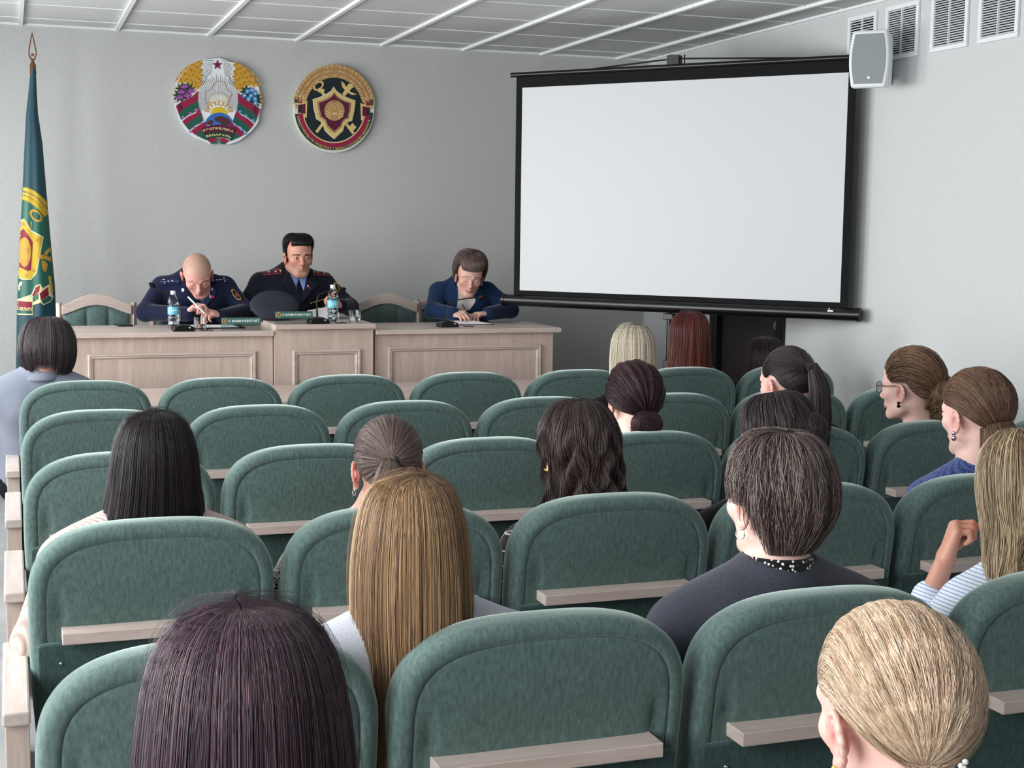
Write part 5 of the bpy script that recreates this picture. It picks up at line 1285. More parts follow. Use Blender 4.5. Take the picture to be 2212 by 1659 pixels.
        off = lift*g.random((N, 1))*np.clip(tt*4, .3, 1)+rough*(g.random((N, 1))-.3)*tt
        P = pos(aa, tt, off); s.tubes(P, r, s.color(N, S_, streak=.45))
        # a few flyaways
        n2 = N//40; a = g.random((n2, 1))*2*PI-PI; lim = _limit(a); tt = np.linspace(0, 1, S_)[None, :]*lim; P = pos(a+.5*(g.random((n2, 1))-.5)*tt, tt, .012*g.random((n2, 1))*np.sin(PI*np.linspace(0, 1, S_)[None, :])+.003); s.tubes(P, r*.55, s.color(n2, S_, streak=0))
        s.pos = pos; s.limit = _limit
    # ---- layered short hair: pieces start all over the head
    def layered(s, N, S_=9, r=.0008, length=.3, lift=.012, t0=(0, .8), arange=None, drift=.5):
        g = s.g; a = g.random((N, 1))*2*PI-PI if arange is None else arange[0]+(arange[1]-arange[0])*g.random((N, 1)); lim = s.limit(a); st = t0[0]+(t0[1]-t0[0])*g.random((N, 1)); u = np.linspace(0, 1, S_)[None, :]
        tt = np.minimum(st+length*u*(.6+.7*g.random((N, 1))), 1.02)*lim; P = s.pos(a+drift*(g.random((N, 1))-.5)*u, tt, lift*np.sin(PI*np.clip(u*.9+.1, 0, 1))*g.random((N, 1))+.003); s.tubes(P, r, s.color(N, S_, t=np.linspace(.2, .9, S_)))
    # ---- hair pulled over the skull to a tie point
    def pulled(s, tie, N=2200, S_=14, r=.0006, rad=(.0815, .104, .090), cen=(0, -.014, .034), line=None, side_part=None, loose_amt=.004, lump=.004, fuzz=40):
        g = s.g; rad = np.array(rad); cen = np.array(cen); tie = np.array(tie, float); td = (tie-cen)/rad; td /= np.linalg.norm(td)
        line = np.array(line if line is not None else [(0, .86, .50), (.40, .80, .45), (.72, .62, .32), (.86, .48, .05), (.95, .28, -.12), (1.0, .05, .02), (.99, -.22, -.10), (.90, -.38, -.42), (.62, -.58, -.70), (.25, -.70, -.80)], float)
        full = np.concatenate([line, (line*np.array([-1, 1, 1]))[::-1][:]]); full = np.concatenate([full, full[:1]]); full /= np.linalg.norm(full, axis=1, keepdims=True)
        L = np.concatenate([[0], np.cumsum(np.linalg.norm(np.diff(full, axis=0), axis=1))]); L /= L[-1]
        ph = g.random(10)*2*PI; fr = g.integers(8, 44, 10)
        def path(u, t, off):
            d0 = np.stack([np.interp(u, L, full[:, k]) for k in range(3)], -1); d0 /= np.linalg.norm(d0, axis=-1, keepdims=True)
            t_ = t[..., None]; bias = .12+1.25*np.clip(d0[..., 1:2]*.95+.10, 0, 1)*np.clip(.55+d0[..., 2:3], 0, 1.1)
            mid = d0*.55+td*.45; mid = mid+np.array([0, -.15, 1.])*bias; mid = mid/np.linalg.norm(mid, axis=-1, keepdims=True)
            d = (1-t_)**2*d0+2*t_*(1-t_)*mid*1.0+t_**2*td; d = d/np.linalg.norm(d, axis=-1, keepdims=True)
            lp = lump*sum(np.sin(fr[k]*u*2*PI+ph[k]) for k in range(10))/6*np.sin(PI*np.clip(t, 0, 1))
            sc_ = 1+(off+lp*.35)/.09; return cen+d*rad*sc_[..., None]
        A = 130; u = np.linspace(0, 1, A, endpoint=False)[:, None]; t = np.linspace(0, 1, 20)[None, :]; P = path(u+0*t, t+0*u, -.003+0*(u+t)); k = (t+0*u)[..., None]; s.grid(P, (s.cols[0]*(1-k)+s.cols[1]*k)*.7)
        u = g.random((N, 1)); t0 = np.where(g.random((N, 1)) < .6, 0, .5*g.random((N, 1))); t = t0+(1-t0)*np.linspace(0, 1, S_)[None, :]
        P = path(u+.006*np.sin(t*6+g.random((N, 1))*6), t, loose_amt*g.random((N, 1))*np.sin(PI*np.clip(t, .05, .95))+.0008); s.tubes(P, r, s.color(N, S_, t=np.linspace(.1, .8, S_)), taper=False)
        n2 = N//fuzz; u = g.random((n2, 1)); t = np.linspace(0, .8, S_)[None, :]+0*u; P = path(u+.05*(g.random((n2, 1))-.5)*t, t, .013*g.random((n2, 1))*t); s.tubes(P, r*.5, s.color(n2, S_, streak=0))
        s.tie = cen+td*rad; s.path = path
    def tail(s, pts, rads, N=900, S_=18, r=.0007, flat=1.0, spread=1.0, curl=0, curlf=3):
        """tuft along a head-local curve"""
        g = s.g; pts = np.array(pts, float); rads = np.array(rads, float); L = np.linspace(0, 1, len(pts)); u = np.linspace(0, 1, S_)
        c = np.stack([np.interp(u, L, _smooth(pts[:, k])) for k in range(3)], -1); rr = np.interp(u, L, rads)
        T = np.gradient(c, axis=0); T /= np.linalg.norm(T, axis=1, keepdims=True); X = np.cross(T, (0, 1, .2)); X /= np.linalg.norm(X, axis=1, keepdims=True); Y = np.cross(T, X)
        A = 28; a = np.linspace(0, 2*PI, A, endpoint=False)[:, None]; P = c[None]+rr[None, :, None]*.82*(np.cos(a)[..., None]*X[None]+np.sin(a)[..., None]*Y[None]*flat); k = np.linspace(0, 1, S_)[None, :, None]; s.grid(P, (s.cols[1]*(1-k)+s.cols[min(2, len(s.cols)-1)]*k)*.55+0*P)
        a = g.random((N, 1))*2*PI; q = np.sqrt(.45+.6*g.random((N, 1))); ln = 1-.22*g.random((N, 1))**2; uu = u[None, :]*ln
        ci = np.stack([np.interp(uu, u, c[:, k]) for k in range(3)], -1); ri = np.interp(uu, u, rr); Xi = np.stack([np.interp(uu, u, X[:, k]) for k in range(3)], -1); Yi = np.stack([np.interp(uu, u, Y[:, k]) for k in range(3)], -1)
        tw = a+curl*np.sin(uu*2*PI*curlf+3*np.sin(4*a)); ri = ri*q*(1+curl*.25*np.sin(uu*2*PI*curlf*1.3+5*a)); P = ci+ri[..., None]*(np.cos(tw)[..., None]*Xi+np.sin(tw)[..., None]*Yi*flat)
        s.tubes(P, r, s.color(N, S_, t=np.linspace(.4, 1, S_)))
    def bun(s, c, R, N=700, r=.0008, turns=.9, sc=(1, .8, 1)):
        g = s.g; c = np.array(c, float); sc = np.array(sc)
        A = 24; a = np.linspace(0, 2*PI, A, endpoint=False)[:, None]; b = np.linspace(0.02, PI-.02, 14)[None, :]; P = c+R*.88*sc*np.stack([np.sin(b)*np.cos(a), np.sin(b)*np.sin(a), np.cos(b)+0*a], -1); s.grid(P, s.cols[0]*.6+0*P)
        ax_ = g.normal(size=(N, 3)); ax_[:, 1] *= 2.0; ax_ /= np.linalg.norm(ax_, axis=1, keepdims=True); v0 = np.cross(ax_, g.normal(size=(N, 3))); v0 /= np.linalg.norm(v0, axis=1, keepdims=True); v1 = np.cross(ax_, v0)
        t = np.linspace(0, 2*PI*turns*.5, 14)[None, :, None]; h = (g.random((N, 1, 1))-.5)*1.2; q = np.sqrt(np.clip(1-h*h, 0, 1)); P = c+R*sc*(q*(np.cos(t)*v0[:, None]+np.sin(t)*v1[:, None])+h*ax_[:, None])*(.94+.12*g.random((N, 1, 1))); s.tubes(P, r, s.color(N, 14, t=np.linspace(.2, .9, 14)))
    def band(s, c, R, r=.004, axis=(0, -1, .3), col=(12, 12, 14)):
        ax_ = np.array(axis, float); ax_ /= np.linalg.norm(ax_); x = np.cross(ax_, (1, 0, .1)); x /= np.linalg.norm(x); y = np.cross(ax_, x); b = B(); b.tube([s.W(np.array(c)+R*(math.cos(a)*x+math.sin(a)*y)) for a in np.linspace(0, 2*PI, 20)], r, 8, caps=False)
        return b.obj('hair_tie', mat('hair_tie', col, .8), s.i['root'], s.i['base'], smooth=True)
def _smooth(a): return np.asarray(a, float)
def _pchip(x, Y, n=90):
    """smooth monotone resampling of profile rows"""
    x = np.asarray(x, float); h = np.diff(x); d = np.diff(Y, axis=0)/h[:, None]; m = np.zeros_like(Y)
    m[0], m[-1] = d[0], d[-1]
    for k in range(1, len(x)-1):
        s_ = d[k-1]*d[k] > 0; w1, w2 = 2*h[k]+h[k-1], h[k]+2*h[k-1]; m[k] = np.where(s_, (w1+w2)/(w1/np.where(s_, d[k-1], 1)+w2/np.where(s_, d[k], 1)), 0)
    q = np.linspace(0, 1, n)**1.25*x[-1]; i = np.clip(np.searchsorted(x, q, side='right')-1, 0, len(h)-1); t = ((q-x[i])/h[i])[:, None]; H = h[i][:, None]
    return (2*t**3-3*t**2+1)*Y[i]+(t**3-2*t**2+t)*H*m[i]+(-2*t**3+3*t**2)*Y[i+1]+(t**3-t**2)*H*m[i+1]
def fringe(h, xs, z0, z1, y0, y1, N, r=.0007, S_=7, sweep=0, bulge=.008):
    """strands over the forehead from the hairline down"""
    g = h.g; x = xs[0]+(xs[1]-xs[0])*g.random((N, 1)); u = np.linspace(0, 1, S_)[None, :]; ell = lambda xx: np.sqrt(np.clip(1-(xx/.088)**2, .02, 1))
    X = x+sweep*u+.006*(g.random((N, 1))-.5)*u; Z = z0+(z1-z0)*u*(.75+.35*g.random((N, 1))); Y = (y0+(y1-y0)*u)*ell(X)+bulge*np.sin(PI*u)+.003*g.random((N, 1)); h.tubes(np.stack([X, Y, Z], -1), r, h.color(N, S_, t=np.linspace(.2, .9, S_)))
def stubble(info, cols, N, test, ln=.003, r=.0004, name='hair', seed=3, down=.3):
    """very short hairs rooted on the body surface where test(x,y,z) (head local) holds"""
    g = np.random.default_rng(seed); C, Rh = info['C'], info['Rh']; R0, R1 = [], []
    while len(R0) < N:
        d = g.normal(size=3); d /= np.linalg.norm(d); st = C+Rh@(np.array([0, -.01, .02])+d*.25); hit = info['bvh_body'].ray_cast(Vector(st), Vector(-(Rh@d)))
        if hit[0] is None: continue
        q = (np.array(hit[0])-C)@Rh
        if np.linalg.norm(q) > .16 or not test(*q): continue
        nn = np.array(hit[1]); nn = nn if nn@(Rh@d) > 0 else -nn; l = ln*(.6+.8*g.random()); R0.append(np.array(hit[0])-nn*.0005)
        dr = nn*.8+Rh@np.array([0, .15, -down])+.25*g.normal(size=3); R1.append(R0[-1]+dr/np.linalg.norm(dr)*l)
    h = Hair(info, cols, seed); P = np.stack([np.array(R0), (np.array(R0)*.5+np.array(R1)*.5), np.array(R1)], 1); h.tubes(P, r, h.color(N, 3, streak=0), local=False); return h.finish(name)
def brows(info, cols, z=.024, th=.0035, N=90, ln=.006, arch_=.004):
    h = Hair(info, cols, 5); g = h.g; V = []
    for s_ in (-1, 1):
        for k in range(N):
            t = g.random(); x = s_*(.014+.036*t); zz = z+arch_*math.sin(PI*min(1, t*1.1))-.006*max(0, t-.6)+(g.random()-.5)*th*(1.3-t*.8); V.append((x, zz, s_))
    P = []
    for x, zz, s_ in V:
        st = info['C']+info['Rh']@np.array([x, .2, zz]); hit = info['bvh_body'].ray_cast(Vector(st), Vector(info['Rh']@np.array([0, -1, 0])))
        if hit[0] is None: continue
        a = np.array(hit[0])+info['Rh']@np.array([0, .0004, 0]); P.append([a, a+info['Rh']@np.array([s_*ln*.4, .0006, .0004]), a+info['Rh']@np.array([s_*ln*.85, -.0006, -.0004])])
    h.tubes(np.array(P), .00055, h.color(len(P), 3, streak=0), local=False); return h.finish('eyebrows')
# ============================================================ the audience, seen from behind
def top_at(x, y, Y): return np.array(atY(x, y, Y))
def person(label, row, xpx, ytop, yaw=0, pitch=0, roll=0, dz=.315, sh_px=None, sw=.165, girth=0, seat=None, dy=.20, **kw):
    Y = ROWY[row]+dy; t = top_at(xpx, ytop, Y); C = t-np.array([0, 0, .128]); sxx = top_at(sh_px, ytop+100, Y)[0] if sh_px is not None else C[0]
    p = dict(head=C, hyaw=D(yaw), hpitch=D(pitch), hroll=D(roll), sh=(sxx, Y-.015, t[2]-dz), sw=sw, girth=girth, pelvis=((sx(seat) if seat else sxx)*.6+sxx*.4, ROWY[row]+.30+girth, .475+girth), hres=.005)
    p.update(kw); info = make_person('person', label, p); info['p'] = p; return info, p
def cloth(name, rgb, **k): return mat(name, rgb, k.pop('rough', .9), spec=.15, noise=k.pop('noise', .12), nscale=k.pop('nscale', 220), bump=k.pop('bump', .25), bscale=k.pop('bscale', 500), sheen=.15, bdist=.002)
def ring_coll(v, J, nb, nr): 
    v.cap(nb-J['uz']*.02, nb+J['uz']*.012, nr+.022, nr+.012, .012)
LONG = [(.128, .008, .008, .008, 0, -.012), (.124, .034, .045, .045, 0, -.012), (.109, .062, .076, .068, 0, -.012), (.078, .083, .100, .086, 0, -.012), (.03, .092, .112, .094, 0, -.012), (-.03, .094, .110, .085, 0, -.012), (-.09, .092, .098, .072, 0, -.012), (-.17, .094, .090, .06, 0, -.012), (-.28, .098, .086, .05, 0, -.02)]
def earring(info, side, kind='hoop', r=.009, col='chrome', dz=-.050):
    oc = np.array([side*.083, -.004, dz]); W = lambda q: info['C']+info['Rh']@q
    b = B(); ax_ = np.array([.35*side, 1, 0]); ax_ /= np.linalg.norm(ax_)
    if kind == 'hoop': b.tube([W(oc+np.array([0, 0, -r])+r*(math.cos(a)*ax_+math.sin(a)*np.array([0, 0, 1]))) for a in np.linspace(0, 2*PI, 18)], .0013, 8, caps=False)
    else: b.ball(tuple(W(oc)), r*.5); b.ball(tuple(W(oc+np.array([0, 0, -r]))), r*.6)
    return b.obj('earring', M[col], info['root'], info['base'], smooth=True)
def glasses(info, z=.004, col='black', lens=True, r=.021, parts=(-1, 1)):
    W = lambda *q: info['C']+info['Rh']@np.array(q, float); b = B()
    for s_ in (-1, 1):
        b.tube([W(s_*.032+r*1.15*math.cos(a), .112-.010*abs(s_*.032+r*math.cos(a))/.05, z+r*.85*math.sin(a)) for a in np.linspace(0, 2*PI, 22)], .0013, 6, caps=False)
        b.tube([W(s_*.056, .103, z+.006), W(s_*.078, .07, z+.006), W(s_*.086, .0, z+.008), W(s_*.084, -.022, z-.008)], .0015, 6)
    b.tube([W(-.012, .112, z+.003), W(0, .116, z+.006), W(.012, .112, z+.003)], .0013, 6)
    fo = b.obj('glasses', M[col], info['root'], info['base'], smooth=True)
    if lens:
        lb = B()
        for s_ in (-1, 1): lb.add([tuple(W(s_*.032+r*1.1*math.cos(a), .1115-.010*abs(s_*.032+r*math.cos(a))/.05, z+r*.8*math.sin(a))) for a in np.linspace(0, 2*PI, 20, endpoint=False)], [tuple(range(20))])
        lb.obj('lens', glass_mat('lens_glass', (250, 252, 252), 0, 1.02), fo)
        for o in fo.children: o.data.transform(Matrix.Translation(-Vector(info['base'])))
    return fo
BLK = [(16, 13, 16), (26, 20, 24), (34, 26, 30), (48, 38, 42)]
DKB = [(24, 19, 20), (44, 34, 34), (56, 44, 42), (84, 70, 66)]

# --- nearest row, dark purple hair
i, p = person('person with sleek dark purple hair seen from behind at the bottom left', 6, 524, 1302, yaw=-4, pitch=6, seat=1, sw=.17)
make_clothes(i, p, 'sweater', cloth('black_knit', (18, 18, 22)), extra=ring_coll)
h = Hair(i, [(40, 27, 36), (54, 42, 52), (34, 28, 36), (104, 78, 88)], 1)
h.loose([(.128, .008, .008, .008, 0, -.012), (.124, .040, .045, .045, 0, -.012), (.109, .070, .080, .068, 0, -.012), (.078, .092, .104, .086, 0, -.012), (.03, .104, .116, .094, 0, -.012), (-.04, .112, .114, .085, 0, -.012), (-.11, .114, .106, .072, 0, -.012), (-.20, .116, .096, .06, 0, -.02), (-.34, .112, .090, .05, 0, -.02)], N=9000, S_=20, r=.0004, part=(-.004, .035), lift=.005, lump=.006, clump=30); h.finish()
# --- nearest row, blonde with a clip
i, p = person('person with smooth blonde hair in a low knot with a pearl clip, bottom right', 6, 1942, 1312, yaw=-3, pitch=8, roll=-3, seat=2, hres=.0028, face=True, skin='pale', dy=.17)
make_clothes(i, p, 'sweater', cloth('cream_knit', (150, 140, 132)), extra=ring_coll)
h = Hair(i, [(122, 96, 82), (184, 156, 130), (196, 168, 140), (230, 208, 184)], 2)
ln = [(0, .86, .50), (.42, .78, .45), (.76, .56, .32), (.90, .40, .10), (.97, .22, .0), (1.0, .0, .16), (.99, -.24, .0), (.94, -.40, -.34), (.68, -.56, -.62), (.25, -.66, -.72)]
h.pulled((-.026, -.116, -.085), N=9000, S_=16, r=.00040, rad=(.086, .108, .096), line=ln, loose_amt=.004, lump=.005, fuzz=30)
h.bun((-.036, -.138, -.105), .040, 2200, .00045, sc=(1.5, .7, .7)); h.tail([(-.02, -.14, -.10), (.02, -.152, -.115), (.055, -.14, -.15), (.07, -.12, -.22)], [.02, .028, .022, .01], N=900, r=.00045); h.tail([(-.04, -.135, -.10), (-.085, -.14, -.125), (-.10, -.13, -.18)], [.02, .022, .008], N=600, r=.00045); h.finish()
earring(i, -1, 'stud', .011, 'gold'); cb_ = B(); W = lambda *q: i['C']+i['Rh']@np.array(q, float)
for k in range(8):
    for dx in (-.0035, .0035): cb_.ball(tuple(W(-.018+.0035*k+dx*.8, -.134+.0016*k, -.074+.0062*k+dx*.5)), .0036, 8, 6)
cb_.obj('hair_clip', mat('pearl', (222, 218, 212), .2), i['root'], i['base'], smooth=True)
# --- fifth row: light brown long hair
i, p = person('person with long straight golden brown hair in a light grey sweatshirt', 5, 885, 1022, yaw=-6, pitch=4, seat=1.62, sh_px=905, sw=.185, dz=.28)
make_clothes(i, p, 'sweatshirt', cloth('grey_marl', (176, 180, 190), noise=.1), extra=ring_coll)
h = Hair(i, [(78, 60, 50), (132, 102, 76), (112, 86, 70), (190, 158, 116)], 3)
h.loose([(.128, .008, .008, .008, 0, -.012), (.124, .036, .045, .045, 0, -.012), (.109, .066, .078, .068, 0, -.012), (.078, .087, .102, .086, 0, -.012), (.03, .098, .116, .094, 0, -.012), (-.04, .106, .114, .085, 0, -.015), (-.11, .107, .108, .072, 0, -.02), (-.20, .100, .096, .06, 0, -.028), (-.30, .078, .080, .05, -.015, -.045), (-.42, .03, .034, .02, -.045, -.085)], N=8500, S_=22, r=.00045, part=(.022, .04), lift=.006, lump=.008, clump=22, cl=.40, endj=.16, rough=.012, hem=lambda a: np.where(a > 2.55, -.42, -.245-.10*np.clip((a-1.6)/.7, 0, 1))); h.finish()
# --- fifth row: short dark hair, grey cardigan
i, p = person('person with short tousled dark hair, hoop earring and charcoal grey cardigan', 5, 1678, 937, yaw=7, pitch=2, seat=3, sh_px=1672, sw=.205, girth=.018, dz=.325, hres=.0032, face=True, skin='pale')
make_clothes(i, p, 'cardigan', cloth('charcoal_knit', (64, 66, 76), noise=.2, nscale=260, bump=.4), extra=lambda v, J, nb, nr: v.cap(nb-J['uz']*.03, nb-J['uz']*.002, nr+.034, nr+.014, .014))
collar_ring(i, p, 'dotted_collar', pattern_mat('dot_fabric', 'dots', (14, 14, 18), (230, 230, 225), 130), r0=.060, h=.040, open_a=.5, drop=.008, flare=.003)
h = Hair(i, [(30, 22, 24), (58, 46, 46), (84, 70, 68), (140, 124, 118)], 4)
h.loose([(.132, .008, .008, .008, 0, -.012), (.128, .04, .05, .05, 0, -.012), (.112, .074, .086, .074, 0, -.012), (.078, .096, .110, .092, 0, -.012), (.03, .108, .122, .098, 0, -.014), (-.02, .104, .112, .085, 0, -.018), (-.06, .084, .088, .07, 0, -.02), (-.096, .058, .058, .05, 0, -.022)], N=4500, S_=12, r=.00055, part=(.03, .03), lift=.004, lump=.012, clump=17, endj=.10, face=(66, 92), hem=lambda a: .004-.104*np.clip((a-1.72)/.45, 0, 1), rough=.006)
h.layered(6500, S_=10, r=.0005, length=.42, lift=.009, t0=(.05, .66), drift=.5); h.finish(); earring(i, -1, 'hoop', .010, 'chrome')
# --- fifth row right: streaked blonde, fist at the chin
i, p = person('person with loose streaked blonde hair and blue striped shirt, fist at the chin, right edge', 5, 2225, 925, yaw=8, pitch=12, roll=4, seat=4.0, sh_px=2240, sw=.175, hres=.0035, handres=.0035, face=True, down=True, skin='tan', lips=(150, 80, 80),
    elL=(1.83, 2.56, .66), wrL=(1.875, 2.49, .905), handL=dict(d=(.25, -.12, .9), n=(.75, -.35, -.1), side=1, curl=(1.25, 1.3, 1.3, 1.3), thumb=.9, size=.95))
make_clothes(i, p, 'shirt', pattern_mat('blue_striped_cotton', 'stripe', (226, 232, 240), (142, 170, 212), 120, .8), extra=ring_coll, cut=.09)
collar_ring(i, p, 'shirt_collar', pattern_mat('blue_striped_collar', 'stripe', (226, 232, 240), (142, 170, 212), 120, .8), r0=.064, h=.034, open_a=.6, flare=.012)
h = Hair(i, [(70, 54, 48), (128, 104, 84), (186, 164, 130), (216, 198, 160)], 5)
h.loose([(r_[0], r_[1]*1.10, r_[2]*1.06, r_[3]*1.06, r_[4], r_[5]) for r_ in LONG[:-2]]+[(-.17, .104, .080, .06, 0, -.005), (-.30, .12, .070, .06, 0, .0)], N=4200, S_=18, r=.0006, part=(.0, .05), lift=.012, lump=.02, clump=16, wav=.006, wavf=2, face=(24, 44), endj=.1, rough=.02, drift=.5); h.finish()
rb_ = B(); W = lambda *q: i['C']+i['Rh']@np.array(q, float)
# --- fourth row
i, p = person('person with very long straight black hair and beige ribbed sweater in the fourth row', 4, 333, 886, yaw=-3, pitch=3, seat=1, sw=.195, girth=.016, dz=.30, sh_px=322, elL=(.03, 3.36, .64), wrL=(.16, 3.66, .62))
make_clothes(i, p, 'sweater', pattern_mat('beige_rib_knit', 'rib', (196, 178, 170), (158, 140, 134), 560), extra=ring_coll)
h = Hair(i, [(20, 16, 18), (22, 18, 22), (26, 20, 24), (40, 28, 32)], 6)
h.loose([(.128, .008, .008, .008, 0, -.012), (.124, .034, .045, .045, 0, -.012), (.109, .062, .076, .068, 0, -.012), (.078, .083, .100, .086, 0, -.012), (.03, .096, .112, .094, 0, -.012), (-.04, .104, .110, .085, -.002, -.012), (-.12, .116, .102, .072, -.006, -.012), (-.20, .132, .098, .06, -.012, -.012), (-.32, .150, .094, .05, -.016, -.02)], N=5600, S_=20, r=.0005, part=(.006, .04), lift=.006, lump=.008, clump=26, endj=.08, rough=.012); h.finish()
i, p = person('person with a brown ponytail, small hoops and speckled knit in the fourth row', 4, 838, 900, yaw=-13, pitch=2, seat=2, sw=.175, sh_px=800, dz=.315, hres=.0038, elL=(.57, 3.36, .66), skin='pink')
make_clothes(i, p, 'sweater', pattern_mat('speckled_knit', 'mottle', (26, 26, 28), (206, 206, 202), 120), extra=ring_coll)
h = Hair(i, [(52, 42, 42), (72, 60, 58), (106, 88, 80), (120, 104, 98)], 7); h.pulled((.004, -.115, .030), N=4200, r=.00055, rad=(.0835, .108, .094), loose_amt=.004, lump=.005, fuzz=16)
h.tail([(.004, -.110, .034), (.002, -.145, .020), (-.012, -.150, -.05), (-.028, -.130, -.14), (-.045, -.118, -.22)], [.014, .026, .040, .042, .026], N=1700, r=.00055, flat=.6); h.finish(); h.band((.004, -.122, .031), .0165, .0045); earring(i, -1, 'hoop', .009, 'chrome'); earring(i, 1, 'hoop', .009, 'chrome'); glasses(i, lens=False)
i, p = person('person with wavy dark brown hair, square clips and plaid shirt in the fourth row', 4, 1247, 865, yaw=0, pitch=4, seat=3, sh_px=1262, sw=.175, dz=.325, hres=.004)
make_clothes(i, p, 'plaid_shirt', pattern_mat('plaid', 'plaid', (40, 32, 36), (196, 190, 188), 26), extra=ring_coll)
h = Hair(i, [(34, 27, 29), (52, 42, 42), (62, 50, 48), (88, 72, 68)], 8)
h.loose([(.130, .008, .008, .008, 0, -.012), (.126, .036, .047, .045, 0, -.012), (.110, .068, .080, .068, 0, -.012), (.078, .090, .106, .086, 0, -.012), (.03, .104, .118, .094, 0, -.012), (-.04, .100, .112, .085, .006, -.014), (-.10, .098, .104, .072, .012, -.016), (-.17, .124, .098, .07, .010, -.02), (-.26, .150, .094, .05, .0, -.02)], N=4200, S_=26, r=.0006, part=(.006, .05), lift=.010, lump=.02, clump=18, wav=.008, wavf=5, face=(70, 100), endj=.12, rough=.02, drift=.4); h.finish()
for s_ in (-1, 1):
    cbx = B(); oc = np.array([s_*.096, -.030, -.032]) if s_ < 0 else np.array([s_*.106, -.04, -.02]); W = lambda q: i['C']+i['Rh']@(oc+np.array(q, float)); ring_ = [(0, -.012, -.014), (0, .010, -.014), (0, .010, .014), (0, -.012, .014)]
    for a_, b_ in zip(ring_, ring_[1:]+ring_[:1]): cbx.tube([W(a_), W(b_)], .003, 4)
    cbx.obj('hair_clip', M['cream_metal'] if 'cream_metal' in M else K['cream'], i['root'], i['base'])
i, p = person('person with parted dark hair and glasses half hidden in the fourth row', 4, 1680, 850, yaw=12, pitch=16, seat=4, sh_px=1665, sw=.185, dz=.32, hres=.004, face=True, down=True, skin='pale')
make_clothes(i, p, 'sweater', cloth('black_jersey', (12, 12, 16)), extra=ring_coll); glasses(i)
h = Hair(i, [(30, 24, 26), (46, 38, 40), (50, 40, 42), (78, 66, 66)], 9)
h.loose([(r_[0], r_[1]*1.10, r_[2]*1.08, r_[3]*1.06, r_[4], r_[5]) for r_ in LONG[:-2]]+[(-.15, .10, .10, .06, 0, -.02)], N=3000, S_=16, r=.0006, part=(.0, .06), lift=.010, lump=.016, clump=16, wav=.004, wavf=3, face=(62, 84), endj=.1, rough=.015, drift=.4); h.bun((.03, -.115, .01), .045, 500, .0006); h.finish()
i, p = person('person with smooth chestnut hair, drop earrings and blue tweed jacket in the fourth row', 4, 2112, 800, yaw=4, pitch=6, seat=5, sh_px=2110, sw=.175, dz=.32, hres=.0035, face=True, skin='pale')
make_clothes(i, p, 'tweed_jacket', pattern_mat('blue_tweed', 'weave', (38, 58, 124), (140, 158, 210), 190), extra=lambda v, J, nb, nr: v.cap(nb-J['uz']*.04, nb-J['uz']*.02, nr+.03, nr+.018, .014))
h = Hair(i, [(58, 42, 36), (92, 68, 54), (86, 62, 50), (126, 98, 78)], 10)
h.pulled((.0, -.105, -.07), N=3600, r=.00055, rad=(.091, .116, .100), loose_amt=.004, lump=.004, fuzz=30, line=[(0, .86, .50), (.40, .80, .45), (.74, .60, .30), (.90, .42, .02), (.99, .20, -.06), (1.0, .02, .04), (.99, -.22, -.06), (.92, -.38, -.40), (.62, -.58, -.66), (.25, -.66, -.74)])
h.tail([(.0, -.085, -.03), (0, -.100, -.08), (0, -.10, -.15), (0, -.095, -.24)], [.045, .056, .052, .04], N=2200, r=.00055); h.finish(); earring(i, -1, 'stud', .014, 'chrome')
# --- third row
i, p = person('person with a sleek high dark ponytail in profile in the third row', 3, 1702, 750, yaw=8, pitch=8, seat=5, sh_px=1730, sw=.17, dz=.315, hres=.004, face=True, skin='pale')
make_clothes(i, p, 'top', cloth('black_top', (14, 14, 18)), extra=ring_coll)
h = Hair(i, [(26, 22, 25), (34, 28, 32), (44, 34, 38), (62, 50, 54)], 11); h.pulled((-.01, -.112, .045), N=3200, r=.0006, rad=(.083, .108, .095), loose_amt=.003, lump=.003, fuzz=60)
h.tail([(-.01, -.110, .05), (.0, -.150, .05), (.004, -.172, -.02), (.006, -.165, -.12), (.01, -.15, -.24)], [.012, .022, .038, .042, .030], N=1200, r=.0006, flat=.8); h.finish(); h.band((-.01, -.122, .047), .0145, .004)
i, p = person('person with maroon-brown hair in a low curled bun and pale collar in the third row', 3, 1369, 788, yaw=-4, pitch=6, seat=3.9, sw=.17, dz=.32, hres=.004, skin='pale')
make_clothes(i, p, 'blouse', cloth('cream_blouse', (196, 186, 176)), extra=lambda v, J, nb, nr: v.cap(nb-J['uz']*.04, nb-J['uz']*.02, nr+.03, nr+.018, .014))
h = Hair(i, [(34, 22, 26), (48, 30, 34), (42, 28, 32), (70, 46, 50)], 12); h.pulled((.01, -.105, -.05), N=3000, r=.0006, rad=(.090, .112, .099), loose_amt=.010, lump=.018, fuzz=14, line=[(0, .86, .50), (.40, .80, .45), (.74, .60, .30), (.92, .42, -.12), (.99, .20, -.26), (1.0, .02, -.16), (.99, -.22, -.20), (.92, -.38, -.50), (.62, -.58, -.74), (.25, -.66, -.80)])
h.bun((.005, -.118, -.068), .046, 900, .0007, sc=(1.15, .7, .9))
h.tail([(-.03, -.09, -.08), (-.036, -.10, -.13), (-.02, -.09, -.16)], [.012, .010, .003], N=90, r=.0006, curl=1.2); h.tail([(.03, -.09, -.08), (.05, -.09, -.13), (.045, -.08, -.19)], [.012, .010, .003], N=90, r=.0006, curl=1.2); h.finish()
i, p = person('person in glasses with curly tied-back hair and black top, profile against the white wall', 3, 1968, 762, yaw=24, pitch=4, seat=6, sh_px=1990, sw=.17, dz=.32, hres=.004, face=True, skin='pale')
make_clothes(i, p, 'top', cloth('black_cotton', (12, 12, 15)), extra=ring_coll); glasses(i, r=.024)
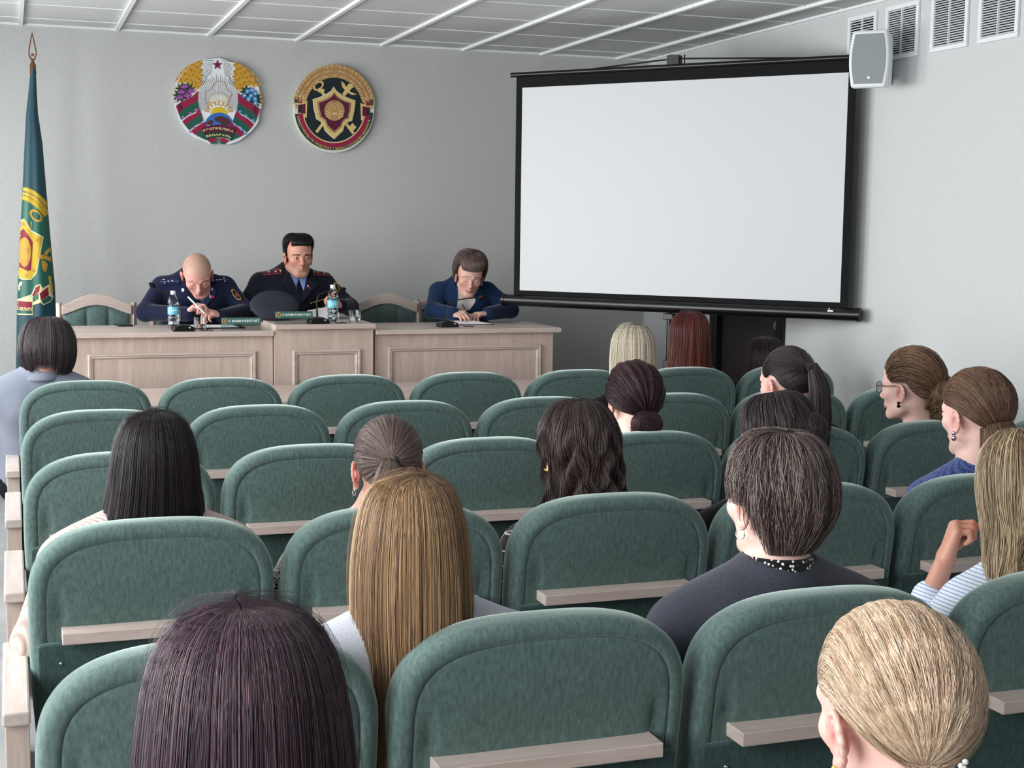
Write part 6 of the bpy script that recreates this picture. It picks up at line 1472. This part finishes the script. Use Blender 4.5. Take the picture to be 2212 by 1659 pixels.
h = Hair(i, [(58, 44, 38), (84, 62, 50), (118, 88, 66), (150, 116, 88)], 13); h.pulled((.0, -.11, -.01), N=2600, r=.0007, rad=(.088, .112, .099), loose_amt=.018, lump=.022, fuzz=6)
for k_ in range(7): h.tail([(.03*math.sin(k_*2.1), -.10-.01*math.cos(k_), .06-.03*k_), (.05*math.sin(k_*1.7+1), -.135, .02-.03*k_), (.06*math.sin(k_*2.9), -.13, -.03-.02*k_)], [.012, .018, .006], N=110, r=.0007, curl=1.5, curlf=2)
h.bun((.0, -.128, -.03), .052, 1100, .0007, sc=(1, .9, 1.1)); h.tail([(0, -.12, -.04), (.0, -.15, -.10), (.0, -.12, -.17)], [.05, .045, .015], N=500, r=.0007, curl=.9); h.finish(); earring(i, -1, 'stud', .011, 'blackm')
# --- second row blonde, front row
i, p = person('person with long straight pale blonde hair and black top in the second row', 2, 1368, 700, yaw=-14, pitch=2, seat=4.9, sw=.175, dz=.32)
make_clothes(i, p, 'top', cloth('black_jacket', (13, 14, 18)), extra=ring_coll)
h = Hair(i, [(70, 62, 56), (182, 172, 152), (208, 198, 172), (226, 218, 198)], 14)
h.loose([(r_[0], r_[1]*1.0, r_[2], r_[3], r_[4], r_[5]) for r_ in LONG[:-1]]+[(-.27, .105, .09, .06, .01, -.02)], N=2600, S_=18, r=.0009, part=(.012, .05), lift=.007, lump=.012, clump=22, endj=.1, rough=.012); h.finish()
i, p = person('person with bright red-brown shoulder-length hair in the front row', 1, 1489, 672, yaw=-6, pitch=2, seat=6, sw=.17, dz=.32, skin='pale', shin=-.25)
make_clothes(i, p, 'sweater', cloth('grey_sweater', (150, 152, 152)), extra=ring_coll)
h = Hair(i, [(50, 23, 25), (78, 35, 33), (104, 50, 40), (120, 62, 50)], 15)
h.loose([(.128, .008, .008, .008, 0, -.012), (.124, .036, .045, .045, 0, -.012), (.109, .066, .078, .068, 0, -.012), (.078, .088, .102, .086, 0, -.012), (.03, .100, .114, .094, 0, -.012), (-.05, .102, .110, .085, 0, -.012), (-.12, .108, .104, .072, 0, -.012), (-.19, .122, .10, .06, 0, -.012)], N=2600, S_=16, r=.0009, part=(-.005, .05), lift=.007, lump=.014, clump=20, endj=.08, rough=.012); h.finish()
i, p = person('person with very dark straight hair in the front row near the door', 1, 1652, 727, yaw=4, pitch=4, seat=6.9, sw=.165, dz=.31, shin=-.25)
make_clothes(i, p, 'top', cloth('black_blouse', (13, 13, 17)), extra=ring_coll)
h = Hair(i, [(26, 17, 21), (34, 22, 27), (34, 22, 27), (48, 34, 40)], 16); h.loose([(r_[0], r_[1]*1.10, r_[2], r_[3], r_[4], r_[5]) for r_ in LONG], N=2000, S_=16, r=.0009, part=(0, .05), lift=.007, lump=.01, clump=22, endj=.08); h.finish()
i, p = person('person with a dark bob and light grey blazer, left end of front row', 1, 102, 687, yaw=-10, pitch=10, seat=.7, sh_px=88, sw=.185, dz=.290, girth=.012, elL=(-.20, 6.42, .66), elR=(.33, 6.5, .64))
bz = cloth('grey_blue_wool', (122, 128, 142), noise=.08, nscale=400)
make_clothes(i, p, 'blazer', bz, extra=lambda v, J, nb, nr: v.cap(nb-J['uz']*.02, nb+J['uz']*.002, nr+.026, nr+.016, .010), g=.018)
collar_ring(i, p, 'blazer_collar', bz, r0=.070, h=.036, open_a=.7, flare=.010, drop=-.005)
h = Hair(i, [(36, 30, 32), (50, 42, 45), (46, 38, 42), (84, 74, 78)], 17)
h.loose([(.130, .008, .008, .008, 0, -.012), (.126, .042, .05, .045, 0, -.012), (.111, .080, .088, .074, 0, -.012), (.078, .104, .114, .09, 0, -.012), (.03, .119, .128, .10, 0, -.014), (-.02, .121, .126, .09, 0, -.016), (-.07, .112, .110, .08, 0, -.014), (-.12, .086, .080, .06, 0, -.010)], N=3200, S_=16, r=.0008, part=(.02, .05), lift=.006, lump=.010, clump=24, endj=.08, hem=lambda a: -.115+.03*(a > 2.6)); h.finish()
# ============================================================ the three at the desks
def star_decal(cx, cy, R): return star_poly(cx, cy, R)
M['navy_cloth'] = cloth('navy_uniform', (22, 28, 52), noise=.06); M['dark_cloth'] = cloth('dark_uniform', (20, 22, 32), noise=.06); M['blue_cloth'] = cloth('petrol_blue_jacket', (22, 44, 76), noise=.06)
K['shirtblue'] = cloth('pale_blue_shirt', (116, 134, 186)); K['shirtteal'] = cloth('slate_shirt', (44, 62, 92)); K['tie'] = cloth('black_tie', (12, 14, 24)); K['navy_c'] = cloth('navy_epaulette', (22, 30, 58)); K['maroon'] = cloth('maroon_epaulette', (62, 28, 44)); K['lapel_navy'] = cloth('navy_lapel', (27, 35, 64), noise=.06); K['lapel_dark'] = cloth('dark_lapel', (24, 27, 38), noise=.06)
K['lapel_blue'] = cloth('petrol_lapel', (24, 50, 86), noise=.06); K['blouse'] = cloth('ivory_blouse', (206, 202, 194), noise=.03); K['silver'] = M['steel']; K['lblue'] = flatm('pale_blue_braid', (96, 120, 170))
def deskperson(label, C, yaw, pitch, roll, sh, pelvis, **kw):
    p = dict(head=C, hyaw=yaw, hpitch=pitch, hroll=roll, sh=sh, tyaw=PI, pelvis=pelvis, floor=PLAT, ncone=.014, hres=.0034, handres=.0036, face=True, shin=-.05)
    p.update(kw); i = make_person('person', label, p); i['p'] = p; return i, p
class Dec:
    """cut pieces laid on a garment, polygons traced in photo pixels"""
    def __init__(s, i, x0, y0, sc, Y): s.i, s.tf, s.Y = i, wpx(x0, y0, sc, Y), Y
    def __call__(s, name, key, polys, off, th=0, h=.012):
        P = [[s.tf(a, b) for a, b in q] for q in polys]
        o = decal(P, key, s.i['bvh'], off, s.i['root'], s.i['base'], name, h=h, start=s.Y-.6, th=th)
        if o: o.data.transform(Matrix.Translation((0, 0, 0)))
        return o
# ------------------------------------------------------------ officer with shaved head, reading
C1 = np.array(atY(426, 594, 8.13)); 
i, p = deskperson('officer with shaved head in navy uniform bending over papers, pen in hand', C1, PI-.02, D(34), D(4), (.985, 8.225, C1[2]-.062), (.985, 8.30, .83), fem=0, wide=1.04, slope=.0, sw=.175, girth=.012, down=True, skin='pink', scalp=(176, 146, 128), scalp_amt=.75,
    elR=(.70, 8.10, 1.115), wrR=(.905, 7.91, 1.115), elL=(1.265, 8.10, 1.115), wrL=(1.105, 7.90, 1.105), lips=(176, 96, 96),
    handR=dict(d=(.45, -.35, .42), n=(.35, -.2, -.8), side=1, curl=(.75, .8, .85, .9), thumb=.9), handL=dict(d=(-.75, -.25, .20), n=(-.2, .2, -.9), side=-1, curl=(.75, .8, .85, .9), thumb=.8))
make_clothes(i, p, 'tunic', M['navy_cloth'], g=.018, cut=-.012, extra=lambda v, J, nb, nr: (v.cap(J['shL']-J['uz']*.012, J['shR']-J['uz']*.012, .060, .060, .025), v.cap(nb-J['uz']*.02, nb+J['uz']*.01, nr+.028, nr+.014, .012)))
stubble(i, [(190, 154, 134), (196, 160, 140)], 4000, lambda x, y, z: z > .045+.45*max(0, y-.03)*0 and z > .03+max(0, (y-.055))*1.8 or (z > -.03 and y < -.02), ln=.0030, r=.0003, name='hair')
brows(i, [(150, 118, 98), (160, 126, 104)], N=60)
collar_ring(i, p, 'shirt_collar', K['shirtteal'], r0=.061, h=.034, open_a=.35, drop=.0, flare=.006)
d_ = Dec(i, 340, 530, 8.733, 8.10)
d_('shirt', 'shirtteal', [[(660, 880), (900, 900), (850, 1180), (800, 1230), (700, 1000)]], .002)
d_('tie', 'tie', [[(695, 900), (810, 930), (812, 1240), (770, 1240), (720, 1040)]], .004)
d_('lapel', 'lapel_navy', [[(520, 640), (405, 880), (395, 960), (560, 1080), (780, 1240), (790, 1180), (690, 960), (640, 860), (560, 720)]], .004, .002)
d_('lapel', 'lapel_navy', [[(1010, 640), (1120, 840), (1090, 960), (850, 1240), (840, 1180), (890, 1000), (900, 900), (960, 760)]], .004, .002)
d_('epaulette', 'navy_c', [[(60, 660), (430, 640), (440, 740), (90, 760)]], .004, .002) if 'navy_c' in K else None
d_('braid', 'lblue', [[(68, 688), (430, 676), (430, 684), (70, 697)], [(1020, 660), (1370, 652), (1370, 660), (1020, 668)]], .006, .001)
d_('star_pip', 'wht', [star_poly(x, y, 16) for x, y in ((140, 655), (152, 718), (226, 684), (296, 678), (1145, 660), (1215, 655), (1290, 628), (1300, 685))], .007, .0015)
d_('lapel_badge', 'wht', [[(460, 820), (505, 812), (512, 850), (495, 880), (462, 872)], [(1030, 805), (1052, 805), (1058, 848), (1040, 850)]], .008, .0015)
d_('flag_pin', 'crim', [[(1000, 935), (1078, 965), (1066, 1005), (995, 985)]], .008, .0015); d_('flag_pin', 'wht', [[(985, 980), (1000, 930), (1010, 938), (998, 990)]], .009, .0015)
d_('sleeve_patch', 'gold', [[(1405, 850), (1450, 830), (1500, 880), (1565, 960), (1575, 1030), (1500, 1020), (1440, 950)]], .004, .001); d_('sleeve_patch', 'tie', [[(1418, 858), (1450, 845), (1495, 890), (1550, 965), (1560, 1015), (1500, 1005), (1448, 945)]], .0055, .001); d_('sleeve_patch', 'crim', [[(1470, 910), (1500, 905), (1530, 960), (1520, 985), (1480, 950)]], .0065, .001)
# pen held in the officer's right hand, wristwatch
pen = B(); pa, pb_ = np.array([.905, 7.83, 1.215]), np.array([1.00, 7.80, 1.115]); pen.tube([pa, pa*.2+pb_*.8, pb_], [.005, .005, .001], 10)
e = empty('pen', tuple(pb_), 'white pen in the hand of the shaved-headed officer', 'pen'); pen.obj('barrel', M['white'], e, pb_, smooth=True)
wa = B(); J = i['J']; ax_ = (J['wrL']-J['elL']); ax_ /= np.linalg.norm(ax_); u_ = np.cross(ax_, (0, 0, 1.)); u_ /= np.linalg.norm(u_); v_ = np.cross(u_, ax_); cw = J['wrL']-ax_*.004
wa.tube([cw+.031*(math.cos(a)*u_+math.sin(a)*v_) for a in np.linspace(0, 2*PI, 20)], .005, 6, caps=False); wa.obj('watch_band', M['gold'], i['root'], i['base'], smooth=True)
# ------------------------------------------------------------ dark-haired officer looking at the room
C2 = np.array(atY(645, 553, 8.17))
i, p = deskperson('dark-haired officer in dark uniform with maroon epaulettes looking into the room', C2, PI+.02, D(6), D(0), (1.555, 8.255, C2[2]-.150), (1.53, 8.32, .83), fem=0, wide=.95, slope=.0, sw=.185, girth=.015, skin='tan', stubble=True, gaze=(-.12, 1, -.02), lips=(160, 96, 90),
    elR=(1.235, 8.20, 1.09), wrR=(1.40, 7.97, 1.14), elL=(1.875, 8.14, 1.135), wrL=(1.775, 7.93, 1.155), handR=dict(d=(.8, -.3, .05), n=(0, -.1, -1), side=1, curl=(.5, .55, .6, .6), thumb=.5),
    handL=dict(d=(-.45, -.45, .30), n=(-.6, .2, -.5), side=-1, curl=(.95, 1.0, 1.05, 1.1), thumb=.9))
make_clothes(i, p, 'tunic', M['dark_cloth'], g=.020, cut=-.005, neck=.008, extra=lambda v, J, nb, nr: (v.cap(J['shL']-J['uz']*.012, J['shR']-J['uz']*.012, .060, .060, .025), v.cap(nb-J['uz']*.03, nb-J['uz']*.005, nr+.030, nr+.014, .012)))
h = Hair(i, [(8, 8, 10), (14, 13, 15), (18, 16, 18), (26, 24, 26)], 21)
h.fit = 1.0; h.loose([(.124, .008, .008, .008, 0, -.012), (.1215, .04, .05, .055, 0, -.010), (.110, .064, .080, .080, 0, -.010), (.080, .0785, .098, .088, 0, -.012), (.03, .0765, .098, .08, 0, -.014), (-.03, .0755, .096, .07, 0, -.014), (-.07, .068, .08, .06, 0, -.014)], N=4200, S_=12, r=.0005, part=(0, .03), lift=.004, lump=.004, clump=20, face=(60, 82), hairline=.092, hem=lambda a: np.where(a < 1.9, -.002, -.065), endj=.04)
fringe(h, (-.062, .055), .106, .066, .078, .083, 900, .0005, sweep=.004); h.layered(1500, r=.0005, length=.3, t0=(.05, .6)); h.finish()
brows(i, [(20, 16, 16), (26, 20, 20)], z=.0175, N=150, th=.006, arch_=.0015)
collar_ring(i, p, 'shirt_collar', K['shirtblue'], r0=.061, h=.036, open_a=.30, drop=-.004, flare=.008)
d_ = Dec(i, 560, 490, 7.213, 8.13)
d_('shirt', 'shirtblue', [[(455, 640), (800, 640), (780, 760), (690, 1010), (640, 1090), (585, 930), (470, 690)]], .002)
d_('shirt_collar', 'shirtblue', [[(470, 665), (500, 690), (632, 820), (585, 925)], [(785, 690), (760, 720), (638, 820), (690, 1000)]], .006, .002)
d_('tie', 'tie', [[(635, 822), (590, 920), (612, 940), (600, 1020), (645, 1110), (690, 1030), (664, 940), (684, 915)]], .005, .002)
d_('lapel', 'lapel_dark', [[(462, 640), (370, 870), (465, 900), (420, 940), (660, 1200), (650, 1110), (600, 1010), (560, 900), (500, 760)]], .005, .002)
d_('lapel', 'lapel_dark', [[(795, 640), (930, 890), (840, 910), (880, 950), (670, 1200), (650, 1110), (690, 1010), (740, 860), (775, 740)]], .005, .002)
d_('epaulette', 'maroon', [[(60, 690), (370, 652), (396, 735), (100, 770)], [(862, 700), (1188, 688), (1176, 776), (866, 762)]], .006, .002)
d_('epaulette_braid', 'crim', [[(75, 700), (365, 664), (368, 671), (78, 709)], [(95, 752), (388, 724), (390, 731), (99, 760)], [(870, 712), (1180, 700), (1179, 707), (870, 720)], [(872, 745), (1172, 760), (1171, 768), (872, 754)]], .0085, .0008)
d_('star_pip', 'cream', [star_poly(x, y, 17) for x, y in ((185, 710), (285, 705), (358, 690), (885, 712), (960, 712), (1062, 730))], .009, .0015)
d_('flag_pin', 'crim', [[(765, 905), (805, 960), (790, 975), (750, 925)]], .009, .0015); d_('flag_pin', 'wht', [[(745, 925), (765, 900), (770, 912), (752, 935)]], .0105, .0015)
d_('ribbon_bar', 'cream', [[(790+k*41, 1183-k*10.5), (822+k*41, 1175-k*10.5), (824+k*41, 1186-k*10.5), (792+k*41, 1194-k*10.5)] for k in range(0, 6)], .007, .001)
d_('button', 'gold', [[(936+15*math.cos(k*PI/5), 1267+14*math.sin(k*PI/5)) for k in range(10)]], .007, .003)
d_('sleeve_patch', 'gold', [[(1190, 880), (1240, 870), (1265, 940), (1265, 1000), (1215, 1010), (1195, 950)]], .004, .001); d_('sleeve_patch', 'tie', [[(1202, 892), (1234, 884), (1252, 942), (1252, 990), (1222, 996), (1206, 948)]], .0055, .001)
e = empty('paper_sheet', (1.68, 7.84, 1.10), 'white sheet of paper in the hand of the dark-haired officer', 'papers')
ps = B().obox((1.66, 7.88, 1.115), (1, .1, .16), (.1, .95, .30), (-.13, -.28, .95), .17, .18, .001); ps.obj('sheet', M['paper'], e, (1.68, 7.84, 1.10))
# ------------------------------------------------------------ woman in petrol blue jacket, writing
C3 = np.array(atY(1014, 595, 8.14))
i, p = deskperson('woman with short brown hair in a petrol blue jacket and ivory top, writing', C3, PI-.20, D(20), D(-5), (2.60, 8.235, C3[2]-.085), (2.60, 8.31, .83), fem=1, slope=.006, sw=.155, girth=.008, down=True, skin='fair', lips=(160, 96, 92),
    elR=(2.37, 8.10, 1.115), wrR=(2.44, 7.92, 1.105), elL=(2.86, 8.10, 1.115), wrL=(2.665, 7.93, 1.105),
    handR=dict(d=(.35, -.75, .0), n=(.4, -.1, -.8), side=1, curl=(.8, .85, .9, .95), thumb=.9), handL=dict(d=(-.85, -.2, -.05), n=(-.05, -.05, -1), side=-1, curl=(.25, .6, .7, .7), thumb=.4))
make_clothes(i, p, 'jacket', M['blue_cloth'], g=.012, cut=-.008, extra=lambda v, J, nb, nr: (v.cap(J['shL']-J['uz']*.012, J['shR']-J['uz']*.012, .049, .049, .025),))
h = Hair(i, [(62, 50, 52), (98, 82, 80), (110, 92, 88), (138, 118, 110)], 22)
h.loose([(.146, .008, .008, .008, 0, -.012), (.141, .045, .055, .055, 0, -.010), (.122, .082, .094, .086, 0, -.010), (.080, .098, .112, .098, 0, -.012), (.03, .104, .114, .094, 0, -.014), (-.02, .098, .108, .085, 0, -.018), (-.06, .080, .09, .06, 0, -.02)], N=4500, S_=12, r=.0005, part=(-.012, .03), lift=.006, lump=.010, clump=18, face=(60, 84), hairline=.080, hem=lambda a: np.where(a < 1.75, -.03, -.055), endj=.06)
fringe(h, (-.078, .074), .122, .062, .080, .094, 1500, .0005, sweep=-.016, bulge=.012); h.layered(3000, r=.0005, length=.3, t0=(.05, .6), lift=.012); h.finish()
brows(i, [(70, 50, 46), (80, 60, 54)], z=.024, N=80, th=.003); earring(i, -1, 'stud', .009, 'chrome')
d_ = Dec(i, 900, 520, 8.295, 8.12)
d_('blouse', 'blouse', [[(740, 850), (1060, 850), (1050, 1090), (960, 1240), (705, 1290), (725, 1060)]], .003)
d_('lapel', 'lapel_blue', [[(715, 700), (545, 905), (575, 955), (495, 1010), (690, 1290), (735, 1000), (755, 870)]], .005, .003)
d_('lapel', 'lapel_blue', [[(1080, 740), (1040, 860), (1055, 1090), (1110, 1090), (1130, 1050), (1220, 940), (1170, 820)]], .005, .003)

pen = B(); pa, pb_ = np.array([2.475, 7.86, 1.165]), np.array([2.515, 7.80, 1.078]); pen.tube([pa, pa*.2+pb_*.8, pb_], [.0042, .0042, .001], 10)
e = empty('pen', tuple(pb_), 'dark pen in the writing hand of the woman in the blue jacket', 'pen'); pen.obj('barrel', M['black'], e, pb_, smooth=True)
for o in list(bpy.data.objects):
    if o.get('__') : pass
